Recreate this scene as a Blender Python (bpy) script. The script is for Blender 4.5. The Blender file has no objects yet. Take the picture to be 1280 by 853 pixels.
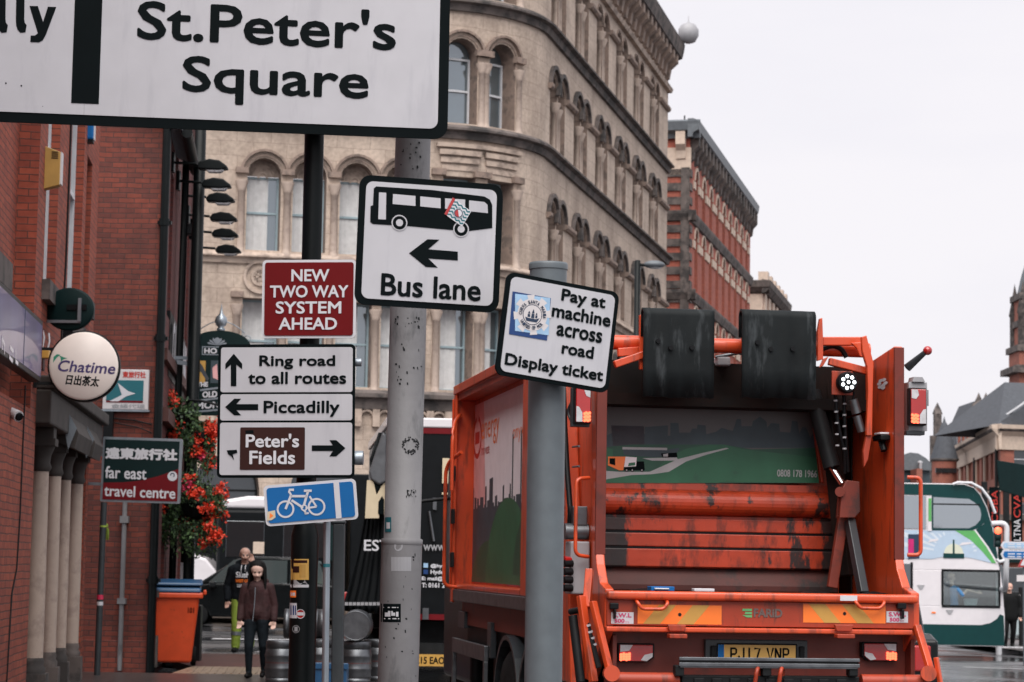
import bpy, bmesh, math, random
import numpy as np
from mathutils import Vector, Matrix
R = math.radians
SC = bpy.context.scene
COL = SC.collection
rnd = random.Random(7)

# ------------------------------------------------------------------ camera, sky, sun, exposure
FPX, CX, CY = 2800.0, 640.0, 426.5          # focal length and centre in photograph pixels (1280 x 853)
CAM = Vector((0, 0, 1.6))
PITCH, ROLL = R(5.62), 0.0165
FWD = Vector((0, math.cos(PITCH), math.sin(PITCH)))
_r0, _u0 = Vector((1, 0, 0)), Vector((0, -math.sin(PITCH), math.cos(PITCH)))
RIGHT = _r0 * math.cos(ROLL) + _u0 * math.sin(ROLL)
UP = _u0 * math.cos(ROLL) - _r0 * math.sin(ROLL)
cd = bpy.data.cameras.new('camera')
cam = bpy.data.objects.new('camera', cd)
COL.objects.link(cam)
cam.matrix_world = Matrix.Translation(CAM) @ Matrix((RIGHT, UP, -FWD)).transposed().to_4x4()
cd.sensor_width = 36.0
cd.lens = 36.0 * FPX / 1280.0
cd.clip_end = 3000
cd.dof.use_dof = True
cd.dof.focus_distance = 11.5
cd.dof.aperture_fstop = 8.0
SC.camera = cam

w = bpy.data.worlds.new('World')
SC.world = w
w.use_nodes = True
nt = w.node_tree
nt.nodes.clear()
SUN_EL, SUN_AZ = R(58), R(-176)             # azimuth measured from +Y towards +X: behind the camera, to the left
sky = nt.nodes.new('ShaderNodeTexSky'); sky.sky_type = 'NISHITA'; sky.sun_disc = False
sky.sun_elevation = SUN_EL; sky.sun_rotation = SUN_AZ; sky.dust_density = 4.0
b1 = nt.nodes.new('ShaderNodeBackground'); b1.inputs[1].default_value = 0.06
nt.links.new(sky.outputs[0], b1.inputs[0])
tc = nt.nodes.new('ShaderNodeTexCoord')
mp = nt.nodes.new('ShaderNodeMapping'); mp.inputs['Scale'].default_value = (2.0, 2.0, 7.0)
nz = nt.nodes.new('ShaderNodeTexNoise'); nz.inputs['Scale'].default_value = 2.2; nz.inputs['Detail'].default_value = 5
cr = nt.nodes.new('ShaderNodeValToRGB')
cr.color_ramp.elements[0].position = 0.3; cr.color_ramp.elements[0].color = (0.83, 0.815, 0.87, 1)
cr.color_ramp.elements[1].position = 0.62; cr.color_ramp.elements[1].color = (0.89, 0.865, 0.90, 1)
b2 = nt.nodes.new('ShaderNodeBackground'); b2.inputs[1].default_value = 0.79
mx = nt.nodes.new('ShaderNodeMixShader'); mx.inputs[0].default_value = 0.93
out = nt.nodes.new('ShaderNodeOutputWorld')
nt.links.new(tc.outputs['Generated'], mp.inputs[0]); nt.links.new(mp.outputs[0], nz.inputs['Vector'])
nt.links.new(nz.outputs['Fac'], cr.inputs[0]); nt.links.new(cr.outputs[0], b2.inputs[0])
nt.links.new(b1.outputs[0], mx.inputs[1]); nt.links.new(b2.outputs[0], mx.inputs[2])
nt.links.new(mx.outputs[0], out.inputs[0])
sl = bpy.data.lights.new('sun', 'SUN'); sl.energy = 3.1; sl.angle = R(60); sl.color = (1.0, 0.96, 0.91)
so = bpy.data.objects.new('sun', sl); COL.objects.link(so)
_sd = Vector((math.sin(SUN_AZ) * math.cos(SUN_EL), math.cos(SUN_AZ) * math.cos(SUN_EL), math.sin(SUN_EL)))
so.rotation_euler = _sd.to_track_quat('Z', 'Y').to_euler()
so.location = _sd * 60
vs = SC.view_settings
vs.view_transform = 'Standard'; vs.look = 'None'; vs.gamma = 1.0; vs.exposure = 0.5; vs.use_curve_mapping = False
SC.cycles.max_bounces = 6
SC.cycles.caustics_reflective = False
SC.cycles.caustics_refractive = False

# ------------------------------------------------------------------ placing things: a pixel of the photo plus a real distance
def ray(px, py):
    return FWD + RIGHT * ((px - CX) / FPX) + UP * ((CY - py) / FPX)
def at(px, py, D):
    r = ray(px, py)
    return CAM + r * (D / r.y)
def vdir(px, py):
    r = ray(px, py); r.z = 0
    return r.normalized()

class Fr:
    """local frame: X right, Y away (into the thing), Z up; yaw > 0 sends the right end away."""
    def __init__(s, o, yaw=0.0, roll=0.0):
        s.M = Matrix.Translation(Vector(o)) @ Matrix.Rotation(yaw, 4, 'Z') @ Matrix.Rotation(roll, 4, 'Y')
        s.I = s.M.inverted()
        s.o = s.I @ CAM
    def _l(s, px, py):
        return s.I.to_3x3() @ ray(px, py)
    def pt(s, px, py, y=0.0):
        d = s._l(px, py); t = (y - s.o.y) / d.y
        p = s.o + d * t
        return p.x, p.z
    def ptx(s, px, py, x):
        d = s._l(px, py); t = (x - s.o.x) / d.x
        p = s.o + d * t
        return p.y, p.z
    def poly(s, pts, y=0.0):
        return [s.pt(a, b, y) for a, b in pts]

# ------------------------------------------------------------------ materials
MATS = {}
def mat(name, col, rough=0.6, metal=0.0, var=0.12, scale=6.0, bump=0.0, bscale=40.0, spec=0.5, emit=None, es=1.0,
        dirt=None, damt=0.0, dscale=3.0, dth=0.55, stretch=(1, 1, 1), coat=0.0, alpha=1.0):
    if name in MATS: return MATS[name]
    if max(col) < .03 and not emit: spec = min(spec, .16); coat *= .4; col = tuple(c * .65 for c in col)
    m = bpy.data.materials.new(name); m.use_nodes = True
    n = m.node_tree; p = n.nodes['Principled BSDF']
    p.inputs['Roughness'].default_value = rough; p.inputs['Metallic'].default_value = metal
    p.inputs['Specular IOR Level'].default_value = spec
    p.inputs['Coat Weight'].default_value = coat
    p.inputs['Alpha'].default_value = alpha
    t = n.nodes.new('ShaderNodeTexCoord')
    a = n.nodes.new('ShaderNodeTexNoise'); a.inputs['Scale'].default_value = scale; a.inputs['Detail'].default_value = 4
    n.links.new(t.outputs['Object'], a.inputs['Vector'])
    r = n.nodes.new('ShaderNodeValToRGB')
    r.color_ramp.elements[0].position = 0.3; r.color_ramp.elements[1].position = 0.7
    r.color_ramp.elements[0].color = tuple(c * (1 - var) for c in col) + (1,)
    r.color_ramp.elements[1].color = tuple(min(1, c * (1 + var)) for c in col) + (1,)
    n.links.new(a.outputs['Fac'], r.inputs[0])
    last = r.outputs[0]
    if dirt is not None:
        mp = n.nodes.new('ShaderNodeMapping'); mp.inputs['Scale'].default_value = stretch
        n.links.new(t.outputs['Object'], mp.inputs[0])
        d = n.nodes.new('ShaderNodeTexNoise'); d.inputs['Scale'].default_value = dscale; d.inputs['Detail'].default_value = 8
        d.inputs['Roughness'].default_value = 0.65
        n.links.new(mp.outputs[0], d.inputs['Vector'])
        q = n.nodes.new('ShaderNodeValToRGB')
        q.color_ramp.elements[0].position = dth - 0.02; q.color_ramp.elements[0].color = (0, 0, 0, 1)
        q.color_ramp.elements[1].position = dth + 0.10; q.color_ramp.elements[1].color = (damt,) * 3 + (1,)
        n.links.new(d.outputs['Fac'], q.inputs[0])
        x = n.nodes.new('ShaderNodeMix'); x.data_type = 'RGBA'
        n.links.new(q.outputs[0], x.inputs['Factor']); n.links.new(last, x.inputs['A'])
        x.inputs['B'].default_value = tuple(dirt) + (1,)
        last = x.outputs['Result']
    n.links.new(last, p.inputs['Base Color'])
    if bump:
        b = n.nodes.new('ShaderNodeTexNoise'); b.inputs['Scale'].default_value = bscale; b.inputs['Detail'].default_value = 6
        n.links.new(t.outputs['Object'], b.inputs['Vector'])
        bp = n.nodes.new('ShaderNodeBump'); bp.inputs['Strength'].default_value = bump; bp.inputs['Distance'].default_value = 0.02
        n.links.new(b.outputs['Fac'], bp.inputs['Height']); n.links.new(bp.outputs[0], p.inputs['Normal'])
    if emit:
        p.inputs['Emission Color'].default_value = tuple(emit) + (1,); p.inputs['Emission Strength'].default_value = es
    MATS[name] = m
    return m

def brickmat(name, c1, c2, mortar, bw=0.225, bh=0.075, ms=0.007, stain=(0.03, 0.025, 0.025), samt=0.5, sscale=0.6, rough=0.85, bump=0.5, bias=0.0):
    m = bpy.data.materials.new(name); m.use_nodes = True
    n = m.node_tree; p = n.nodes['Principled BSDF']; p.inputs['Roughness'].default_value = rough
    uv = n.nodes.new('ShaderNodeUVMap'); uv.uv_map = 'UVMap'
    b = n.nodes.new('ShaderNodeTexBrick')
    b.inputs['Scale'].default_value = 1.0; b.inputs['Brick Width'].default_value = bw; b.inputs['Row Height'].default_value = bh
    b.inputs['Mortar Size'].default_value = ms; b.inputs['Mortar Smooth'].default_value = 0.3; b.inputs['Bias'].default_value = bias
    b.inputs['Color1'].default_value = c1 + (1,); b.inputs['Color2'].default_value = c2 + (1,); b.inputs['Mortar'].default_value = mortar + (1,)
    wn = n.nodes.new('ShaderNodeTexNoise'); wn.inputs['Scale'].default_value = 3.5 / max(bw, .2) * .225; wn.inputs['Detail'].default_value = 3
    n.links.new(uv.outputs[0], wn.inputs['Vector'])
    va = n.nodes.new('ShaderNodeVectorMath'); va.operation = 'MULTIPLY_ADD'; n.links.new(wn.outputs['Color'], va.inputs[0]); va.inputs[1].default_value = (bh * .38, bh * .38, 0); n.links.new(uv.outputs[0], va.inputs[2])
    n.links.new(va.outputs[0], b.inputs['Vector'])
    s = n.nodes.new('ShaderNodeTexNoise'); s.inputs['Scale'].default_value = sscale; s.inputs['Detail'].default_value = 8; s.inputs['Roughness'].default_value = 0.7
    mp = n.nodes.new('ShaderNodeMapping'); mp.inputs['Scale'].default_value = (1.6, 0.7, 1)
    n.links.new(uv.outputs[0], mp.inputs[0]); n.links.new(mp.outputs[0], s.inputs['Vector'])
    q = n.nodes.new('ShaderNodeValToRGB'); q.color_ramp.elements[0].position = 0.42; q.color_ramp.elements[0].color = (0, 0, 0, 1)
    q.color_ramp.elements[1].position = 0.75; q.color_ramp.elements[1].color = (samt,) * 3 + (1,)
    n.links.new(s.outputs['Fac'], q.inputs[0])
    x = n.nodes.new('ShaderNodeMix'); x.data_type = 'RGBA'
    n.links.new(q.outputs[0], x.inputs['Factor']); n.links.new(b.outputs['Color'], x.inputs['A']); x.inputs['B'].default_value = stain + (1,)
    f = n.nodes.new('ShaderNodeTexNoise'); f.inputs['Scale'].default_value = 9; f.inputs['Detail'].default_value = 6
    n.links.new(uv.outputs[0], f.inputs['Vector'])
    y = n.nodes.new('ShaderNodeMix'); y.data_type = 'RGBA'; y.blend_type = 'MULTIPLY'; y.inputs['Factor'].default_value = 0.55
    q2 = n.nodes.new('ShaderNodeValToRGB'); q2.color_ramp.elements[0].position = 0.25; q2.color_ramp.elements[0].color = (.45, .45, .45, 1)
    q2.color_ramp.elements[1].position = 0.7
    n.links.new(f.outputs['Fac'], q2.inputs[0])
    n.links.new(x.outputs['Result'], y.inputs['A']); n.links.new(q2.outputs[0], y.inputs['B'])
    n.links.new(y.outputs['Result'], p.inputs['Base Color'])
    bp = n.nodes.new('ShaderNodeBump'); bp.inputs['Strength'].default_value = bump; bp.inputs['Distance'].default_value = 0.015; bp.invert = True
    n.links.new(b.outputs['Fac'], bp.inputs['Height']); n.links.new(bp.outputs[0], p.inputs['Normal'])
    MATS[name] = m
    return m

def glassmat(name, col, rough=0.04, refl=0.45):
    m = bpy.data.materials.new(name); m.use_nodes = True
    n = m.node_tree; p = n.nodes['Principled BSDF']
    t = n.nodes.new('ShaderNodeTexCoord'); a = n.nodes.new('ShaderNodeTexNoise'); a.inputs['Scale'].default_value = 1.3
    n.links.new(t.outputs['Object'], a.inputs['Vector'])
    r = n.nodes.new('ShaderNodeValToRGB'); r.color_ramp.elements[0].color = tuple(c * .6 for c in col) + (1,); r.color_ramp.elements[1].color = tuple(col) + (1,)
    n.links.new(a.outputs['Fac'], r.inputs[0]); n.links.new(r.outputs[0], p.inputs['Base Color'])
    p.inputs['Roughness'].default_value = 0.3
    g = n.nodes.new('ShaderNodeBsdfGlossy'); g.inputs['Roughness'].default_value = rough; g.inputs['Color'].default_value = (.85, .93, 1, 1)
    x = n.nodes.new('ShaderNodeMixShader'); x.inputs[0].default_value = refl
    o = n.nodes['Material Output']
    n.links.new(p.outputs[0], x.inputs[1]); n.links.new(g.outputs[0], x.inputs[2]); n.links.new(x.outputs[0], o.inputs[0])
    MATS[name] = m
    return m

def clearglass(name, tint=(.75, .85, .85), refl=0.18):
    m = bpy.data.materials.new(name); m.use_nodes = True
    n = m.node_tree; n.nodes.remove(n.nodes['Principled BSDF'])
    t = n.nodes.new('ShaderNodeBsdfTransparent'); t.inputs[0].default_value = tint + (1,)
    g = n.nodes.new('ShaderNodeBsdfGlossy'); g.inputs['Roughness'].default_value = 0.03
    x = n.nodes.new('ShaderNodeMixShader'); x.inputs[0].default_value = refl
    n.links.new(t.outputs[0], x.inputs[1]); n.links.new(g.outputs[0], x.inputs[2]); n.links.new(x.outputs[0], n.nodes['Material Output'].inputs[0])
    MATS[name] = m
    return m

# ------------------------------------------------------------------ mesh builder
_TX = {}
def text_geo(s):
    if s in _TX: return _TX[s]
    cu = bpy.data.curves.new('t', 'FONT'); cu.body = s; cu.size = 1; cu.resolution_u = 3
    o = bpy.data.objects.new('t', cu); COL.objects.link(o)
    bpy.context.view_layer.update()
    me = bpy.data.meshes.new_from_object(o.evaluated_get(bpy.context.evaluated_depsgraph_get()))
    v = np.array([x.co[:2] for x in me.vertices]); f = [tuple(p.vertices) for p in me.polygons]
    bpy.data.objects.remove(o); bpy.data.curves.remove(cu); bpy.data.meshes.remove(me)
    lo, hi = v.min(0), v.max(0)
    _TX[s] = ((v - lo) / (hi - lo), f, (hi - lo))
    return _TX[s]

class MB:
    def __init__(s): s.v = []; s.f = []; s.m = []; s.uv = []; s.sm = []
    def add(s, vs, fs, m=0, uvs=None, smooth=False):
        k = len(s.v); s.v += [Vector(v) for v in vs]
        for i, f in enumerate(fs):
            s.f.append([k + j for j in f]); s.m.append(m); s.uv.append(uvs[i] if uvs else None); s.sm.append(smooth)
        return s
    def box(s, x0, x1, y0, y1, z0, z1, m=0, M=None):
        vs = [(x, y, z) for z in (z0, z1) for y in (y0, y1) for x in (x0, x1)]
        if M is not None: vs = [M @ Vector(v) for v in vs]
        return s.add(vs, [(0, 2, 3, 1), (4, 5, 7, 6), (0, 1, 5, 4), (2, 6, 7, 3), (0, 4, 6, 2), (1, 3, 7, 5)], m)
    def bar(s, a, b, w, h, m=0, up=(0, 0, 1)):
        a, b = Vector(a), Vector(b); d = (b - a).normalized(); u = Vector(up)
        x = d.cross(u)
        if x.length < 1e-4: x = d.cross(Vector((1, 0, 0)))
        x.normalize(); u = x.cross(d)
        vs = [p + x * (i * w / 2) + u * (j * h / 2) for p in (a, b) for i, j in ((-1, -1), (1, -1), (1, 1), (-1, 1))]
        return s.add(vs, [(3, 2, 1, 0), (4, 5, 6, 7), (0, 1, 5, 4), (1, 2, 6, 5), (2, 3, 7, 6), (3, 0, 4, 7)], m)
    def prism(s, poly, y0, y1, m=0, axis='y'):
        """poly in (x,z) extruded along y; axis 'x': poly in (y,z) extruded along x; axis 'z': poly in (x,y) along z."""
        n = len(poly)
        P = {'y': lambda a, b, c: (a, c, b), 'x': lambda a, b, c: (c, a, b), 'z': lambda a, b, c: (a, b, c)}[axis]
        vs = [P(a, b, y0) for a, b in poly] + [P(a, b, y1) for a, b in poly]
        fs = [tuple(range(n))[::-1], tuple(range(n, 2 * n))] + [(i, (i + 1) % n, n + (i + 1) % n, n + i) for i in range(n)]
        return s.add(vs, fs, m)
    def flat(s, poly, y, m=0):
        return s.add([(a, y, b) for a, b in poly], [tuple(range(len(poly)))], m)
    def quad(s, a, b, c, d, m=0, uv=None):
        return s.add([a, b, c, d], [(0, 1, 2, 3)], m, [uv] if uv else None)
    def cyl(s, a, b, r0, r1=None, n=16, m=0, caps=True, smooth=True):
        r1 = r0 if r1 is None else r1
        a, b = Vector(a), Vector(b); d = (b - a).normalized()
        x = d.cross(Vector((0, 0, 1)))
        if x.length < 1e-3: x = Vector((1, 0, 0))
        x.normalize(); y = d.cross(x)
        vs = []
        for p, r in ((a, r0), (b, r1)):
            for i in range(n):
                t = 2 * math.pi * i / n
                vs.append(p + (x * math.cos(t) + y * math.sin(t)) * r)
        L = (b - a).length
        fs = [(i, (i + 1) % n, n + (i + 1) % n, n + i) for i in range(n)]
        uv = [[(2 * math.pi * r0 * i / n, 0), (2 * math.pi * r0 * (i + 1) / n, 0), (2 * math.pi * r0 * (i + 1) / n, L), (2 * math.pi * r0 * i / n, L)] for i in range(n)]
        s.add(vs, fs, m, uv, smooth)
        if caps: s.add(vs, [tuple(range(n))[::-1], tuple(range(n, 2 * n))], m)
        return s
    def tube(s, pts, r, n=10, m=0, closed=False):
        pts = [Vector(p) for p in pts]; rings = []
        N = len(pts)
        for i, p in enumerate(pts):
            d = (pts[(i + 1) % N if closed else min(i + 1, N - 1)] - pts[(i - 1) % N if closed else max(i - 1, 0)]).normalized()
            x = d.cross(Vector((0.13, 0.31, 0.94))); x.normalize(); y = d.cross(x)
            rings.append([p + (x * math.cos(2 * math.pi * k / n) + y * math.sin(2 * math.pi * k / n)) * r for k in range(n)])
        vs = [v for g in rings for v in g]; fs = []
        for i in range(N if closed else N - 1):
            a, b = i * n, ((i + 1) % N) * n
            for k in range(n): fs.append((a + k, a + (k + 1) % n, b + (k + 1) % n, b + k))
        s.add(vs, fs, m, None, True)
        if not closed: s.add(vs, [tuple(range(n))[::-1], tuple(range(len(vs) - n, len(vs)))], m)
        return s
    def lathe(s, prof, c=(0, 0, 0), n=20, m=0, axis='z'):
        c = Vector(c); vs = []
        for r, z in prof:
            for i in range(n):
                t = 2 * math.pi * i / n; a, b = r * math.cos(t), r * math.sin(t)
                vs.append(c + Vector({'z': (a, b, z), 'y': (a, z, b), 'x': (z, a, b)}[axis]))
        fs = []
        for j in range(len(prof) - 1):
            for i in range(n): fs.append((j * n + i, j * n + (i + 1) % n, (j + 1) * n + (i + 1) % n, (j + 1) * n + i))
        s.add(vs, fs, m, None, True)
        if prof[0][0] > 1e-4: s.add(vs[:n], [tuple(range(n))[::-1]], m)
        if prof[-1][0] > 1e-4: s.add(vs[-n:], [tuple(range(n))], m)
        return s
    def ball(s, c, r, n=14, m=0, sc=(1, 1, 1)):
        c = Vector(c); vs = []; fs = []; h = n // 2
        for j in range(h + 1):
            ph = math.pi * j / h
            for i in range(n):
                t = 2 * math.pi * i / n
                vs.append(c + Vector((r * sc[0] * math.sin(ph) * math.cos(t), r * sc[1] * math.sin(ph) * math.sin(t), r * sc[2] * math.cos(ph))))
        for j in range(h):
            for i in range(n): fs.append((j * n + i, j * n + (i + 1) % n, (j + 1) * n + (i + 1) % n, (j + 1) * n + i))
        return s.add(vs, fs, m, None, True)
    def ribbon(s, pts, wd, y, m=0, closed=False):
        """flat stroke in the XZ plane at depth y."""
        n = len(pts); L = []; Rr = []
        for i in range(n):
            a = pts[(i - 1) % n] if closed or i else pts[i]; b = pts[(i + 1) % n] if closed or i < n - 1 else pts[i]
            dx, dz = b[0] - a[0], b[1] - a[1]; l = math.hypot(dx, dz) or 1
            k = wd / 2
            L.append((pts[i][0] - dz / l * k, pts[i][1] + dx / l * k)); Rr.append((pts[i][0] + dz / l * k, pts[i][1] - dx / l * k))
        for i in range(n if closed else n - 1):
            j = (i + 1) % n
            s.flat([L[i], L[j], Rr[j], Rr[i]], y, m)
        return s
    def text(s, t, x0, x1, z0, z1, y, m=0, bold=0.0, fn=None):
        v, f, sz = text_geo(t)
        offs = [(0, 0)]
        if bold: offs += [(bold * a, bold * b) for a, b in ((1, 0), (-1, 0), (0, 1), (0, -1), (.7, .7), (-.7, .7), (.7, -.7), (-.7, -.7))]
        x0 += bold; x1 -= bold; z0 += bold; z1 -= bold
        for i, (ox, oz) in enumerate(offs):
            P = [(x0 + (x1 - x0) * a + ox, y - 0.00015 * i, z0 + (z1 - z0) * b + oz) for a, b in v]
            if fn: P = [fn(*p) for p in P]
            s.add(P, f, m)
        return s
    def build(s, name, mats, parent=None, bevel=0.0, M=None, auto=True, seg=2):
        me = bpy.data.meshes.new(name)
        me.from_pydata([v[:] for v in s.v], [], s.f)
        if not isinstance(mats, (list, tuple)): mats = [mats]
        for k in mats: me.materials.append(k if not isinstance(k, str) else MATS[k])
        me.polygons.foreach_set('material_index', s.m)
        me.polygons.foreach_set('use_smooth', s.sm)
        if auto and s.f:
            bm = bmesh.new(); bm.from_mesh(me); bmesh.ops.recalc_face_normals(bm, faces=bm.faces); bm.to_mesh(me); bm.free()
        ul = me.uv_layers.new(name='UVMap')
        vv = me.vertices
        for p, u in zip(me.polygons, s.uv):
            if u is not None and auto is False:
                for li, q in zip(p.loop_indices, u): ul.data[li].uv = q
                continue
            nn = p.normal; ax, ay, az = abs(nn.x), abs(nn.y), abs(nn.z)
            for li in p.loop_indices:
                co = vv[me.loops[li].vertex_index].co
                ul.data[li].uv = (co.x, co.y) if az > .72 else ((co.y, co.z) if ax > ay else (co.x, co.z))
        me.update()
        o = bpy.data.objects.new(name, me); COL.objects.link(o)
        if parent is not None: o.parent = parent
        elif M is not None: o.matrix_world = M
        if bevel:
            b = o.modifiers.new('bevel', 'BEVEL'); b.width = bevel; b.segments = seg; b.limit_method = 'ANGLE'; b.angle_limit = R(40); b.harden_normals = False
        return o

def tag(o, label=None, cat=None, group=None, kind=None):
    if label: o['label'] = label
    if cat: o['category'] = cat
    if group: o['group'] = group
    if kind: o['kind'] = kind
    return o
def thing(name, label, cat, M=None, group=None):
    o = bpy.data.objects.new(name, None); COL.objects.link(o)
    o.empty_display_size = 0.2
    if M is not None: o.matrix_world = M
    return tag(o, label, cat, group)
def copy_tree(o, parent=None):
    c = o.copy(); COL.objects.link(c); c.parent = parent
    for ch in list(o.children): copy_tree(ch, c)
    return c
def rrect(x0, x1, z0, z1, r, n=5):
    pts = []
    for cx, cz, a0 in ((x1 - r, z1 - r, 0), (x0 + r, z1 - r, 90), (x0 + r, z0 + r, 180), (x1 - r, z0 + r, 270)):
        for i in range(n + 1):
            a = R(a0 + 90 * i / n); pts.append((cx + r * math.cos(a), cz + r * math.sin(a)))
    return pts
def circ(cx, cz, r, n=24, a0=0, a1=360):
    full = abs(a1 - a0) >= 360
    return [(cx + r * math.cos(R(a0 + (a1 - a0) * i / (n if full else n - 1))), cz + r * math.sin(R(a0 + (a1 - a0) * i / (n if full else n - 1)))) for i in range(n)]
def bez(p, n=8):
    """rounded polyline through control points (3-D)."""
    p = [Vector(q) for q in p]; out = [p[0]]
    for i in range(1, len(p) - 1):
        a, b, c = p[i - 1], p[i], p[i + 1]
        r = min((b - a).length, (c - b).length) * .45
        s0 = b + (a - b).normalized() * r; s1 = b + (c - b).normalized() * r
        for k in range(n + 1):
            t = k / n; out.append(s0 * (1 - t) ** 2 + b * 2 * t * (1 - t) + s1 * t * t)
    return out + [p[-1]]
# ------------------------------------------------------------------ the palette
mat('sign_white', (.47, .47, .505), .5, var=.04, dirt=(.38, .38, .42), damt=.5, dscale=3.5, dth=.56, stretch=(2, 1, .35))
mat('sign_black', (.004, .008, .0095), .6, var=.1, spec=.06)
mat('sign_red', (.135, .004, .006), .5, var=.05, spec=.15)
mat('sign_brown', (.036, .012, .010), .5, var=.05, spec=.15)
mat('sign_blue', (.008, .125, .37), .45, var=.06, spec=.2)
mat('deep_blue', (.006, .04, .16), .45, var=.05)
mat('pale_blue', (.30, .47, .66), .45, var=.12, scale=20)
mat('navy', (.012, .03, .07), .5)
mat('letter_white', (.60, .60, .64), .45, var=.03)
mat('letter_cream', (.62, .52, .36), .5, var=.05)
mat('pole_black', (.006, .009, .010), .4, var=.2, bump=.03, spec=.2)
mat('pole_grey', (.105, .125, .14), .42, var=.1, scale=12, dirt=(.5, .52, .54), damt=.9, dscale=22, dth=.72, bump=.03)
mat('column_grey', (.18, .177, .185), .6, var=.14, scale=3, dirt=(.06, .062, .066), damt=.8, dscale=6, dth=.58, stretch=(1, 1, .35), bump=.12, bscale=22)
mat('galv', (.30, .34, .38), .38, metal=.7, var=.15)
mat('post_dark', (.03, .037, .042), .5, var=.2, bump=.05)
mat('steel', (.15, .158, .17), .42, metal=.9, var=.2, scale=9, dirt=(.08, .08, .085), damt=.6, dscale=5, dth=.55)
mat('chrome', (.62, .64, .66), .16, metal=1.0, var=.05)
mat('rubber', (.014, .018, .020), .62, var=.25, scale=4, dirt=(.075, .085, .092), damt=.7, dscale=3.2, dth=.56, stretch=(2.2, 1, .45), bump=.15, bscale=9)
mat('black_plastic', (.012, .013, .015), .4, var=.2)
mat('dark_metal', (.02, .022, .024), .5, var=.3, bump=.06)
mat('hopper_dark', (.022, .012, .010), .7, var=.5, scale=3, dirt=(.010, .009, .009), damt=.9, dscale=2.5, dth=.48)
mat('orange', (.60, .070, .018), .36, var=.10, scale=2.5, dirt=(.16, .035, .018), damt=.7, dscale=4.5, dth=.54, stretch=(2.5, 2.5, .5), coat=.3, bump=.015, bscale=6)
mat('orange_dull', (.36, .042, .015), .45, var=.14, scale=3, dirt=(.09, .028, .018), damt=.75, dscale=4.5, dth=.56, stretch=(2.4, 1, .5), bump=.03, bscale=10)
mat('orange_worn', (.55, .060, .017), .45, var=.18, scale=5, dirt=(.014, .012, .012), damt=.95, dscale=3.4, dth=.53, stretch=(1.1, 1, .8), bump=.12, bscale=12)
mat('dark_red', (.15, .020, .011), .5, var=.2, scale=4, dirt=(.05, .014, .010), damt=.7, dscale=4, dth=.54)
mat('dark_orange', (.17, .024, .012), .5, var=.2, scale=4, dirt=(.03, .012, .010), damt=.85, dscale=5, dth=.52)
mat('lip_red', (.085, .014, .009), .6, var=.3, scale=3, dirt=(.012, .010, .010), damt=.9, dscale=3, dth=.5)
mat('chev_orange', (.95, .21, .03), .35, var=.05)
mat('chev_gold', (.55, .31, .07), .4, var=.08)
mat('plate_yellow', (.68, .40, .10), .4, var=.04)
mat('lens_red', (.38, .012, .012), .12, var=.1, coat=.8)
mat('lens_clear', (.5, .5, .52), .12, var=.15, scale=30, coat=.8)
mat('led_red', (.9, .08, .04), .3, var=0, emit=(1, .12, .05), es=2.2)
mat('led_white', (.9, .95, 1), .3, var=0, emit=(.9, .97, 1), es=2.0)
mat('grey_box', (.32, .32, .34), .5, var=.08)
mat('pink_text', (.55, .06, .16), .5)
mat('logo_green', (.13, .42, .16), .5)
mat('logo_grey', (.14, .10, .09), .5)
mat('tyre', (.014, .015, .016), .8, var=.2, bump=.1)
mat('rim', (.10, .10, .11), .5, metal=.3, var=.2)
mat('mudguard', (.026, .031, .036), .38, var=.2)
mat('art_sky_shaded', (.10, .098, .10), .45, var=.12, scale=3)  # printed sky darkened: shade under the flaps is put into its colour
mat('art_city', (.040, .065, .080), .5, var=.15)
mat('art_green', (.024, .13, .065), .45, var=.14, scale=4, dirt=(.02, .05, .04), damt=.6, dscale=5, dth=.6)
mat('art_green_dark', (.018, .085, .05), .45, var=.12)
mat('art_olive', (.11, .16, .045), .45, var=.15)
mat('art_road', (.42, .43, .44), .5, var=.1)
mat('art_white', (.88, .84, .88), .4, var=.06)
mat('art_pink', (.80, .42, .42), .4, var=.1)
mat('stone', (.56, .45, .37), .85, var=.1)
mat('stone_carved', (.44, .35, .29), .85, var=.15, scale=3, dirt=(.15, .115, .10), damt=.7, dscale=2.2, dth=.5, bump=.25, bscale=8)
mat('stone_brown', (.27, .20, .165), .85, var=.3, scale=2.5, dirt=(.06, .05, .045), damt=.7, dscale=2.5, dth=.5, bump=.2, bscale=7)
mat('soot_dark', (.045, .038, .035), .8, var=.3, scale=3, bump=.1, bscale=9)
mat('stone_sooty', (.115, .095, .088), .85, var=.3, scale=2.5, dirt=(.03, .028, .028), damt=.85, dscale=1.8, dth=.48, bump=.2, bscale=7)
mat('stone_shaft', (.44, .35, .295), .75, var=.12, scale=3, dirt=(.2, .15, .13), damt=.5, dscale=3, dth=.52)
mat('frame_teal', (.30, .40, .44), .5, var=.08)
mat('frame_white', (.62, .63, .66), .5, var=.06)
mat('curtain', (.62, .62, .62), .8, var=.1)
mat('slate', (.06, .066, .078), .8, var=.15, scale=4, bump=.1)
mat('lead', (.11, .125, .14), .5, var=.15)
mat('asphalt', (.045, .046, .05), .4, var=.25)
mat('paint_white', (.62, .62, .64), .55, var=.12, scale=8, dirt=(.12, .12, .125), damt=.8, dscale=7, dth=.52)
mat('kerb', (.16, .155, .155), .6, var=.2, bump=.1)
mat('bus_white', (.70, .67, .70), .28, var=.03, coat=.4)
mat('bus_teal', (.003, .040, .041), .35, var=.06, spec=.25)
mat('bus_green', (.10, .38, .11), .3, var=.06)
mat('bus_sky', (.42, .53, .66), .35, var=.04)
mat('bus_ray', (.58, .65, .73), .35, var=.03)
mat('bus_cream', (.62, .64, .52), .4, var=.03)
mat('magenta', (.50, .012, .14), .4)
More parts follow.
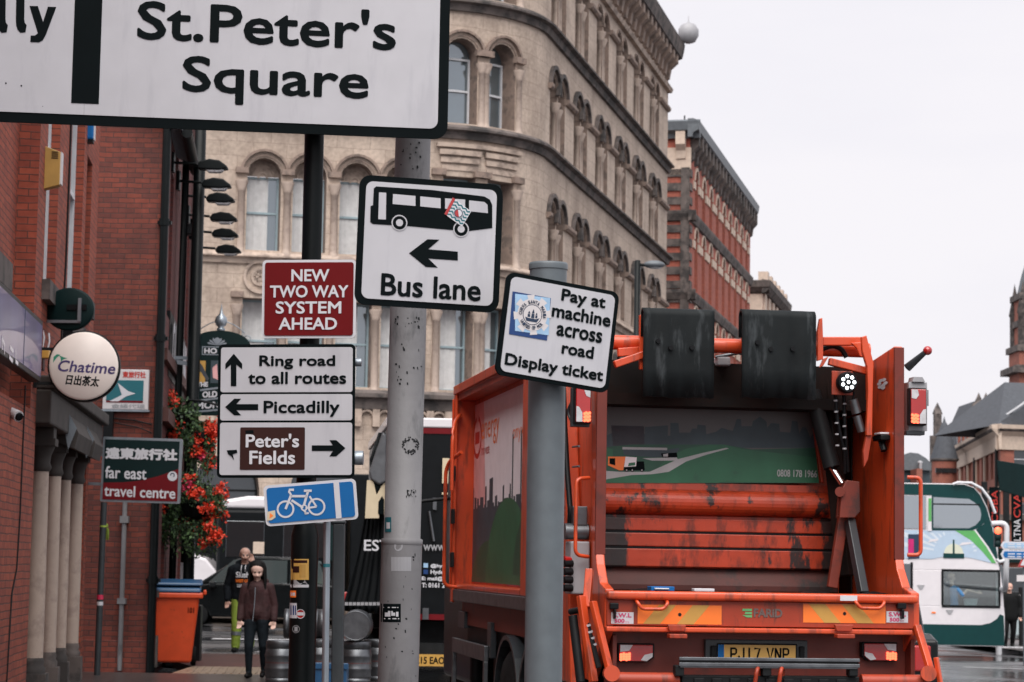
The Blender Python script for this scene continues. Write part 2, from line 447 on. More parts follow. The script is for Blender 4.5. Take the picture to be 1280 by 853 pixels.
mat('car_black', (.008, .010, .011), .18, var=.1, coat=.6)
mat('van_black', (.010, .012, .014), .35, var=.15)
mat('curtain_black', (.012, .0145, .017), .6, var=.25, scale=3, bump=.1, bscale=4)
mat('sheet_grey', (.10, .105, .115), .3, var=.3)
mat('bin_orange', (.62, .070, .018), .4, var=.1, dirt=(.06, .02, .015), damt=.8, dscale=7, dth=.62)
mat('bin_blue', (.018, .075, .17), .35, var=.12)
mat('leaf', (.075, .14, .05), .6, var=.4, scale=9)
mat('leaf_dark', (.028, .055, .026), .6, var=.4, scale=9)
mat('petal_red', (.72, .06, .025), .5, var=.2, scale=20)
mat('petal_pink', (.62, .03, .09), .5, var=.2)
mat('teal_sign', (.010, .125, .155), .4, var=.05)
mat('off_white', (.60, .57, .58), .5, var=.05)
mat('dark_green', (.006, .025, .026), .5, var=.1, spec=.2)
mat('maroon', (.14, .006, .010), .45, var=.08, spec=.2)
mat('purple', (.13, .11, .27), .3, var=.25, scale=1.5, coat=.4)
mat('cream_light', (.82, .74, .68), .35, var=.03)
mat('ink_purple', (.055, .035, .14), .5)
mat('mint', (.02, .25, .15), .5)
mat('alarm_yellow', (.42, .25, .06), .5, var=.1)
mat('white_plastic', (.62, .62, .64), .4, var=.06)
mat('red_text', (.50, .03, .02), .5)
mat('grime_brick', (.08, .03, .025), .8)
mat('skin', (.56, .33, .26), .55, var=.08, scale=15)
mat('skin_pale', (.62, .41, .34), .55, var=.06, scale=15)
mat('hair_black', (.010, .009, .009), .7, var=.3, scale=30)
mat('hair_grey', (.16, .14, .13), .7, var=.3, scale=60)
mat('hoodie', (.014, .018, .024), .85, var=.25, scale=12, bump=.5, bscale=18)
mat('hivis', (.30, .42, .06), .7, var=.25, bump=.6, bscale=16)
mat('burgundy', (.034, .009, .010), .8, var=.3, scale=10, bump=.6, bscale=16)
mat('denim_dark', (.014, .021, .028), .8, var=.25, scale=12, bump=.5, bscale=16)
mat('shoe_black', (.010, .010, .011), .5, var=.2)
mat('shirt_blue', (.06, .20, .42), .7, var=.1)
mat('coat_black', (.010, .011, .012), .8, var=.2)
mat('mouth', (.22, .06, .055), .5)
glassmat('pane', (.07, .10, .115), .05, .22)
glassmat('pane_dark', (.012, .015, .017), .08, .07)
glassmat('taxi_glass', (.07, .095, .095), .05, .25)
glassmat('car_glass', (.010, .013, .015), .03, .15)
glassmat('bus_glass', (.06, .07, .07), .08, .40)
clearglass('clear_pane')
brickmat('brick_shop', (.42, .092, .048), (.29, .060, .036), (.13, .05, .038), stain=(.05, .02, .018), samt=.45)
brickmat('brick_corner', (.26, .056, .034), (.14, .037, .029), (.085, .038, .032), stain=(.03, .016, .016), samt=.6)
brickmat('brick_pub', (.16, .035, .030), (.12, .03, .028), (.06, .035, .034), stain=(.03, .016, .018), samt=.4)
brickmat('brick_far', (.46, .13, .085), (.38, .10, .07), (.30, .12, .09), bw=.35, bh=.12, stain=(.12, .06, .05), samt=.4)
brickmat('brick_hotel', (.40, .14, .095), (.33, .11, .078), (.28, .13, .10), bw=.6, bh=.2, stain=(.13, .075, .06), samt=.4)
brickmat('ashlar', (.60, .485, .40), (.55, .445, .365), (.36, .28, .23), bw=.95, bh=.42, ms=.009, stain=(.18, .13, .105), samt=.75, sscale=.5, bump=.25)
brickmat('paving', (.085, .070, .066), (.065, .055, .053), (.03, .028, .028), bw=.9, bh=.6, ms=.012, stain=(.03, .028, .03), samt=.6, rough=.34, bump=.2)
brickmat('brick_paving', (.13, .036, .028), (.085, .030, .025), (.03, .02, .02), bw=.2, bh=.1, ms=.006, stain=(.03, .02, .02), samt=.6, rough=.6, bump=.2)
brickmat('slab_paving', (.36, .27, .19), (.30, .22, .16), (.10, .07, .055), bw=.4, bh=.4, ms=.01, stain=(.06, .045, .04), samt=.5, rough=.4, bump=.2)

def wornmat(name, base, ends, thr, streak):
    """paint rubbed to bare dark steel: towards the ends of the blade and in vertical scrapes."""
    m = mat(name, base, .42, var=.2, scale=4, dirt=(.10, .018, .010), damt=.8, dscale=9, dth=.52, stretch=(1, 1, .35), bump=.12, bscale=14)
    n = m.node_tree; p = n.nodes['Principled BSDF']; last = p.inputs['Base Color'].links[0].from_socket
    t = n.nodes.new('ShaderNodeTexCoord'); sx = n.nodes.new('ShaderNodeSeparateXYZ'); n.links.new(t.outputs['Object'], sx.inputs[0])
    ab = n.nodes.new('ShaderNodeMath'); ab.operation = 'ABSOLUTE'; n.links.new(sx.outputs['X'], ab.inputs[0])
    pw = n.nodes.new('ShaderNodeMath'); pw.operation = 'POWER'; n.links.new(ab.outputs[0], pw.inputs[0]); pw.inputs[1].default_value = 3.0
    ml = n.nodes.new('ShaderNodeMath'); ml.operation = 'MULTIPLY'; n.links.new(pw.outputs[0], ml.inputs[0]); ml.inputs[1].default_value = ends
    mp = n.nodes.new('ShaderNodeMapping'); mp.inputs['Scale'].default_value = (2.6, 1, streak); n.links.new(t.outputs['Object'], mp.inputs[0])
    z = n.nodes.new('ShaderNodeTexNoise'); z.inputs['Scale'].default_value = 2.4; z.inputs['Detail'].default_value = 9; z.inputs['Roughness'].default_value = .68
    n.links.new(mp.outputs[0], z.inputs['Vector'])
    ad = n.nodes.new('ShaderNodeMath'); ad.operation = 'ADD'; n.links.new(ml.outputs[0], ad.inputs[0]); n.links.new(z.outputs['Fac'], ad.inputs[1])
    r = n.nodes.new('ShaderNodeValToRGB'); r.color_ramp.elements[0].position = thr; r.color_ramp.elements[0].color = (0, 0, 0, 1); r.color_ramp.elements[1].position = thr + .05; r.color_ramp.elements[1].color = (.95, .95, .95, 1)
    n.links.new(ad.outputs[0], r.inputs[0])
    x = n.nodes.new('ShaderNodeMix'); x.data_type = 'RGBA'; n.links.new(r.outputs[0], x.inputs['Factor']); n.links.new(last, x.inputs['A']); x.inputs['B'].default_value = (.016, .015, .015, 1)
    n.links.new(x.outputs['Result'], p.inputs['Base Color']); return m
wornmat('blade_worn', (.44, .045, .014), .48, .61, .8)
wornmat('roll_worn', (.44, .046, .014), .16, .60, 2.2)
wornmat('body_scuffed', (.74, .10, .024), .0, .70, .5)
# ------------------------------------------------------------------ the ground
def sstep(t):
    t = max(0.0, min(1.0, t)); return t * t * (3 - 2 * t)
def gz(x, y):
    return -0.12 - 0.42 * sstep((x - 2) / 9) * max(0.0, min(1.25, (y - 20) / 35)) - 0.05 * sstep((y - 45) / 20)
def sheet(name, x0, x1, y0, y1, nx, ny, dz, m, fz=gz):
    b = MB(); V = []
    for j in range(ny + 1):
        for i in range(nx + 1):
            x = x0 + (x1 - x0) * i / nx; y = y0 + (y1 - y0) * j / ny
            V.append((x, y, fz(x, y) + dz))
    b.add(V, [(j * (nx + 1) + i, j * (nx + 1) + i + 1, (j + 1) * (nx + 1) + i + 1, (j + 1) * (nx + 1) + i) for j in range(ny) for i in range(nx)], 0, None, True)
    return tag(b.build(name, m), kind='structure')
# wet asphalt
m = bpy.data.materials.new('road'); m.use_nodes = True; n = m.node_tree; p = n.nodes['Principled BSDF']
t = n.nodes.new('ShaderNodeTexCoord')
a = n.nodes.new('ShaderNodeTexNoise'); a.inputs['Scale'].default_value = .35; a.inputs['Detail'].default_value = 7
c = n.nodes.new('ShaderNodeValToRGB'); c.color_ramp.elements[0].color = (.035, .036, .04, 1); c.color_ramp.elements[1].color = (.09, .091, .096, 1)
c.color_ramp.elements[0].position = .35; c.color_ramp.elements[1].position = .65
g = n.nodes.new('ShaderNodeValToRGB'); g.color_ramp.elements[0].color = (.07, .07, .07, 1); g.color_ramp.elements[1].color = (.34, .34, .34, 1)
g.color_ramp.elements[0].position = .38; g.color_ramp.elements[1].position = .6
n.links.new(t.outputs['Object'], a.inputs['Vector']); n.links.new(a.outputs['Fac'], c.inputs[0]); n.links.new(a.outputs['Fac'], g.inputs[0])
n.links.new(c.outputs[0], p.inputs['Base Color']); n.links.new(g.outputs[0], p.inputs['Roughness'])
a2 = n.nodes.new('ShaderNodeTexNoise'); a2.inputs['Scale'].default_value = 60
bp = n.nodes.new('ShaderNodeBump'); bp.inputs['Strength'].default_value = .12; bp.inputs['Distance'].default_value = .01
n.links.new(t.outputs['Object'], a2.inputs['Vector']); n.links.new(a2.outputs['Fac'], bp.inputs['Height']); n.links.new(bp.outputs[0], p.inputs['Normal'])
MATS['road'] = m
sheet('road', -160, 160, -30, 420, 64, 90, 0, 'road')
def pave(name, poly, z0, z1, m):
    b = MB(); b.prism(poly, z0, z1, 0, 'z'); return tag(b.build(name, m, auto=True), kind='structure')
# the pavement the camera stands on runs up to the dropped kerb of the side street
KY = 37.6
def kx(y): return 0.62 - (y - 8) * 0.0985
pave('pavement', [(-9, -8), (kx(-8), -8), (kx(31.0), 31.0), (-9, 31.0)], -.35, 0, 'paving')
pave('kerb', [(kx(-8), -8), (kx(-8) + .15, -8), (kx(KY) + .15, KY), (kx(KY), KY)], -.35, -.004, 'kerb')
pave('pavement', [(-4.6, 31.0), (kx(31), 31.0), (kx(33.1), 33.1), (-4.6, 33.1)], -.35, -.002, 'slab_paving')
pave('pavement', [(-4.6, 33.1), (kx(33.1), 33.1), (kx(KY), KY), (-6, KY)], -.35, -.006, 'brick_paving')
b = MB()
for i in range(26):                                     # raised bars of the tactile slabs
    x = -4.35 + i * .112
    b.bar((x, 31.15, .0), (x - .17, 33.0, .0), .035, .012)
tag(b.build('pavement', 'slab_paving'), kind='structure')
pave('kerb', [(-4.6, KY), (kx(KY), KY), (kx(KY), KY + .18), (-4.6, KY + .18)], -.35, -.05, 'kerb')
def mark(pts, y_off=0.006):
    b = MB(); n = 8
    (ax, ay), (bx, by), w2 = pts
    d = Vector((bx - ax, by - ay)).normalized(); nx, ny = -d.y * w2 / 2, d.x * w2 / 2
    V = []
    for i in range(n + 1):
        t = i / n; x, y = ax + (bx - ax) * t, ay + (by - ay) * t
        for s in (-1, 1): V.append((x + nx * s, y + ny * s, gz(x + nx * s, y + ny * s) + y_off))
    b.add(V, [(2 * i, 2 * i + 1, 2 * i + 3, 2 * i + 2) for i in range(n)])
    return tag(b.build('road_marking', 'paint_white'), kind='structure')
mark(((-6.2, 47.5), (-2.2, 47.5), .5)); mark(((-4.5, 41.2), (-3.7, 44.0), .22)); mark(((-3.9, 39.4), (-1.9, 39.0), .14))
mark(((9.2, 53.9), (11.9, 54.0), .75)); mark(((4, 36.0), (16, 36.6), .2)); mark(((4, 30.0), (16, 30.9), .16)); mark(((8, 46.5), (16, 46.9), .2))
tag(sheet('pavement', 13.2, 60, 57.5, 110, 4, 4, .14, 'paving'), kind='structure')
tag(sheet('pavement', -30, 1.0, 60.8, 66.0, 4, 2, .12, 'paving'), kind='structure')
# ------------------------------------------------------------------ facades
class Path:
    """plan line of a facade: a straight run, an arc, a straight run; d > 0 is inwards."""
    def __init__(s, A, a0, L0, Rr=0.0, a1=None, L1=0.0):
        s.A, s.a0, s.L0, s.R, s.a1, s.L1 = Vector(A), a0, L0, Rr, a0 if a1 is None else a1, L1
        s.La = s.R * abs(s.a1 - s.a0); s.L = s.L0 + s.La + s.L1
    def at(s, t, d=0.0, z=0.0):
        e = lambda a: Vector((math.cos(a), math.sin(a)))
        if t <= s.L0 or s.R == 0: a = s.a0; p = s.A + e(a) * t
        else:
            p = s.A + e(s.a0) * s.L0
            u = min(t - s.L0, s.La); a = s.a0 + u / s.R
            c = p + Vector((-math.sin(s.a0), math.cos(s.a0))) * s.R
            p = c + Vector((math.sin(a), -math.cos(a))) * s.R
            if t > s.L0 + s.La: p = p + e(a) * (t - s.L0 - s.La)
        q = p + Vector((-math.sin(a), math.cos(a))) * d
        return Vector((q.x, q.y, z))
    def cuts(s, a, b):
        if s.R == 0: return [a, b]
        lo, hi = s.L0, s.L0 + s.La
        pts = [a, b] + [x for x in (lo, hi) if a < x < b]
        k = max(a, lo)
        while s.R and k < min(b, hi):
            pts.append(k); k += .45
        return sorted(set(round(x, 5) for x in pts))

class Fac:
    def __init__(s, path, org, dep=.32):
        s.P, s.dep, s.O = path, dep, Vector(org); s.w = MB()
    def g(s, t, d, z): return s.P.at(t, d, z) - s.O
    def wq(s, a, b, z0, z1, d=0.0, m=0, mb=None):
        mb = mb or s.w
        if b - a < 1e-4 or z1 - z0 < 1e-4: return
        c = s.P.cuts(a, b)
        for u, v in zip(c, c[1:]):
            if v - u < 1e-4: continue
            mb.quad(s.g(u, d, z0), s.g(v, d, z0), s.g(v, d, z1), s.g(u, d, z1), m, [(u, z0), (v, z0), (v, z1), (u, z1)])
    def sweep(s, a, b, prof, mb, m=0):
        """closed profile of (d,z) points swept along the facade."""
        c = s.P.cuts(a, b); n = len(prof); V = [s.g(t, d, z) for t in c for d, z in prof]; F = []
        for i in range(len(c) - 1):
            for k in range(n): F.append((i * n + k, i * n + (k + 1) % n, (i + 1) * n + (k + 1) % n, (i + 1) * n + k))
        mb.add(V, F, m); mb.add(V, [tuple(range(n)), tuple(range(len(V) - n, len(V)))[::-1]], m)
    def bx(s, a, b, d0, d1, z0, z1, mb, m=0):
        s.sweep(a, b, [(d0, z0), (d1, z0), (d1, z1), (d0, z1)], mb, m)
    def row(s, a, b, z0, z1, ops, m=0):
        """ops: (sa, sb, sill, head, arched) with head = spring line if arched."""
        k = a
        for sa, sb, zs, zh, ar in sorted(ops):
            s.wq(k, sa, z0, z1, 0, m); s.wq(sa, sb, z0, zs, 0, m)
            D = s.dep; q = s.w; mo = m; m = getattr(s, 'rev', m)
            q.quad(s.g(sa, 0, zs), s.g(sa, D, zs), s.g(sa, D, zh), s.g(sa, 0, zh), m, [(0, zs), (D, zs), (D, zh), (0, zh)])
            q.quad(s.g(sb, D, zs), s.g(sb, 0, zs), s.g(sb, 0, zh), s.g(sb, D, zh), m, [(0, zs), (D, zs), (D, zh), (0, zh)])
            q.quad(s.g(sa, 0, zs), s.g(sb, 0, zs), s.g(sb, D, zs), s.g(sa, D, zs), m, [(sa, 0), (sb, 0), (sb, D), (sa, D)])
            if ar:
                r = (sb - sa) / 2; cx = (sa + sb) / 2; n = 10; zt = zh + r
                A = [(cx - r * math.cos(math.pi * i / n), zh + r * math.sin(math.pi * i / n)) for i in range(n + 1)]
                for (u, zu), (v, zv) in zip(A, A[1:]):
                    q.quad(s.g(u, 0, zu), s.g(v, 0, zv), s.g(v, 0, zt + .01), s.g(u, 0, zt + .01), mo, [(u, zu), (v, zv), (v, zt), (u, zt)])
                    q.quad(s.g(u, 0, zu), s.g(u, D, zu), s.g(v, D, zv), s.g(v, 0, zv), m, [(u, 0), (u, D), (v, D), (v, 0)])
                s.wq(sa, sb, zt + .01, z1, 0, mo)
            else:
                q.quad(s.g(sa, D, zh), s.g(sb, D, zh), s.g(sb, 0, zh), s.g(sa, 0, zh), m, [(sa, D), (sb, D), (sb, 0), (sa, 0)])
                s.wq(sa, sb, zh, z1, 0, mo)
            k = sb; m = mo
        s.wq(k, b, z0, z1, 0, m)
    def arcring(s, cx, zc, r0, r1, d0, d1, mb, m=0, n=12, a0=0, a1=180):
        V = []; F = []
        for i in range(n + 1):
            a = R(180 - (a0 + (a1 - a0) * i / n))
            for r in (r0, r1):
                for d in (d0, d1): V.append(s.g(cx + r * math.cos(a), d, zc + r * math.sin(a)))
        for i in range(n):
            p, q = i * 4, i * 4 + 4
            F += [(p, p + 2, q + 2, q), (p + 1, q + 1, q + 3, p + 3), (p, q, q + 1, p + 1), (p + 2, p + 3, q + 3, q + 2)]
        mb.add(V, F, m)
        mb.add(V[:4], [(0, 1, 3, 2)], m); mb.add(V[-4:], [(0, 2, 3, 1)], m)
    def column(s, t, d, z0, z1, r, mb, n=8, m=0):
        p = s.g(t, d, 0)
        mb.lathe([(r * 1.5, z0), (r * 1.5, z0 + .12), (r * 1.1, z0 + .2), (r, z0 + .3), (r * .94, z1 - .32), (r * 1.15, z1 - .3), (r * 1.1, z1 - .24), (r * 1.7, z1 - .06), (r * 1.7, z1)], (p.x, p.y, 0), n, m)
    def window(s, parent, sa, sb, zs, zh, ar, fm='frame_teal', pm='pane', bars=1, curt=0, tymp=False, fw=.06):
        D = s.dep - .1; b = MB(); cx = (sa + sb) / 2; r = (sb - sa) / 2
        zt = zh + (r if ar else 0)
        s.bx(sa, sa + fw, D, D + .07, zs, zh, b); s.bx(sb - fw, sb, D, D + .07, zs, zh, b)
        s.bx(sa + fw, sb - fw, D, D + .07, zs, zs + fw, b)
        s.bx(sa + fw, sb - fw, D, D + .07, zh - fw, zh, b)
        if bars:
            zm = zs + (zh - zs) * .52
            s.bx(sa + fw, sb - fw, D - .01, D + .06, zm - .03, zm + .03, b)
        f = b.build('window', fm, parent)
        q = MB()
        if ar and not tymp:
            n = 10
            P = [(sa, zs), (sb, zs)] + [(cx + r * math.cos(math.pi * i / n), zh + r * math.sin(math.pi * i / n)) for i in range(n + 1)]
        else: P = [(sa, zs), (sb, zs), (sb, zh), (sa, zh)]
        q.add([s.g(t, D + .05, z) for t, z in P], [tuple(range(len(P)))])
        q.build('pane', pm, f)
        if curt:
            c = MB(); wd = (sb - sa) * .62
            for i in range(8):
                u, v = sa + fw + wd * i / 8, sa + fw + wd * (i + 1) / 8
                c.quad(s.g(u, D + .045 - .012 * (i % 2), zs + fw), s.g(v, D + .045 - .012 * ((i + 1) % 2), zs + fw), s.g(v, D + .045 - .012 * ((i + 1) % 2), zh - fw), s.g(u, D + .045 - .012 * (i % 2), zh - fw))
            c.build('curtain', 'curtain', f)
        if tymp:
            c = MB(); n = 12
            P = [(cx + r * math.cos(math.pi * i / n), zh + r * math.sin(math.pi * i / n)) for i in range(n + 1)]
            c.add([s.g(t, D - .06, z) for t, z in P], [tuple(range(len(P)))])
            s.arcring(cx, zh, r * .62, r * .72, D - .10, D - .06, c); s.arcring(cx, zh, r * .2, r * .32, D - .10, D - .06, c, a0=-20, a1=200)
            c.build('tympanum', 'stone_carved', f)
        return f

# ---- the long stone warehouse with the rounded corner
sdir = vdir(1266, 712); SA = math.atan2(sdir.y, sdir.x)
a0 = R(12.5)
pA = at(235, 500, 62.6); pc = at(540, 500, 64.8)
e0 = Vector((math.cos(a0), math.sin(a0)))
L0 = 1.15 + (Vector((pc.x, pc.y)) - Vector((pA.x, pA.y))).dot(e0)
SP = Path((pA.x - 1.1, pA.y - .25), a0, L0, 4.0, SA, 26.5)
def along(px):
    """metres along the street line of the stone warehouse where pixel px meets it."""
    o = SP.at(SP.L0 + SP.La); r = ray(px, 600); k = r.x / r.y
    return (k * o.y - o.x) / (sdir.x - k * sdir.y)
SP.L1 = along(830.5); SP.L = SP.L0 + SP.La + SP.L1
org = SP.at(L0 + 2, 0, 0); org.z = -.2
stone = thing('stone_warehouse', 'long pale stone warehouse with rounded corner and rows of arched windows behind the signs', 'building', Matrix.Translation(org))
F = Fac(SP, org, .62); F.rev = 1  # reveals take brown-stained stone, its dark tone also standing in for recess shade
Z = [-.3, 6.35, 10.15, 14.15, 17.95, 21.9]
tA = lambda px, D: (Vector((at(px, 500, D).x, at(px, 500, D).y)) - SP.A).dot(e0)
fr = [tA(p, 63.4) for p in (321, 380, 441, 500)]                # frontal window centres
la = L0 + SP.La
cv = [L0 + .55, L0 + 1.95]
side0 = la + .95; bay = 3.85; nb = 6
pairs = [la + along(690) - 1.07 + bay * i for i in range(nb)]
wall_ops = {}
def pair(c): return [(c - .1, c + .99), (c + 1.16, c + 2.25)]
ends = SP.L
rows = []
for k in (1, 2, 3, 4):
    z0, z1 = Z[k], Z[k + 1]; ops = []
    zs = z0 + .12
    for i, c in enumerate(fr):
        if k == 1: ops.append((c - .52, c + .52, zs, z0 + 2.55, False))
        else: ops.append((c - .48, c + .48, zs, z0 + 2.3, True))
    for c in cv:
        if k == 2: ops.append((c - .5, c + .5, zs, z0 + 2.55, False))
        elif k == 1: ops.append((c - .5, c + .5, zs, z0 + 2.6, False))
        else: ops.append((c - .5, c + .5, zs, z0 + 2.15, True))
    for c in pairs:
        for sa, sb in pair(c): ops.append((sa, sb, zs + .1, z0 + (1.9 if k != 4 else 2.2), True))
    F.row(0, ends, z0, z1, ops); rows.append((k, z0, z1, ops))
# ground floor: wide arches
g_ops = [(c - .95, c + .95, .5, 3.5, True) for c in (fr[0] - .85, fr[1] + .6, fr[3] + 1.1)] + [(cv[0] - .3, cv[0] + 1.2, .4, 3.4, True)]
for i in range(nb): g_ops.append((pairs[i] + .1, pairs[i] + 2.1, .8, 3.6, True))
F.row(0, ends, Z[0], Z[1], g_ops)
F.wq(0, ends, Z[5], 22.3, 0)
# returns and roof
for t in (0, ends):
    F.w.quad(F.g(t, 0, Z[0]), F.g(t, 14, Z[0]), F.g(t, 14, 22.3), F.g(t, 0, 22.3), 0, [(0, 0), (14, 0), (14, 22), (0, 22)])
F.sweep(0, ends, [(-.1, 22.28), (3.6, 22.28), (3.6, 22.5), (-.1, 22.5)], F.w)
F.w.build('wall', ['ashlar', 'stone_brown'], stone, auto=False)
for k, z0, z1, ops in rows:
    for sa, sb, zs, zh, ar in ops:
        front = sb < L0 + 4
        wf = F.window(stone, sa, sb, zs, zh, ar, ('frame_white' if k > 2 else 'frame_teal') if front else 'dark_metal', 'pane' if front else 'pane_dark', 1, 1 if (front and k in (1, 2)) else 0, front and k == 2 and sb < L0 + .2)
        if ar:
            c = (sa + sb) / 2; r = (sb - sa) / 2; big = sb < L0 + 3.5; hood = MB()
            F.arcring(c, zh + .02, r + .02, r + .07, -.035, .02, hood)
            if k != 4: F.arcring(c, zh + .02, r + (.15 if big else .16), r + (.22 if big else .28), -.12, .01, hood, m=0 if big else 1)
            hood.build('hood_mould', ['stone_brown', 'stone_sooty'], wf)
for sa, sb, zs, zh, ar in g_ops:
    F.window(stone, sa, sb, zs, zh, ar, 'dark_metal', 'pane_dark', 1)
# string courses, moulded
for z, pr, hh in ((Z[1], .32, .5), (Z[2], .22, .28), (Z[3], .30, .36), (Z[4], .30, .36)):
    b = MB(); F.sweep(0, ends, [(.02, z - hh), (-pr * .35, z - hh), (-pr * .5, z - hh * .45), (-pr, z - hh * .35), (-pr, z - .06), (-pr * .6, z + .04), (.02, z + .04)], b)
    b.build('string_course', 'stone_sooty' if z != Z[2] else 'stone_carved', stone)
b = MB(); t = .1
while t < L0 + 5:                                        # corbel table under the first ledge
    F.bx(t, t + .2, -.18, .01, 5.35, 5.84, b); F.arcring(t + .36, 5.62, .16, .22, -.12, .01, b, n=6); t += .52
b.build('corbel_table', 'stone_carved', stone)
# shafts, capitals and impost ledges, each a part of its own
N_SH = [0]; SPARE = MB()
def shaft(t, d, zz0, zz1, rr):
    N_SH[0] += 1
    if N_SH[0] <= 100: b = MB(); F.column(t, d, zz0, zz1, rr, b); b.build('shaft', 'stone_shaft', stone)
    else: F.column(t, d, zz0, zz1, rr, SPARE)
def cap(a_, b_, d0, d1, z0_, z1_):
    b = MB(); F.bx(a_, b_, d0, d1, z0_, z1_, b); b.build('capital', 'stone_brown', stone)
for k, z0, z1, ops in rows[::-1]:
    fo = [o for o in ops if o[1] < L0 + .3]
    for o in fo:
        shaft(o[0] - .16, -.02, z0 + .1, o[3], .11); cap(o[0] - .34, o[0] + .02, -.14, .03, o[3], o[3] + .16)
    o = fo[-1]; shaft(o[1] + .16, -.02, z0 + .1, o[3], .11); cap(o[1] - .02, o[1] + .34, -.14, .03, o[3], o[3] + .16)
    for o in [o for o in ops if L0 < (o[0] + o[1]) / 2 < la]:
        for t in (o[0] - .13, o[1] + .13): shaft(t, -.02, z0 + .12, o[3], .11); cap(t - .22, t + .2, -.16, .03, o[3], o[3] + .18)
    zh = [o for o in ops if abs(o[0] - pairs[0] + .1) < .01][0][3]
    for c in pairs:
        for t in (c + .02, c + 2.13): shaft(t, .22, z0 + .2, zh, .11)
        shaft(c + 1.075, .10, z0 + .2, zh, .12); cap(c + .97, c + 1.18, -.06, .3, zh - .02, zh + .12)
    edges = [la + .25] + [x for c in pairs for x in (c - .08, c + 2.23)] + [ends - .1]
    for u, v in zip(edges[0::2], edges[1::2]):
        b = MB(); F.sweep(u, v, [(.03, zh - .02), (-.08, zh - .02), (-.15, zh + .05), (-.15, zh + .15), (.03, zh + .15)], b); b.build('impost', 'stone_brown', stone)
if SPARE.v: tag(SPARE.build('shaft', 'stone_shaft', stone), kind='stuff')
# carved roundels and square lintels of the front
for c in (fr[0] - .05, fr[2] - .0, fr[3] + .1):
    b = MB(); z = 9.5
    F.arcring(c, z, .40, .48, -.10, .01, b, n=24, a0=0, a1=360); F.arcring(c, z, .20, .26, -.07, .01, b, n=20, a0=0, a1=360)
    for i in range(6):
        a = R(60 * i); F.arcring(c + .15 * math.cos(a), z + .15 * math.sin(a), .03, .12, -.06, .01, b, n=8, a0=0, a1=360)
    b.build('roundel', 'stone_carved', stone)
for c in cv:
    b = MB(); z = Z[2] + 2.72
    for i in range(3): F.bx(c - .55 - .04 * i, c + .55 + .04 * i, -.03 - .05 * i, .01, z + .22 * i, z + .22 * i + .15, b)
    F.bx(c - .72, c + .72, -.16, .01, z + .66, z + .78, b)
    b.build('lintel', 'stone_carved', stone)
# cornice on brackets
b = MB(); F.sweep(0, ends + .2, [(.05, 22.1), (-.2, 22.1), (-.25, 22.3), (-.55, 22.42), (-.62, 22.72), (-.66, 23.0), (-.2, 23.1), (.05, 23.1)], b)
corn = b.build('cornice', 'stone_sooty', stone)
t = la - 3
while t < ends:
    b = MB(); F.sweep(t, t + .38, [(.0, 21.35), (-.15, 21.4), (-.22, 21.8), (-.5, 22.05), (-.5, 22.38), (0, 22.38)], b)
    b.build('bracket', 'stone_brown', corn); t += .95
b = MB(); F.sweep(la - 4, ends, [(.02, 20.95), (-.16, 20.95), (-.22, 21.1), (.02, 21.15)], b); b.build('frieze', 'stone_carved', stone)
# ball finial that sticks out at the end of the cornice
q = SP.at(ends - .2, -.75, 23.35) - org
b = MB(); b.bar(q + Vector((-1.0, 0, -.25)), q, .12, .12); b.lathe([(.0, -.45), (.28, -.36), (.42, -.1), (.42, .16), (.3, .36), (.1, .44), (.03, .5), (.0, .8)], q + Vector((.1, 0, .05)), 8)
b.build('finial', 'grey_box', stone)

# ---- the red brick warehouse beyond it
o0 = SP.at(la)
tb0, tb1 = along(859), along(936)
A = o0 + sdir * tb0
org2 = Vector((A.x, A.y, -.6))
red = thing('brick_warehouse', 'tall red brick warehouse with heavy bracketed cornice standing beyond the pale stone building', 'building', Matrix.Translation(org2))
RP = Path((A.x, A.y), SA, tb1 - tb0); G = Fac(RP, org2, .35)
ZR = [-.6, 4.5, 9.0, 13.5, 17.0, 19.45]
n = 9; sp = (tb1 - tb0 - 1.4) / n
rr = []
for k in range(1, 5):
    ops = []
    for i in range(n):
        c = .95 + sp * (i + .5)
        ops.append((c - .52, c + .52, ZR[k] + .25, ZR[k + 1] - (.95 if k < 4 else .75), True))
    G.row(0, tb1 - tb0, ZR[k], ZR[k + 1], ops); rr.append((k, ops))
G.wq(0, tb1 - tb0, ZR[0], ZR[1]); G.wq(0, tb1 - tb0, ZR[5], 20.9)
H = Path((A.x - 16 * math.cos(SA - math.pi / 2), A.y - 16 * math.sin(SA - math.pi / 2)), SA - math.pi / 2, 16)   # the flank that faces us
HF = Fac(H, org2)
HF.w = G.w; HF.wq(0, 16, ZR[0], 20.9)
q = RP.at(tb1 - tb0, 0, 0) - org2; G.w.quad(G.g(tb1 - tb0, 0, -.6), G.g(tb1 - tb0, 14, -.6), G.g(tb1 - tb0, 14, 20.9), G.g(tb1 - tb0, 0, 20.9), 0, [(0, 0), (14, 0), (14, 21), (0, 21)])
G.w.quad(G.g(0, 0, 20.88), G.g(tb1 - tb0, 0, 20.88), G.g(tb1 - tb0, 14, 20.88), G.g(0, 14, 20.88), 0, [(0, 0)] * 4)
G.w.build('wall', 'brick_far', red, auto=False)
for k, ops in rr:
    for sa, sb, zs, zh, ar in ops:
        f = G.window(red, sa, sb, zs, zh, ar, 'dark_red', 'pane_dark', 1)
        b = MB(); G.arcring((sa + sb) / 2, zh, .52, .66, -.05, .02, b, n=8); G.bx(sa - .62, sa - .0, -.06, .02, zh - .45, zh - .1, b); G.bx(sb, sb + .62, -.06, .02, zh - .45, zh - .1, b)
        b.build('dressing', 'stone', f)
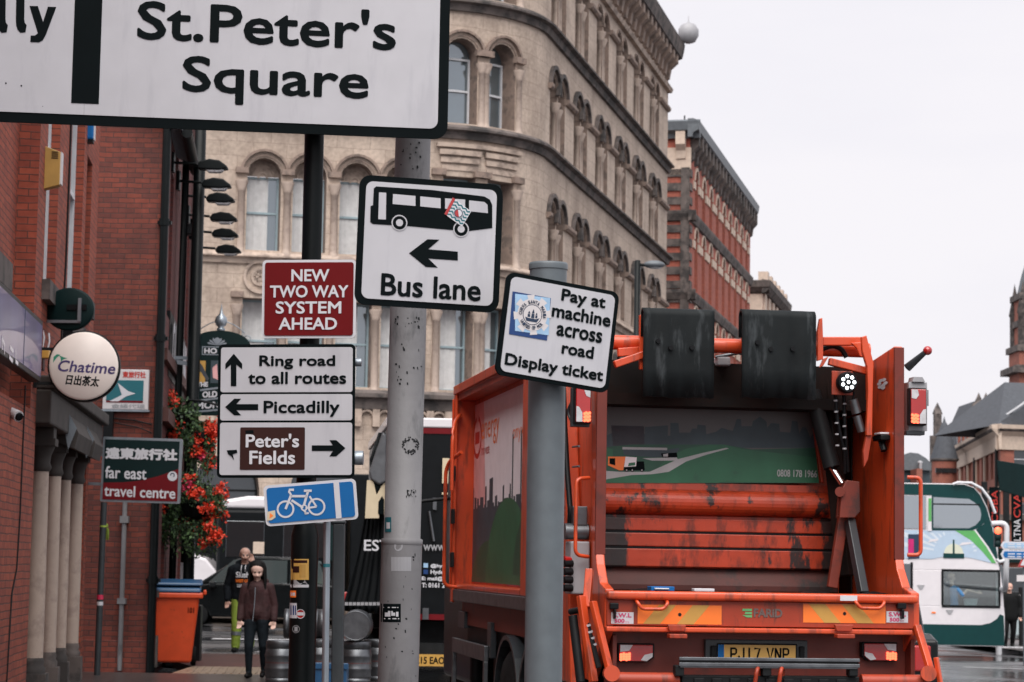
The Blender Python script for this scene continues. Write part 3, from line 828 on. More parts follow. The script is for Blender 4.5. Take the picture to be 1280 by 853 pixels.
for z in (ZR[2], ZR[3], ZR[4]):
    b = MB(); G.sweep(-.25, tb1 - tb0, [(.02, z - .4), (-.1, z - .35), (-.18, z - .05), (-.18, z + .08), (.02, z + .12)], b); HF.sweep(13.5, 16.3, [(.02, z - .4), (-.1, z - .35), (-.18, z - .05), (-.18, z + .08), (.02, z + .12)], b)
    b.build('string_course', 'stone_sooty', red)
b = MB(); z = 0
while z < 19:                                             # banded stone corner
    HF.bx(14.55, 16.02, -.06, .02, z, z + .34, b); G.bx(-.06, .5, -.06, .02, z, z + .34, b); z += .62
HF.bx(15.62, 16.0, -.10, .02, 0, 19.0, b)
b.build('quoins', 'stone_sooty', red)
b = MB(); HF.bx(12, 16.05, -.06, .02, 18.7, 19.9, b); b.build('frieze', 'stone', red)
prof = [(.05, 20.3), (-.15, 20.3), (-.2, 20.5), (-.42, 20.62), (-.48, 21.0), (-.2, 21.12), (.05, 21.12)]
b = MB(); G.sweep(-.46, tb1 - tb0 + .15, prof, b); HF.sweep(11, 16.45, prof, b)
rc = b.build('cornice', 'lead', red)
for i in range(20):
    b = MB(); t = .1 + i * (tb1 - tb0 - .4) / 19
    G.sweep(t, t + .42, [(0, 19.3), (-.12, 19.4), (-.16, 19.75), (-.38, 20.0), (-.38, 20.58), (0, 20.58)], b); b.build('bracket', 'stone_sooty', rc)
for t in (13.2, 15.4):
    b = MB(); HF.sweep(t, t + .42, [(0, 19.3), (-.12, 19.4), (-.16, 19.75), (-.38, 20.0), (-.38, 20.58), (0, 20.58)], b); b.build('bracket', 'stone', rc)
b = MB(); q = RP.at(.3, .3, 0) - org2; b.cyl((q.x, q.y, 20.9), (q.x, q.y, 22.0), .05, .03, 6); b.build('spike', 'dark_metal', red)

# ---- lower brick block further along
tc0, tc1 = along(950) + 1, along(979)
A3 = o0 + sdir * tc0; org3 = Vector((A3.x, A3.y, -.6))
low = thing('brick_block', 'low red brick block with stone parapet beyond the tall brick warehouse, above the refuse truck', 'building', Matrix.Translation(org3))
P3 = Path((A3.x, A3.y), SA, tc1 - tc0); K = Fac(P3, org3, .3)
ops = [(1.6 + 2.6 * i, 2.6 + 2.6 * i, 13.6, 15.6, False) for i in range(int((tc1 - tc0 - 3) / 2.6))]
K.row(0, tc1 - tc0, 12, 17.2, ops); K.wq(0, tc1 - tc0, -.6, 12)
P3b = Path((A3.x - 9 * math.cos(SA - math.pi / 2), A3.y - 9 * math.sin(SA - math.pi / 2)), SA - math.pi / 2, 9); KB = Fac(P3b, org3); KB.w = K.w
KB.wq(0, 9, -.6, 17.2); K.w.quad(K.g(0, 0, 17.2), K.g(tc1 - tc0, 0, 17.2), K.g(tc1 - tc0, 9, 17.2), K.g(0, 9, 17.2), 0, [(0, 0)] * 4)
K.w.build('wall', 'brick_far', low, auto=False)
for o in ops: K.window(low, *o, 'frame_white', 'pane_dark', 1)
b = MB(); pr = [(.03, 17.0), (-.2, 17.05), (-.45, 17.35), (-.5, 17.7), (.03, 17.8)]
K.sweep(-.4, tc1 - tc0, pr, b); KB.sweep(0, 9.4, pr, b); b.build('cornice', 'stone_sooty', low)
b = MB()
for i in range(6):
    t = .1 + i * (tc1 - tc0 - 1.3) / 5; K.bx(t, t + 1.0, -.12, .02, 12, 17.0, b); K.bx(t + .1, t + .9, -.25, .3, 17.75, 18.3, b)
KB.bx(7.9, 9.0, -.1, .02, 10, 17.0, b); b.build('pilaster', 'stone', low)
b = MB(); b.box(-3, -.5, 1, 9, 17.2, 18.6); b.build('roof', 'slate', low)
# ------------------------------------------------------------------ left side: brick shop, corner block, pub
ldir = vdir(360, 698); LA = math.atan2(ldir.y, ldir.x)                   # direction of the side street
W0 = Vector((-2.73 / math.cos(LA - math.pi / 2) * 1.0, 0, 0))
def wpt(L, D):                                                          # a point at lateral L left of the vanishing line, depth D
    return Vector((ldir.x / ldir.y * D - L, D, 0))
yawL = LA
FW = Fr(wpt(2.73, 20.0), yawL)                                           # X runs away along the wall, Y goes into it
shop = thing('brick_shop', 'red brick corner shop with four stone columns behind the round cream sign', 'building', FW.M)
def wx(px, D=None): return FW.pt(px, 600)[0]
PB = Path((0, 0), 0, 40)
class LF(Fac):
    def __init__(s, dep): s.P = PB; s.dep = dep; s.O = Vector((0, 0, 0)); s.w = MB()
S1 = LF(.20)
xs = lambda p: FW.pt(p, 700)[0]                          # ground-floor features
xu = lambda p: FW.pt(p, 265)[0]                          # first-floor features
w_end = xu(122)
x_step = xu(47)
zt = 8.3
ops = [(xu(57.5) - .05, xu(72), 4.55, 7.6, False), (xu(87), xu(103), 4.45, 7.6, False), (xu(107), xu(113.5), 4.9, 6.75, False)]
S1.row(x_step, w_end, 3.1, zt, ops); S1.wq(xs(104), w_end, -.1, 3.1)
S1.w.quad((x_step, 0, -.1), (x_step, .22, -.1), (x_step, .22, zt), (x_step, 0, zt), 0, [(0, 0), (.22, 0), (.22, zt), (0, zt)])
# nearer bay is set back
S2 = LF(.20)
S2.row(-16, x_step, 3.1, zt, [(xu(1), xu(13), 4.5, 7.6, False), (-6, -4, 4.5, 7.6, False), (-11, -9, 4.5, 7.6, False)])
for f_, u in zip(range(len(S2.w.v)), S2.w.v): S2.w.v[f_] = Vector((u.x, u.y + .22, u.z))
S1.w.add(S2.w.v, S2.w.f, 0, S2.w.uv)
S1.wq(-16, xs(38), -.1, 3.1)
S1.w.quad((xs(38), 0, -.1), (xs(38), .55, -.1), (xs(38), .55, 3.1), (xs(38), 0, 3.1), 0, [(0, 0), (.55, 0), (.55, 3.1), (0, 3.1)])
S1.wq(xs(38), xs(104), -.1, 3.1, .55)
S1.w.quad((xs(104), .55, -.1), (xs(104), 0, -.1), (xs(104), 0, 3.1), (xs(104), .55, 3.1), 0, [(0, 0), (.55, 0), (.55, 3.1), (0, 3.1)])
S1.w.quad((-16, 6, zt), (-16, 0, zt), (w_end, 0, zt), (w_end, 6, zt), 0, [(0, 0)] * 4)
S1.w.build('wall', 'brick_shop', shop, auto=False)
for o in ops[:2]: S1.window(shop, *o, 'frame_white', 'pane', 1, fw=.11)
S1.window(shop, *ops[2], 'dark_metal', 'pane_dark', 0)
b = MB(); b.box(xu(1), xu(1) + .14, .30, .4, 4.5, 7.6); b.box(xu(13) - .14, xu(13), .3, .4, 4.5, 7.6); b.box(xu(1), xu(13), .3, .4, 4.5, 4.65)
f = b.build('window', 'frame_white', shop); q = MB(); q.box(xu(1) + .1, xu(13) - .1, .36, .38, 4.6, 7.6); q.build('pane', 'pane', f)
b = MB()
for o in ops: b.box(o[0] - .1, o[1] + .1, -.09, .12, o[2] - .22, o[2] - .002)
b.box(xs(-6), xs(15), .1, .4, 4.2, 4.48); b.build('sill', 'stone_sooty', shop)
b = MB(); b.box(xs(38) - .02, xs(108), -.16, .5, 2.98, 3.35); b.box(xs(38) - .02, xs(108), -.24, .5, 3.35, 3.5); b.build('entablature', 'soot_dark', shop, bevel=.02)
for p, rr in ((50, .105), (67.5, .09), (81, .082), (95, .098)):          # four attached columns
    x = xs(p) - .12; r = rr
    c = MB(); c.lathe([(r, .46), (r * 1.0, 1.3), (r * .9, 2.52)], (x, .02, 0), 24); co = c.build('column', 'stone_shaft', shop)
    c = MB(); c.lathe([(r * 1.25, .30), (r * 1.28, .36), (r * 1.05, .39), (r * 1.15, .43), (r * 1.0, .47)], (x, .02, 0), 20); c.box(x - r * 1.5, x + r * 1.5, .02 - r * 1.5, .02 + r * 1.5, -.02, .30); c.build('base', 'stone_sooty', co)
    c = MB(); c.lathe([(r * .95, 2.5), (r * 1.2, 2.54), (r * 1.0, 2.6), (r * 1.1, 2.68), (r * 1.5, 2.78)], (x, .02, 0), 20); c.box(x - r * 1.6, x + r * 1.6, .02 - r * 1.6, .02 + r * 1.6, 2.78, 2.86); c.box(x - r * 1.4, x + r * 1.4, .02 - r * 1.4, .02 + r * 1.4, 2.86, 2.98); c.build('capital', 'soot_dark', co)
b = MB(); b.tube([(xs(22), -.012, 3.3), (xs(21.5), -.012, 2.0), (xs(20), -.012, 1.45), (xs(15), -.012, 1.2), (xs(12), -.012, .1)], .008, 6)
b.tube([(xu(84), -.012, 8.2), (xu(83.5), -.012, 5), (xu(80), -.012, 3.6)], .012, 6); b.build('cable', 'black_plastic', shop)
b = MB()                                                                  # dark slanting canopy panels over the door
for p, q in ((64, 84), (88, 99)):
    x0, x1 = xs(p), xs(q)
    b.add([(x0, 0, 3.5), (x1, 0, 3.5), (x0, -.26, 3.0), (x1, -.26, 3.0), (x0, -.22, 2.82), (x1, -.22, 2.82), (x0, 0, 2.9), (x1, 0, 2.9)], [(0, 1, 3, 2), (2, 3, 5, 4), (4, 5, 7, 6), (0, 2, 4, 6), (1, 7, 5, 3)])
b.build('canopy', 'soot_dark', shop)
b = MB()
for p in (63, 87.5): x0 = xs(p) - .03; b.add([(x0, -.02, 3.45), (x0, -.25, 3.05), (x0, -.16, 2.8)], [(0, 1, 2)])
b.build('canopy_trim', 'galv', shop)

# corner block with the blank brick face towards us
FB = Fr(at(118, 696, 32.5) * 1.0, 0.0); FB = Fr((at(112, 696, 32.5).x, 32.5, 0), 0.0)
corner = thing('brick_corner_block', 'blank dark red brick gable end with drainpipes facing the pavement behind the columns', 'building', FB.M)
bx0, bx1 = 0.0, FB.pt(194, 690)[0]
e = Vector((ldir.x, ldir.y)) * 14
b = MB(); uvq = lambda w_, h_: [(0, 0), (w_, 0), (w_, h_), (0, h_)]
b.quad((-3, 0, -.15), (bx1, 0, -.15), (bx1, 0, 8.9), (-3, 0, 8.9), 0, uvq(bx1 + 3, 9.05))
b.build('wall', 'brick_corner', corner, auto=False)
b = MB(); b.box(bx0 - .1, bx1 + .02, -.05, -.002, -.1, .38); b.build('plinth', 'brick_corner', corner, bevel=.01)
x, _ = FB.pt(193.5, 690)
b = MB(); b.cyl((x, -.09, -.1), (x, -.09, 8.9), .062, n=14)
for z in (1.2, 2.9, 4.7, 6.4): b.cyl((x, -.09, z), (x, -.09, z + .1), .078, n=14); b.box(x - .1, x + .1, -.1, 0, z + .02, z + .07)
b.build('drainpipe', 'pole_black', corner)
x, z1 = FB.pt(156, 628); x2, _ = FB.pt(150, 825)
b = MB(); b.cyl((x2 + .01, -.07, -.05), (x2 + .01, -.07, z1), .035, n=10); b.box(x2 - .05, x2 + .07, -.12, 0, z1 - .3, z1 - .2); b.box(x2 - .05, x2 + .07, -.12, 0, .9, .98)
b.build('conduit', 'column_grey', corner)
x0, z0 = FB.pt(130, 548); x1, z1 = FB.pt(143, 515)
b = MB(); b.box(x0, x1, -.1, 0, z0, z1); b.tube([(x1, -.03, z1 - .1), (x1 + .3, -.03, z1 - .12), (bx1 - .1, -.03, z1 - .18)], .012, 6); b.tube([(x1, -.03, z1 - .16), (x1 + .35, -.03, z1 - .22), (bx1 - .1, -.03, z1 - .3)], .010, 6); b.build('meter_box', 'black_plastic', corner, bevel=.01)

# the pub flank that recedes behind it
FP = Fr(wpt(1.915, 32.5), yawL)
pub = thing('brick_pub', 'dark red brick pub flank receding behind the drainpipe, hung with lamps and white letters', 'building', FP.M)
S3 = LF(.18); xp = lambda p: FP.pt(p, 500)[0]
Lp = 8.3
po = []
for i in range(6):
    x = .9 + 1.9 * i; po.append((x, x + .85, 5.2, 7.4, False)) if i < 4 and abs(x + .4 - 3.0) > .5 else None
Lq = 3.0
S3.row(0, Lq, 4.6, 7.85, [o for o in po if o[1] < Lq]); S3.row(Lq, Lp, 4.6, 11, [o for o in po if o[0] > Lq])
S3.w.quad((Lq, 0, 7.85), (Lq, 9, 7.85), (Lq, 9, 11), (Lq, 0, 11), 0, uvq(9, 2.5))
po2 = [(1.4 + 2.6 * i, 2.35 + 2.6 * i, 1.0, 3.0, True) for i in range(3)]
S3.row(0, Lp, -.15, 4.6, po2)
S3.w.quad((Lq, 0, 11), (Lp, 0, 11), (Lp, 9, 11), (Lq, 9, 11), 0, [(0, 0)] * 4); S3.w.quad((Lp, 0, -.1), (Lp, 9, -.1), (Lp, 9, 11), (Lp, 0, 11), 0, uvq(9, 11))
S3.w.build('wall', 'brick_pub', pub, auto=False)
for o in po + po2: S3.window(pub, *o, 'dark_metal', 'pane_dark', 1)
b = MB(); b.box(0.05, Lp, -.12, 0, 3.55, 3.75); b.box(0.05, Lp, -.08, 0, 4.45, 4.62); b.build('ledge', 'grime_brick', pub)
b = MB(); b.add([(-.2, -.2, 7.9), (Lq - .02, -.2, 7.9), (Lq - .02, 4, 10.4), (-.2, 4, 10.4), (-.2, -.2, 7.82), (Lq - .02, -.2, 7.82), (Lq - .02, 4, 10.3), (-.2, 4, 10.3)], [(0, 1, 2, 3), (4, 7, 6, 5), (0, 4, 5, 1), (1, 5, 6, 2)]); b.build('roof', 'lead', pub)
b = MB(); b.cyl((.05, -.26, 7.82), (Lq, -.26, 7.76), .085, n=12); b.tube([(Lq - .1, -.26, 7.76), (Lq - .1, -.12, 8.0), (Lq - .1, -.1, 0)], .06, 8); b.build('gutter', 'pole_black', pub)
b = MB(); b.cyl((Lp - .5, -.1, -.1), (Lp - .5, -.1, 11), .07, n=10); b.build('drainpipe', 'pole_black', pub)
b = MB(); b.box(.02, 2.2, -.07, 0, 1.0, 1.1); b.box(.02, Lp, -.07, 0, .0, .45); b.build('plinth', 'stone_sooty', pub)

# floodlights on arms
lamp_root = None
for i, (px, py, D) in enumerate(((263, 208, 33.4), (268, 231, 34.8), (273, 249, 36.0), (277, 273, 37.4), (279, 293, 38.8), (283, 313, 40.2))):
    P = at(px, py, D); Fl = Fr((P.x, P.y, P.z), 0)
    wxp = wpt(1.915, D).x - P.x
    L_ = ['uppermost floodlight on a black arm from the pub wall, largest of the row', 'second floodlight from the top in the column of black arm lamps', 'third floodlight from the top in the column of black arm lamps', 'fourth floodlight from the top, just above the sensor box', 'fifth floodlight from the top, arm level with the window bar', 'lowest and smallest floodlight in the column of black arm lamps'][i]
    if lamp_root is None:
        r = thing('floodlight', L_, 'lamp', Fl.M, 'floodlights on arms along the pub wall')
        a = MB(); a.cyl((wxp, 0, .05), (-.2, 0, .03), .022, n=8); a.box(wxp, wxp + .05, -.08, .08, -.1, .2); a.build('arm', 'pole_black', r)
        h = MB(); n_ = 12
        prof = [(-.28, .00), (-.22, .07), (-.05, .11), (.14, .09), (.28, .0), (.30, -.05), (.12, -.075), (-.26, -.06)]
        for (u, v), (u2, v2) in zip(prof, prof[1:]): pass
        h.prism([(u, v) for u, v in prof], -.13, .13); 
        for i_, v_ in enumerate(h.v): h.v[i_] = Vector((v_.x * .8 + .03, v_.y * .8, v_.z * .9))
        h.build('lamp_head', 'pole_black', r, bevel=.02, seg=3)
        g_ = MB(); g_.prism([(-.12, -.068), (.22, -.064), (.16, -.11), (-.06, -.11)], -.08, .08)
        for i_, v_ in enumerate(g_.v): g_.v[i_] = Vector((v_.x * .8 + .03, v_.y, v_.z * .9))
        g_.build('lens', 'lens_clear', r, bevel=.015)
        lamp_root = r; lw = wxp
    else:
        r = copy_tree(lamp_root); r.matrix_world = Fl.M; r['label'] = L_
# dark sensor box on the wall between the lamps
P = at(231, 287, 38.5); F_ = Fr(P, yawL); o = thing('security_camera', 'small dark box camera on the pub wall between the lamp arms', 'camera', F_.M)
b = MB(); b.box(-.12, .12, -.14, .14, -.1, .1); b.build('body', 'black_plastic', o, bevel=.02); b = MB(); b.bar((0, .1, 0), (0, .45, .05), .05, .05); b.build('bracket', 'dark_metal', o)
b = MB(); b.prism([(-.15, .12), (.15, .12), (.2, .16), (-.2, .16)], -.18, .12); b.build('hood', 'black_plastic', o)

# white letters on the pub
P = Fr(wpt(1.955, 34.0), yawL)
x0, z1 = P.pt(213, 362); x1, z0 = P.pt(231, 412)
o = thing('pub_letters', 'row of large white raised letters on a dark board along the pub wall', 'sign', P.M)
zc = 4.85
b = MB(); b.box(.2, 5.3, -.05, .01, zc - .5, zc + .5); b.build('board', 'black_plastic', o)
b = MB(); b.text('OLD MONK', .4, 5.1, zc - .38, zc + .38, -.09, bold=.03); b.build('lettering', 'letter_white', o)
# ------------------------------------------------------------------ road signs in the foreground
class Sign:
    """a flat sign: plane through pixel (px,py) at depth D; contents are placed from photograph pixels."""
    def __init__(s, name, label, px, py, D, yaw=0, roll=0, cat='sign', group=None):
        s.f = Fr(at(px, py, D), R(yaw), roll); s.t = thing(name, label, cat, s.f.M, group); s.L = 0
    def p(s, a, b): return s.f.pt(a, b)
    def poly(s, pts): return s.f.poly(pts)
    def box4(s, l, r, t, b):
        return s.p(*l)[0], s.p(*r)[0], s.p(*b)[1], s.p(*t)[1]
    def plate(s, x0, x1, z0, z1, r, m, name='panel', y0=0.0, y1=.012, parent=None):
        b = MB(); b.prism(rrect(x0, x1, z0, z1, r), y0, y1); return b.build(name, m, parent or s.t)
    def text(s, mb, t, l, r, zt, zb, y, m=0, bold=.0, mt='sign_black', par=None):
        x0, x1, z0, z1 = s.box4(l, r, zt, zb); q = MB(); q.text(t, x0, x1, z0, z1, y, m, bold); return q.build('lettering', mt, par or s.t)

# -- the big overhead sign
S = Sign('direction_sign', 'large white black-bordered sign across the top reading St.Peter\'s Square', 333, 60, 10.7, 7.0, 0)
x0 = S.p(-560, 60)[0]; x1 = S.p(561.5, 60)[0]; z0 = S.p(333, 165.5)[1]; z1 = z0 + 1.55
bk = S.plate(x0, x1, z0, z1, .065, 'sign_black')
xa = S.p(549, 60)[0]; zb = S.p(333, 153)[1]
S.plate(x0 + .045, xa, zb, z1 - .045, .04, 'sign_white', 'face', -.004, -.0005)
b = MB(); v0, v1 = S.p(91.5, 60)[0], S.p(126, 60)[0]; zz = S.p(108, 130)[1]
b.flat([(v0, zz), (v1, zz), (v1, z1 - .12), (v0, z1 - .12)], -.006); b.build('divider', 'sign_black', S.t)
b = MB(); v = S.p(105.5, 130)[0]; b.box(v - .0012, v + .0012, -.0055, -.004, zb, zz); b.build('seam', 'grey_box', S.t)
b = MB()
S.text(b, "St.Peter's", (171.5, 30), (495, 45), (200, .5), (195, 51), -.006, 0, .0055)
S.text(b, 'Square', (228, 95), (461, 100), (252, 70.5), (308, 132), -.006, 0, .0055)
h = lambda a, c: S.p(a, c)
def stroke(pts, wd): b.ribbon([h(*q) for q in pts], wd, -.006)
lw = .027
for dx in (0, 23.5):
    b.flat([h(dx - 2, -62), h(dx + 8.2, -61.5), h(dx + 7, 24), h(dx - 3.5, 24)], -.0062)
    b.flat([h(dx - 3.5, 24), h(dx + 7, 24), h(dx + 7.6, 29), h(dx + 10, 32), h(dx + 14.5 - 6, 41), h(dx + 2, 41.5), h(dx - 1.5, 37.5), h(dx - 3.2, 32)], -.0062)
b.flat([h(37, 8), h(47.5, 8.2), h(54, 28), h(60, 9), h(70.5, 9.3), h(57, 45), h(53.5, 51), h(49, 53.5), h(38, 53), h(38.5, 45), h(44, 45), h(47.5, 42)], -.0062)
b.build('lettering', 'sign_black', S.t)
b = MB()
for q in ((7.5, 104.5), (26.8, 107.7), (53.5, 133.5)):
    c = S.p(*q); b.flat(circ(c[0], c[1], .004 if q[0] < 50 else .002, 8), -.006)
b.build('bolt', 'sign_black', S.t)
top_sign = S

# -- bus lane sign
S = Sign('bus_lane_sign', 'square white sign with black bus pictogram and left arrow reading Bus lane', 536, 304, 9.25, 11.5, .022)
x0, x1, z0, z1 = S.box4((446.5, 300), (626, 310), (537, 224.5), (537, 386))
S.plate(x0, x1, z0, z1, .045, 'sign_black')
S.plate(x0 + .027, x1 - .026, z0 + .026, z1 - .026, .03, 'sign_white', 'face', -.004, -.0005)
b = MB(); b.prism([(x1 - .02, -.001), (x1 + .012, .055), (x1 + .008, .06), (x1 - .03, .014)], z0 + .05, z1 - .05, 0, 'z'); b.build('bent_edge', 'sign_black', S.t)
b = MB(); Y = -.006
b.flat(S.poly([(463, 258), (466, 257), (467, 236), (470, 233.5), (540, 238), (605, 246), (612, 250), (615, 257), (615, 285.5), (587, 289), (565, 288), (510, 283), (466, 280.5), (462.5, 278)]), Y)
for q in ((499, 279), (576, 287)):
    c = S.p(*q); b.flat(circ(c[0], c[1], .0285, 20), -.0075)
b.flat(S.poly([(511, 317), (534, 299.5), (549, 300), (535, 312), (572, 315), (572, 326), (535, 323.5), (547, 335), (532, 334)]), Y)
S.text(b, 'Bus lane', (476, 355), (601, 360), (482, 342), (482, 370), Y, 0, .0027)
b.build('pictogram', 'sign_black', S.t)
b = MB(); wn = -.007
for q in ([(473.5, 241), (482.5, 241.5), (482, 275), (472.5, 274.5)], [(491, 243), (519, 245.5), (519, 258), (490.5, 255.5)], [(525, 246), (550.5, 248.5), (550.5, 261), (525, 258.5)], [(556, 248.5), (581, 250), (581, 263), (556, 261.5)], [(586, 251), (605, 253), (609, 256.5), (609.5, 267), (586, 264.5)]):
    b.flat(S.poly(q), wn)
for q in ((499, 279), (576, 287)):
    c = S.p(*q)
    b.flat(circ(c[0], c[1], .0335, 20), -.0068); b.flat(circ(c[0], c[1], .015, 20), -.0085)
b.build('pictogram_cutout', 'sign_white', S.t)
b = MB(); k = [(565.5, 247.5), (588.5, 265), (577, 284), (555, 268)]; b.flat(S.poly(k), -.010)
A_, B_, C_, D_ = [Vector(S.p(*q)) for q in k]
st = lambda u, v: tuple(A_ * (1 - u) * (1 - v) + B_ * u * (1 - v) + C_ * u * v + D_ * (1 - u) * v)
for i in range(5):
    v = .1 + .19 * i
    pts = [st(.03 + .94 * j / 8, v + (.05 if j % 2 else -.04)) for j in range(9)]
    b.ribbon(pts, .007, -.0105 - .0001 * i, 1)
b.flat([st(0, 0), st(.13, 0), st(.13, 1), st(0, 1)], -.0115, 2)
c = st(.55, .52); b.flat(circ(c[0], c[1], .021, 16), -.012, 0); b.flat(circ(c[0], c[1], .019, 16), -.0125, 3); b.flat(circ(c[0], c[1], .015, 16, 100, 280), -.013, 2); b.flat(circ(c[0], c[1], .015, 16, -80, 100), -.013, 0)
b.build('sticker', ['letter_white', 'teal_sign', 'lens_red', 'navy'], S.t)

# -- pay at machine sign
S = Sign('parking_sign', 'tilted white sign with blue emblem sticker reading Pay at machine across road', 697, 413, 9.1, 22, .112)
x0, x1, z0, z1 = S.box4((626.5, 404), (767.5, 428), (704, 352.5), (689, 480))
S.plate(x0, x1, z0, z1, .035, 'sign_black')
S.plate(x0 + .019, x1 - .019, z0 + .017, z1 - .017, .025, 'sign_white', 'face', -.004, -.0005)
b = MB(); Y = -.006; bo = .0024
S.text(b, 'Pay at', (701, 371), (756.5, 379), (705, 361.2), (727, 385.5), Y, 0, bo)
S.text(b, 'machine', (689, 391), (762.5, 403), (729, 386.5), (693, 397), Y, 0, bo)
S.text(b, 'across', (695, 413), (752, 423), (702, 407), (702, 421), Y, 0, bo)
S.text(b, 'road', (701.5, 436), (741.5, 442), (737.5, 433), (704, 443), Y, 0, bo)
S.text(b, 'Display ticket', (630.5, 450), (753, 474), (633, 441.3), (661, 466), Y, 0, bo)
b = MB(); b.flat(S.poly([(640, 364.5), (688, 373), (683, 426), (635.5, 418)]), -.006); e_ = b.build('emblem', 'deep_blue', S.t)
b = MB(); b.flat(S.poly([(643, 367.5), (687, 373), (685, 419.5), (643, 414)]), -.007)
c = S.p(664.5, 394); rr = .066
for i in range(8):
    a = R(360 * i / 8); b.flat([(c[0], c[1]), (c[0] + .083 * math.cos(a), c[1] + .083 * math.sin(a)), (c[0] + .083 * math.cos(a + .4), c[1] + .083 * math.sin(a + .4))], -.0074, 1)
b.flat(circ(c[0], c[1], rr, 32), -.008, 1); b.flat(circ(c[0], c[1], .0425, 32), -.0085, 2); b.flat(circ(c[0], c[1], .0395, 32), -.009, 1)
def ringtext(t, a0, a1, rad, hgt, up):
    n = len(t)
    for i, ch in enumerate(t):
        if ch == ' ': continue
        a = R(a0 + (a1 - a0) * (i + .5) / n); wd = hgt * .62
        ux, uz = (math.sin(a), -math.cos(a)) if up else (-math.sin(a), math.cos(a))
        vx, vz = (math.cos(a), math.sin(a)) if up else (-math.cos(a), -math.sin(a))
        ox, oz = c[0] + rad * math.cos(a), c[1] + rad * math.sin(a)
        b.text(ch, -wd / 2, wd / 2, -hgt / 2, hgt / 2, -.0094, 2, .0004, fn=lambda x, y, z: (ox + ux * x + vx * z, y, oz + uz * x + vz * z))
ringtext('CURVA SANTA MARIA', 188, -8, .053, .014, True)
ringtext('UNITED OF MCR', 212, 328, .053, .014, False)
s_ = lambda pts: [(c[0] + a * .0011, c[1] + q * .0011) for a, q in pts]
b.flat(s_([(-28, -12), (-22, -26), (20, -26), (30, -8), (16, -14), (-14, -14)]), -.0098, 2)
for x, h0, h1, wd in ((-14, -10, 12, 11), (2, -12, 20, 13), (16, -10, 10, 9)):
    b.flat(s_([(x - wd / 2, h0), (x + wd / 2, h0), (x + wd / 2 - 1, (h0 + h1) / 2), (x - wd / 2 + 1, (h0 + h1) / 2)]), -.010, 2); b.flat(s_([(x - wd / 2 + 1, (h0 + h1) / 2 + 2), (x + wd / 2 - 1, (h0 + h1) / 2 + 2), (x + 1, h1), (x - 1, h1)]), -.0102, 2)
b.build('emblem_sticker', ['pale_blue', 'off_white', 'navy'], e_)

# -- red sign
S = Sign('temporary_road_sign', 'red sign with white capitals reading NEW TWO WAY SYSTEM AHEAD on the black post', 386, 374, 10.82, -4, -.012)
x0, x1, z0, z1 = S.box4((327.5, 374), (445, 374), (386, 325), (386, 423))
S.plate(x0, x1, z0, z1, .02, 'letter_white'); S.plate(x0 + .013, x1 - .013, z0 + .013, z1 - .013, .012, 'sign_red', 'face', -.004, -.0005)
b = MB()
for t, l, r, a, c in (('NEW', 364, 411.5, 337, 352.3), ('TWO WAY', 337.5, 435.5, 357, 372.5), ('SYSTEM', 345, 427, 377, 392.6), ('AHEAD', 349, 422, 397.3, 412.6)):
    S.text(b, t, (l, 375), (r, 375), (386, a), (386, c), -.006, 0, .0020, 'letter_white')

# -- direction sign on the same post
S = Sign('direction_sign', 'white direction sign in three panels listing Ring road, Piccadilly and Peter\'s Fields', 358, 514, 10.8, -2, -.016)
x0, x1, z0, z1 = S.box4((272, 514), (443.5, 514), (358, 430.5), (358, 597.5))
S.plate(x0, x1, z0, z1, .022, 'sign_black')
a0_, a1_ = S.p(275.5, 514)[0], S.p(440.5, 514)[0]; zz = lambda y: S.p(358, y)[1]
for t, c in ((434.5, 490.5), (493, 525.8), (528.5, 594)): S.plate(a0_, a1_, zz(c), zz(t), .012, 'sign_white', 'panel', -.005, -.0005)
b = MB(); Y = -.007; u = lambda q: [(x / 4 + 220, y / 4 + 320) for x, y in q]; u2 = lambda q: [(x / 4 + 220, y / 4 + 480) for x, y in q]
b = MB(); b.flat(S.poly(u([(290, 490), (332, 540), (332, 568), (303, 545), (303, 652), (275, 652), (275, 545), (248, 568), (248, 540)])), Y); b.build('arrow', 'sign_black', S.t)
b = MB(); b.flat(S.poly(u([(247, 757), (292, 715), (327, 715), (303, 742), (412, 742), (412, 772), (303, 772), (327, 798), (292, 798)])), Y); b.build('arrow', 'sign_black', S.t)
b = MB(); b.flat(S.poly(u2([(680, 308), (785, 308), (768, 282), (802, 282), (848, 322), (802, 363), (768, 363), (785, 336), (680, 336)])), Y); b.build('arrow', 'sign_black', S.t)
bo = .0024
S.text(b, 'Ring road', (324.3, 450), (419.3, 450), (372, 444.4), (372, 462), Y, 0, bo)
S.text(b, 'to all routes', (310.3, 472), (433, 472), (372, 465), (372, 480.5), Y, 0, bo)
S.text(b, 'Piccadilly', (329.7, 508), (424.8, 508), (378, 501.2), (378, 521.5), Y, 0, bo)

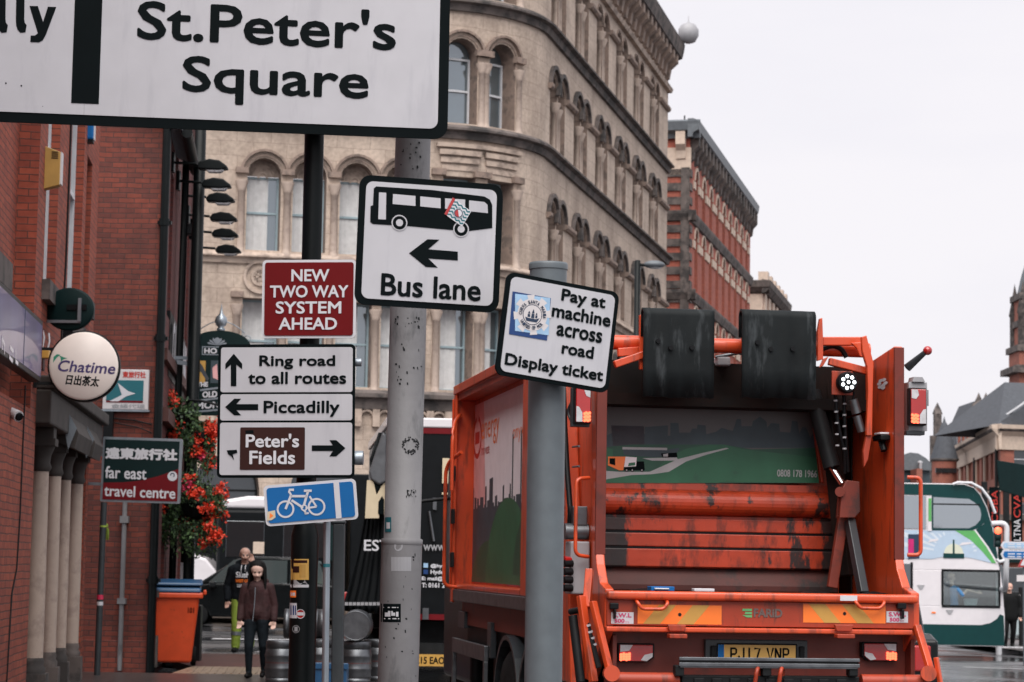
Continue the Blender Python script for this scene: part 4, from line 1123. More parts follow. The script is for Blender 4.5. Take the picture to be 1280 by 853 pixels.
bx = S.box4((300.3, 560), (381.2, 560), (340, 534.5), (340, 587.5))
br = S.plate(*bx, .006, 'sign_brown', 'brown_patch', -.0075, -.005)
S.text(b, "Peter's", (307.5, 551), (374.2, 551), (340, 542.5), (340, 559.8), -.009, 0, .0022, 'letter_white', br)
S.text(b, 'Fields', (312, 572), (369.3, 572), (340, 563.7), (340, 580.8), -.009, 0, .0022, 'letter_white', br)
b = MB()
b.flat(S.poly(u2([(255, 333), (305, 330), (308, 345), (285, 352), (292, 382), (278, 362), (262, 352)])), -.0085); b.flat(S.poly(u2([(348, 234), (388, 232), (390, 248), (350, 250)])), -.0095)
b.build('sticker_remains', 'sign_black', S.t)
b = MB(); x_, z_ = S.p(445, 572); b.cyl((x_ - .01, .05, z_), (x_ + .03, .05, z_), .035, n=14)
x_, z_ = S.p(445, 452); b.cyl((x_ - .01, .05, z_), (x_ + .022, .05, z_), .02, n=12); b.build('clamp', 'galv', S.t)

# -- cycle sign
S = Sign('cycle_lane_sign', 'crooked small blue sign with a white bicycle and lane bar', 389, 628, 10.5, 2, -.098)
x0, x1, z0, z1 = S.box4((330.5, 630), (446.5, 626), (388, 602.7), (388, 654))
S.plate(x0, x1, z0, z1, .022, 'letter_white'); S.plate(x0 + .014, x1 - .014, z0 + .013, z1 - .013, .014, 'sign_blue', 'face', -.004, -.0005)
b = MB(); Y = -.006; k2 = lambda x, y: S.p(x / 4 + 220, y / 4 + 480)
q = S.p(422, 626)[0]; b.flat([(q - .013, z0 + .01), (q + .013, z0 + .01), (q + .013, z1 - .01), (q - .013, z1 - .01)], Y)
lw = .0112
for (cx, cy), r in (((548, 627), .0367), ((703, 615), .0367)):
    c = k2(cx, cy); b.ribbon(circ(c[0], c[1], r, 28), lw * .8, Y, 0, True)
c = k2(641, 620); b.ribbon(circ(c[0], c[1], .0124, 16), .0066, Y - .0004, 0, True)
for pts, wd in (([(548, 627), (576, 556), (566, 540), (568, 530), (590, 530)], lw), ([(640, 535), (679, 535)], lw), ([(660, 538), (641, 605)], lw), ([(574, 562), (656, 562)], lw), ([(578, 582), (636, 620)], lw), ([(648, 622), (703, 615)], lw * .8), ([(668, 562), (703, 615)], lw * .8), ([(641, 634), (652, 648)], lw * .8), ([(644, 649), (664, 646)], lw * .8)):
    b.ribbon([k2(*p_) for p_ in pts], wd, Y - .0002)
b.build('pictogram', 'letter_white', S.t)
b = MB(); b.flat([k2(458, 640), k2(496, 632), k2(498, 668), k2(478, 682), k2(456, 684)], Y, 0); b.flat([k2(470, 645), k2(488, 660), k2(468, 674)], Y - .001, 1); b.build('sticker', ['letter_cream', 'chev_orange'], S.t)
b = MB(); v = S.p(409, 640)
b.box(v[0] - .04, v[0] + .04, .012, .035, v[1] - .02, v[1] + .02); b.build('clamp', 'galv', S.t)

# ------------------------------------------------------------------ posts
def pole(name, label, cat, top, bot, D, r, m, taper=1.0):
    a, c = at(*top, D), at(*bot, D)
    d = (a - c).normalized(); base = c - d * (c.z / d.z)
    o = thing(name, label, cat, Matrix.Translation(base)); L = (a - base).length
    zax = d; M = zax.to_track_quat('Z', 'Y').to_matrix().to_4x4(); o.matrix_world = Matrix.Translation(base) @ M
    return o, L
o, L = pole('sign_post', 'black post carrying the big top sign, red sign and white direction sign', 'post', (394.5, 100), (377, 853), 10.95, .05, 'pole_black')
b = MB(); b.cyl((0, 0, 0), (0, 0, L + .6), .0485, n=24); b.build('pole', 'pole_black', o)
b = MB(); zt = 1.76
b.lathe([(.0655, 0), (.0655, zt - .22), (.0665, zt - .2), (.066, zt - .05), (.05, zt + .01), (.0486, zt + .02)], (0, 0, 0), 28); fp = b.build('base_column', 'pole_black', o)
post_black = o; IM = o.matrix_world.inverted()
def wrap(mb, pxs, m=0, rad=.0672, D=10.9):
    P = []
    for q in pxs:
        v = IM @ at(q[0], q[1], D); c_ = IM @ CAM; n_ = Vector((c_.x - v.x, c_.y - v.y)).normalized(); u_ = Vector((-n_.y, n_.x))
        x = max(-.98, min(.98, (v.x * u_.x + v.y * u_.y) / rad)); p_ = u_ * (x * rad) + n_ * (rad * math.sqrt(1 - x * x)); P.append((p_.x, p_.y, v.z))
    mb.add(P, [tuple(range(len(P)))], m)
def strips(mb, x0, x1, y0, y1, m, n=5, **k):
    for i in range(n):
        u, v = x0 + (x1 - x0) * i / n, x0 + (x1 - x0) * (i + 1) / n; wrap(mb, [(u, y1), (v, y1), (v, y0), (u, y0)], m, **k)
b = MB(); strips(b, 363.5, 386, 699, 725, 0); strips(b, 364, 384, 700.5, 704, 1, rad=.0676); strips(b, 366, 374, 708, 716, 1, rad=.0676); strips(b, 374, 382, 706, 722, 2, rad=.0676); b.build('poster', ['plate_yellow', 'sign_brown', 'chev_gold'], fp)
b = MB(); P = [(362, 733), (368, 722), (376, 715), (382, 727), (386, 732), (374, 731), (368, 733)]; wrap(b, P, 0); strips(b, 363, 386, 731, 734.5, 1); b.build('torn_sticker', ['grey_box', 'letter_white'], fp)
b = MB(); strips(b, 362.5, 370, 738.5, 747, 0, 3); strips(b, 363.5, 369, 741, 745, 1, 2, rad=.0675); b.build('sticker', ['chev_orange', 'letter_white'], fp)
b = MB(); strips(b, 362, 371, 754, 773, 0, 3); strips(b, 363, 370, 757, 769, 1, 2, rad=.0675); b.build('sticker', ['letter_white', 'deep_blue'], fp)
b = MB()
cc = [(375.5 + 5.8 * math.cos(R(i * 22.5)), 767.5 + 6 * math.sin(R(i * 22.5))) for i in range(16)]; wrap(b, cc, 0); cc = [(375.5 + 4.9 * math.cos(R(i * 22.5)), 767.5 + 5.1 * math.sin(R(i * 22.5))) for i in range(16)]; wrap(b, cc, 1, rad=.0675)
strips(b, 371.3, 379.7, 765.6, 769.4, 0, 3, rad=.0678); b.build('sticker', ['letter_white', 'lens_red'], fp)
b = MB(); A_ = [(370 + 4.6 * math.cos(R(i * 22.5)), 786.5 + 5 * math.sin(R(i * 22.5))) for i in range(16)]; wrap(b, A_, 0); A_ = [(370 + 3.9 * math.cos(R(i * 22.5)), 786.5 + 4.3 * math.sin(R(i * 22.5))) for i in range(16)]; wrap(b, A_, 1, rad=.0675); strips(b, 368, 372, 783.5, 789.5, 0, 2, rad=.0678); b.build('sticker', ['grey_box', 'sign_black'], fp)

o, L = pole('lamp_column', 'fat pale grey scuffed column with stickers behind the bus lane sign', 'lamp post', (516.5, 170), (497.5, 853), 11.3, .0925, 'column_grey')
hz = (o.matrix_world.inverted() @ at(503, 674, 11.3)).z
b = MB(); b.cyl((0, 0, 0), (0, 0, hz - .03), .102, n=32); b.build('base_column', 'column_grey', o)
b = MB(); b.lathe([(.102, hz - .0299), (.1045, hz - .025), (.1045, hz - .002), (.0925, hz + .004), (.0925, hz + 1.0), (.088, L + .9), (.06, L + 1.2), (.0, L + 1.22)], (0, 0, 0), 32); sh = b.build('shaft', 'column_grey', o)
IM = o.matrix_world.inverted()
b = MB(); strips(b, 476, 501, 755, 778, 0, 6, rad=.1028, D=11.2)
for i, (u, v, y0, y1) in enumerate(((479, 498, 759, 760.2), (481, 485, 766, 771), (485, 488, 764, 771), (489, 491, 764, 770), (491, 494, 766, 770), (495, 498, 765, 771), (480, 499, 773, 774.2))): strips(b, u, v, y0, y1, 1, 3, rad=.1033, D=11.2)
b.build('sticker', ['sign_black', 'letter_white'], o)
b = MB(); strips(b, 481, 489, 646.5, 665, 0, 3, rad=.0942, D=11.2); strips(b, 483, 487.5, 653, 661, 1, 2, rad=.0946, D=11.2); b.build('sticker', ['teal_sign', 'letter_white'], sh)
rr2 = random.Random(3); b = MB()
for i in range(70):                                                     # residue of a round sticker and old paper scraps
    a = rr2.uniform(0, 6.28); q = rr2.uniform(.3, 1) ** .5 * 11; x, y = 513 + q * math.cos(a), 557 + q * math.sin(a); s_ = rr2.uniform(.5, 1.3)
    wrap(b, [(x - s_, y - s_ * .5), (x + s_, y - s_ * .7), (x + s_ * .8, y + s_), (x - s_ * .6, y + s_ * .8)], 0, rad=.0938, D=11.2)
for i in range(90):
    x, y = rr2.choice(((rr2.uniform(493, 527), rr2.uniform(396, 412)), (rr2.uniform(492, 527), rr2.uniform(430, 480)), (rr2.uniform(480, 522), rr2.uniform(690, 850)), (rr2.uniform(507, 520), rr2.uniform(612, 621)), (rr2.uniform(500, 530), rr2.uniform(176, 214)))); s_ = rr2.uniform(.3, 1.5); t_ = rr2.uniform(.4, 2)
    wrap(b, [(x - s_, y - t_), (x + s_ * .7, y - t_ * 1.2), (x + s_, y + t_), (x - s_ * .6, y + t_ * .7)], 0, rad=(.1028 if y > 680 else .0938), D=11.2)
b.build('sticker_residue', 'dark_metal', o)
b = MB(); strips(b, 489, 514, 696.5, 714, 0, 6, rad=.1026, D=11.2); cc = [(498 + 5.5 * math.cos(R(i * 22.5)), 683 + 6 * math.sin(R(i * 22.5))) for i in range(16)]; wrap(b, cc, 0, rad=.1026, D=11.2); b.build('faded_sticker', 'grey_box', o)

o, L = pole('sign_post', 'plain mid grey post with flat cap in front of the refuse truck', 'post', (685.5, 331), (679, 853), 9.25, .08, 'pole_grey')
b = MB(); b.cyl((0, 0, 0), (0, 0, L), .0775, n=40); b.build('pole', 'pole_grey', o)
b = MB(); b.lathe([(.081, L - .022), (.082, L - .003), (.079, L + .006), (0, L + .010)], (0, 0, 0), 40); b.build('cap', 'pole_grey', o)
o, L = pole('sign_post', 'thin pale blue-grey tube carrying the crooked bicycle sign', 'post', (409, 640), (406.5, 853), 10.58, .02, 'galv')
b = MB(); b.cyl((0, 0, 0), (0, 0, L), .0165, n=16); b.build('pole', 'galv', o); zc = (o.matrix_world.inverted() @ at(407, 707, 10.58)).z; b = MB(); b.cyl((0, 0, zc - .008), (0, 0, zc + .008), .0175, n=16); b.build('tape', 'teal_sign', o)
o, L = pole('sign_post', 'square dark grey capped post just right of the thin bicycle sign tube', 'post', (424, 655), (421.5, 853), 10.75, .03, 'post_dark')
b = MB(); b.box(-.028, .028, -.028, .028, 0, L); b.build('pole', 'post_dark', o, bevel=.006); b = MB(); b.box(-.032, .032, -.032, .032, L, L + .015); b.build('cap', 'post_dark', o, bevel=.005)
# ------------------------------------------------------------------ shop signs and fixtures on the left
# round lit tea-shop sign on two arms
P = at(105.5, 458.5, 23.6); f = Fr(P, R(6), .0)
o = thing('projecting_sign', 'round cream projecting sign with green leaf lettered Chatime and four Chinese characters', 'sign', f.M)
r = .365
b = MB(); b.lathe([(r, -.075), (r + .012, -.07), (r + .012, .07), (r, .075)], (0, 0, 0), 48, 0, 'y'); b.build('rim', 'black_plastic', o)
b = MB(); b.lathe([(0, -.098), (r * .93, -.098), (r * .985, -.078)], (0, 0, 0), 48, 0, 'y'); b.lathe([(0, .098), (r * .93, .098), (r * .985, .078)], (0, 0, 0), 48, 0, 'y'); b.build('face', 'cream_light', o)
b = MB(); k = lambda x, y: f.pt(x / 4, y / 4 + 340, -.1)
x0, z1 = k(293, 440); x1, z0 = k(580, 500); b.text('Chatime', x0, x1, z0 - .01, z1, -.1, 0, .003, fn=lambda x, y, z: (x + (z - z0) * .22 - .015, y, z - (x - x0) * .03))
b.build('lettering', 'ink_purple', o)
b = MB(); x0, z1 = k(328, 512); x1, z0 = k(492, 568); b.text('日出茶太', x0, x1, z0, z1, -.1, 0, .003, fn=lambda x, y, z: (x + (z - z0) * .15, y, z - (x - x0) * .05)); b.build('lettering', 'sign_black', o)
b = MB()
for q in ([(265, 455), (268, 425), (285, 412), (302, 415), (288, 425), (275, 440)], [(296, 418), (320, 428), (338, 432), (318, 436), (305, 450), (303, 430)]): b.flat([k(*p_) for p_ in q], -.1)
b.build('leaf_mark', 'mint', o)
b = MB()
for py in (436, 479): x0, z0 = f.pt(45, py); x1, _ = f.pt(66, py); b.box(x0, x1 + .02, -.02, .02, z0 - .015, z0 + .015)
x0, z0 = f.pt(46, 485); x1, z1 = f.pt(46, 425); b.box(x0 - .03, x0, -.04, .04, z0, z1); b.build('bracket', 'dark_metal', o)
# unlit dark round sign above
P = at(87, 387, 24.6); f = Fr(P, R(-4), .0); o = thing('projecting_sign', 'dark unlit oval sign seen from its back on a bracket above the cream round sign', 'sign', f.M)
b = MB(); b.lathe([(0, -.03), (.25, -.03), (.275, -.018), (.275, .03), (0, .04)], (0, 0, 0), 40, 0, 'y')
for i, v in enumerate(b.v): b.v[i] = Vector((v.x, v.y, v.z * .87))
b.build('disc', 'dark_green', o)
b = MB(); b.box(-.30, .14, -.06, -.035, -.155, -.125); b.box(.11, .145, -.07, -.04, -.14, .12); b.box(-.36, -.3, -.09, 0, -.18, -.1); b.build('bracket', 'galv', o)
b = MB(); b.box(-.02, .2, -.05, -.032, -.01, .05); b.box(-.05, .06, -.06, .02, -.32, -.24); b.build('control_gear', 'black_plastic', o)
b = MB(); b.box(-.37, -.34, -.05, .05, -.35, .0); b.build('wall_plate', 'galv', o)

# purple fascia panel on the shop front
x0, _ = FW.pt(-60, 400); xr, zt_ = FW.pt(39, 402); _, zb_ = FW.pt(33, 476)
M = FW.M
o = thing('shop_fascia', 'glossy purple shop fascia panel in a black frame on the brick shop', 'sign', M)
b = MB(); b.box(-12, xr, -.12, .0, zb_, zt_); b.build('box', 'black_plastic', o, bevel=.01)
b = MB(); b.box(-11.9, xr - .06, -.125, -.1, zb_ + .05, zt_ - .05); b.build('face', 'purple', o)
b = MB(); q = lambda px, py: FW.pt(px, py, -.13)
for pts in ([(3, 422), (3, 438)], [(3, 422), (6, 432), (6, 443)], [(13, 434), (17, 440), (16, 452), (12, 446)], [(20, 436), (20, 452), (23, 455)]): b.ribbon([q(*p_) for p_ in pts], .04, -.128)
b.build('faded_lettering', 'art_white', o)
b = MB(); xj = FW.pt(14, 420)[0]; b.box(xj - .012, xj + .012, -.128, -.12, zb_ + .05, zt_ - .05); b.build('joint', 'navy', o)
# alarm box, cameras, ventilator
f = Fr(at(66, 211, 23.9), R(4)); o = thing('alarm_box', 'yellow louvred alarm box high on the brick shop wall', 'alarm', f.M)
b = MB(); h_ = .235; b.prism([(-.085, -h_), (.085, -h_ + .05), (.085, h_ - .06), (-.085, h_)], -.06, .08); b.build('case', 'alarm_yellow', o, bevel=.008)
b = MB()
for i in range(4): b.box(-.01, .06, -.065, -.058, .1 + i * .022, .11 + i * .022)
b.build('louvre', 'black_plastic', o); b = MB(); b.box(.085, .1, -.05, .08, -h_ + .06, h_ - .06); b.build('side_plate', 'white_plastic', o)
f = Fr(at(113, 166, 28.6), R(4)); o = thing('alarm_box', 'small blue and white alarm box high on the brick just under the big sign', 'alarm', f.M)
b = MB(); b.box(-.05, .05, -.08, .08, -.10, .2); b.build('case', 'sign_blue', o, bevel=.02); b = MB(); b.box(.05, .06, -.06, .06, -.1, .18); b.build('side_plate', 'white_plastic', o); b = MB(); b.box(-.045, .045, -.07, .07, -.14, -.1); b.build('sounder', 'black_plastic', o)
def cctv(px, py, D, yaw, label, s=1.0):
    f = Fr(at(px, py, D), R(yaw)); o = thing('security_camera', label, 'camera', f.M)
    b = MB(); b.cyl((-.02 * s, .1 * s, .03 * s), (.06 * s, -.12 * s, -.05 * s), .05 * s, .058 * s, 16); b.build('body', 'white_plastic', o)
    b = MB(); b.cyl((.06 * s, -.121 * s, -.05 * s), (.068 * s, -.14 * s, -.06 * s), .045 * s, .04 * s, 16); b.build('lens', 'black_plastic', o)
    b = MB(); b.tube(bez([(-.02 * s, .08 * s, .08 * s), (-.05 * s, .08 * s, .12 * s), (-.13 * s, .08 * s, .12 * s)]), .028 * s, 8); b.box(-.18 * s, -.13 * s, .0, .16 * s, -.04 * s, .16 * s); b.build('bracket', 'white_plastic', o)
cctv(55, 513, 24.2, 0, 'white dome-nosed security camera under the round cream sign')
cctv(12, 515, 21.8, 30, 'white security camera on the brick pier below the purple fascia', .95)
# neon-like menu window fitting between sign brackets
f = Fr(at(52, 445, 24.3), R(0)); o = thing('hanging_lantern', 'small amber lit glass lantern hanging beside the round cream sign', 'lantern', f.M)
b = MB(); b.box(-.06, .09, -.05, .05, -.03, .06); b.build('shade', 'chev_gold', o, bevel=.01); b = MB(); b.box(-.06, .03, -.05, .05, -.16, -.03); b.build('glass', 'sign_brown', o, bevel=.01)
b = MB(); b.tube([(0, 0, .06), (.02, 0, .2), (.0, 0, .28)], .012, 8); b.tube([(.06, 0, .06), (.08, 0, .16), (.07, 0, .25)], .01, 8); b.build('chain', 'letter_white', o)

# teal and white airline-like sign on the gable
f = FB; x0, z0 = f.pt(129, 512); x1, z1 = f.pt(187.5, 463)
M = FB.M @ Matrix.Translation((x0, 0, z0)); W_, H_ = x1 - x0, z1 - z0
o = thing('wall_sign', 'white wall sign with teal field and white swoosh fixed to the dark brick gable', 'sign', M)
b = MB(); b.box(0, W_, -.07, -.0, 0, H_); b.build('box', 'off_white', o, bevel=.008)
b = MB(); b.box(.05, W_ - .075, -.074, -.07, H_ * .2, H_ * .73); b.build('field', 'teal_sign', o); b = MB(); b.box(.05, W_ - .075, -.075, -.071, H_ * .17, H_ * .22); b.build('stripe', 'maroon', o)
b = MB(); b.flat([(W_ * .15, H_ * .2), (W_ * .42, H_ * .36), (W_ * .32, H_ * .66), (W_ * .55, H_ * .46), (W_ * .72, H_ * .40), (W_ * .52, H_ * .33), (W_ * .35, H_ * .2)], -.078); b.build('swoosh', 'letter_white', o)
b = MB(); b.text('東旅行社', W_ * .42, W_ * .93, H_ * .79, H_ * .95, -.073, 0, .003); b.build('lettering', 'red_text', o)
b = MB(); b.text('金總代理', W_ * .2, W_ * .93, H_ * .03, H_ * .14, -.073, 0, .002); b.build('lettering', 'grey_box', o)
b = MB(); b.box(-.02, W_ + .02, -.08, .0, -.03, -.002); b.build('lower_rail', 'galv', o)

# travel agent sign on arms
f = Fr(at(176, 589, 30.6), R(3), .012); S = type('S', (), {})()
o = thing('projecting_sign', 'dark green and red framed sign lettered far east travel centre in English and Chinese', 'sign', f.M)
k = lambda x, y: f.pt(x / 4, y / 4 + 480, -.06); x0, z0 = k(500, 588); x1, z1 = k(912, 276)
b = MB(); b.prism(rrect(x0, x1, z0, z1, .02), -.05, .05); b.build('frame', 'galv', o)
b = MB(); b.box(x0 + .03, x1 - .035, -.055, -.04, z0 + .03, z1 - .035); b.build('green_panel', 'dark_green', o)
xa, xb = x0 + .03, x1 - .035; zb = z0 + .03
cur = [k(515, 494), k(620, 492), k(700, 484), k(790, 462), k(885, 425)]
cur[0] = (xa, cur[0][1]); cur[-1] = (xb, cur[-1][1])
b = MB(); b.flat([(xa, zb), (xb, zb)] + cur[::-1], -.058); b.build('red_panel', 'maroon', o)
b = MB()
for t, l, r_, a, c in (('far east', 527, 732, 410, 478), ('travel centre', 522, 876, 505, 572)):
    u0, v1 = k(l, a); u1, v0 = k(r_, c); b.text(t, u0, u1, v0, v1, -.06, 0, .004, fn=lambda x, y, z: (x, y, z - (x - u0) * .012))
u0, v1 = k(528, 316); u1, v0 = k(886, 386); b.text('遠東旅行社', u0, u1, v0, v1, -.06, 0, .010)
b.build('lettering', 'letter_white', o)
b = MB(); c = k(862, 462); b.flat(circ(c[0], c[1], .066, 24), -.061, 0); c2 = k(862, 460); b.ribbon(circ(c2[0], c2[1] + .01, .025, 16, -60, 200), .014, -.063, 1); b.build('round_mark', ['letter_white', 'navy'], o)
b = MB()
for py in (351, 498): u, v = k(432, py); b.box(u, x0 + .01, -.015, .015, v - .02, v + .02)
u, v = k(432, 330); b.box(u - .03, u, -.05, .05, v - .55, v + .1); b.build('bracket', 'galv', o)
pb, L = pole('street_pole', 'thin dark slate pole with yellow tape standing under the far east travel sign', 'post', (130, 628), (121.5, 838), 30.2, .04, 'pole_grey')
b = MB(); b.cyl((0, 0, 0), (0, 0, L), .042, n=14); b.build('pole', 'post_dark', pb)
b = MB(); zc = (pb.matrix_world.inverted() @ at(127, 658, 30.2)).z; b.cyl((0, 0, zc - .012), (0, 0, zc + .012), .045, n=14); b.bar((.05, -.02, zc), (.12, -.04, zc + .02), .004, .04); b.bar((.12, -.04, zc + .02), (.15, -.04, zc - .05), .004, .03); b.bar((.06, -.03, zc - .02), (.09, -.05, zc - .18), .05, .004); b.bar((.09, -.05, zc - .03), (.12, -.05, zc - .15), .03, .004); b.build('tape', 'hivis', pb)
zc = (pb.matrix_world.inverted() @ at(125, 757, 30.2)).z; b = MB(); b.cyl((0, 0, zc), (0, 0, zc + .05), .0428, n=14); b.build('sticker', 'letter_white', pb); b = MB(); b.cyl((0, 0, zc + .08), (0, 0, zc + .14), .0428, n=14); b.build('sticker', 'petal_pink', pb)

# the hanging pub sign
f = Fr(at(268, 467, 35.2), R(4)); k = lambda x, y: f.pt(x / 4, y / 4 + 340, -.06)
o = thing('pub_sign', 'arched black hanging pub sign with silver onion finial lettered THE OLD MONK', 'sign', f.M)
xl, zb = k(940, 715); xr = xl + .94; _, zt_ = k(1080, 292); _, zs = k(950, 362)
c_ = (xl + xr) / 2; n = 16
arch = [(xl, zb), (xr, zb)] + [(c_ + (xr - c_) * math.cos(math.pi * i / n), zs + (zt_ - zs) * math.sin(math.pi * i / n)) for i in range(n + 1)]
b = MB(); b.prism(arch, -.05, .05); b.build('board', 'dark_green', o, bevel=.008)
b = MB(); x_, z_ = k(1090, 262); z0_ = zt_
b.lathe([(.06, z0_), (.07, z0_ + .03), (.04, z0_ + .05), (.08, z0_ + .09), (.10, z0_ + .15), (.085, z0_ + .21), (.03, z0_ + .27), (.015, z0_ + .34), (.0, z0_ + .44)], (c_, 0, 0), 20); b.build('finial', 'galv', o)
b = MB()
for s_ in (-1, 1):
    b.tube([(c_ + s_ * (.08 + .3 * t_), 0, z0_ + .12 - .17 * t_ ** 1.5 + .02) for t_ in [i / 8 for i in range(9)]], .008, 6)
    b.tube([(c_ + s_ * (.42 + .05 * math.cos(a)), 0, z0_ - .12 + .05 * math.sin(a)) for a in [i * .6 for i in range(11)]], .008, 6)
b.build('scroll', 'galv', o)
b = MB(); u0, v1 = k(1010, 372); u1, v0 = k(1150, 418); b.box(u0, u1, -.056, -.05, v0, v1, 1); u, v = k(1018, 380); u2, v2 = k(1085, 410); b.box(u0 + .015, u1 - .015, -.058, -.05, v0 + .015, v1 - .015, 2); b.text('HO', u + .01, u2, v2, v, -.06, 0, .006)
for i in range(7):                                                       # crest of leaves above the name
    a = R(20 + 140 * i / 6); x_, z_ = k(1085, 368); b.flat([(x_, z_), (x_ + .14 * math.cos(a - .15), z_ + .1 * math.sin(a - .15)), (x_ + .165 * math.cos(a), z_ + .13 * math.sin(a)), (x_ + .14 * math.cos(a + .15), z_ + .1 * math.sin(a + .15))], -.058 - i * .0005, 1)
x_, z_ = k(1087, 345); b.flat(circ(x_, z_, .05, 16), -.064, 1)
b.build('crest', ['letter_white', 'galv', 'dark_green'], o)
b = MB(); u0, v1 = k(960, 443); u1, v0 = k(1025, 555); b.box(u0, u1, -.056, -.05, v0, v1, 0); u0, v1 = k(1055, 443); b.box(u0, xr - .05, -.056, -.05, v0, v1, 1)
b.flat([k(980, 490), k(1000, 455), k(1012, 470), k(1045, 535), k(1035, 548), k(1005, 500)], -.058, 2); b.flat([k(1062, 480), k(1085, 460), k(1090, 540), k(1065, 530)], -.058, 3); b.build('picture', ['chev_gold', 'art_city', 'slate', 'art_pink'], o)
b = MB()
for t, l, r_, a, c in (('THE', 985, 1040, 552, 578), ('OLD', 1012, 1086, 598, 632), ('MONK', 982, 1135, 652, 690)):
    u0, v1 = k(l, a); u1, v0 = k(r_, c); b.text(t, u0, u1, v0, v1, -.062, 0, .006, fn=lambda x, y, z: (x, y, z + (x - u0) * .06))
b.build('lettering', 'letter_white', o)
b = MB()
for (l, a), (r_, c) in (((1000, 592), (1092, 580)), ((978, 645), (1092, 632)), ((975, 700), (1092, 690))): b.bar((k(l, a)[0], -.055, k(l, a)[1]), (k(r_, c)[0], -.055, k(r_, c)[1]), .006, .03)
b.build('rope', 'galv', o)
b = MB(); u, v = k(805, 425); b.box(u, xl, -.02, .02, v - .03, v + .02); b.box(u - .04, u, -.08, .08, v - .5, v + .5); u, v = k(880, 450); b.flat([k(880, 435), k(940, 448), k(940, 468), k(885, 460)], 0); b.build('bracket', 'galv', o)
# ------------------------------------------------------------------ the refuse truck
YT = math.atan(455 / FPX)
_o = at(945.5, 813, 15.1)
T = Fr((_o.x, _o.y, -.12), YT)
truck = thing('refuse_truck', 'big orange refuse truck seen from behind with two black rubber flaps', 'truck', T.M)
def TP(px, py, y): return T.pt(px, py, y)
def tb(px0, py0, px1, py1, y):                       # rectangle on plane y -> x0,x1,z0,z1 (z measured at the middle)
    xm, ym = (px0 + px1) / 2, (py0 + py1) / 2
    return T.pt(px0, ym, y)[0], T.pt(px1, ym, y)[0], T.pt(xm, py1, y)[1], T.pt(xm, py0, y)[1]
def tpoly(pts, y): return [T.pt(a, b, y) for a, b in pts]
HW, BWD = 1.075, 1.20
def pl(name, m, fn, parent=None, bevel=.006, seg=2):
    b = MB(); fn(b); return b.build(name, m, parent or truck, bevel=bevel, seg=seg)
# --- chassis, axles, wheels
pl('chassis', 'dark_metal', lambda b: (b.box(-.48, -.40, .4, 8.6, .62, .88), b.box(.40, .48, .4, 8.6, .62, .88), b.box(-1.0, 1.0, .9, 1.1, .5, .6), b.box(-.9, .9, 5.4, 5.6, .5, .88), b.box(-1.1, 1.1, 2.1, 5.9, .9, 1.18)))
yw = [T.ptx(616, 800, -BWD)[0] , T.ptx(652, 800, -BWD)[0]]
y1w, y2w = T.ptx(633, 800, -BWD)[0], T.ptx(665, 800, -BWD)[0]
def wheel(x, y, s):
    b = MB(); r = .52; w2 = .17
    b.lathe([(.30, -w2), (.44, -w2 - .01), (.505, -w2 + .03), (r, -.10), (r, .10), (.505, w2 - .03), (.44, w2 + .01), (.30, w2)], (x, y, r), 36, 0, 'x'); t = b.build('wheel', 'tyre', truck)
    b = MB(); b.lathe([(.30, -w2 + .02), (.28, -w2 + .04), (.22, -.02), (.12, -.02), (.10, -.14), (.0, -.15)] if s < 0 else [(.30, w2 - .02), (.28, w2 - .04), (.22, .02), (.12, .02), (.10, .14), (.0, .15)], (x, y, r), 28, 0, 'x')
    b.lathe([(.30, -.15), (.30, .15)], (x, y, r), 24, 0, 'x'); b.build('rim', 'rim', t)
yf = T.ptx(571, 482, -BWD)[0]
for y in (y1w, y2w, yf + 1.4):
    for s in (-1, 1): wheel(s * (BWD - (.19 if y < 6 else .42)), y, s)
for y in (y1w, y2w):
    for s in (-1, 1):
        b = MB(); n = 14; x0, x1 = (-BWD - .005, -BWD + .36) if s < 0 else (BWD - .36, BWD + .005)
        A_ = [(y + .62 * math.cos(R(-10 + 200 * i / n)), .52 + .62 * math.sin(R(-10 + 200 * i / n))) for i in range(n + 1)]
        I_ = [(y + .585 * math.cos(R(-10 + 200 * i / n)), .52 + .585 * math.sin(R(-10 + 200 * i / n))) for i in range(n + 1)]
        b.prism(A_ + I_[::-1], x0, x1, 0, 'x'); b.build('mudguard', 'mudguard', truck)
# --- compaction body: recessed art panel on the left side
yf, zt1 = T.ptx(571, 482, -BWD); yr_, _ = T.ptx(652, 470, -BWD); _, zl = T.ptx(573, 737, -BWD)
zt1 = T.ptx(575, 484, -BWD)[1]; yp = T.ptx(652, 600, -BWD)[0]
yb = 1.35                                                # where the body meets the tailgate
REC = .17
b = MB()
b.prism([(yf, zt1), (yf, zt1 - .07), (3.3, zt1 - .07), (yb, 2.93), (yb, 3.0), (3.3, zt1)], -BWD + .061, BWD, 0, 'x')   # roof, falling towards the tailgate
b.box(-BWD, -BWD + .06, yb + .5, yf, zt1 - .07, zt1)
b.box(-BWD, BWD, yf - .07, yf, zl, zt1 - .07)            # front bulkhead
b.prism([(yb, zl), (yp - .001, zl), (yp - .001, 3.07), (yb, 2.92)], -BWD + .061, BWD, 0, 'x'); b.prism([(yb, zl), (yp - .001, zl), (yp - .001, zt1 - .071), (yb + .5, zt1 - .071), (yb, 2.95)], -BWD, -BWD + .06, 0, 'x')
b.prism([(yp, zl), (yf - .071, zl), (yf - .071, zt1 - .071), (3.3, zt1 - .071), (yp, 3.06)], -BWD + REC + .02, BWD, 0, 'x'); b.box(-BWD + REC, -BWD + REC + .019, yp, yf - .071, zl, zt1 - .071)
b.box(-BWD, -BWD + REC, yp, yf - .071, zl, zl + .05)
b.build('body', 'orange', truck, bevel=.012)
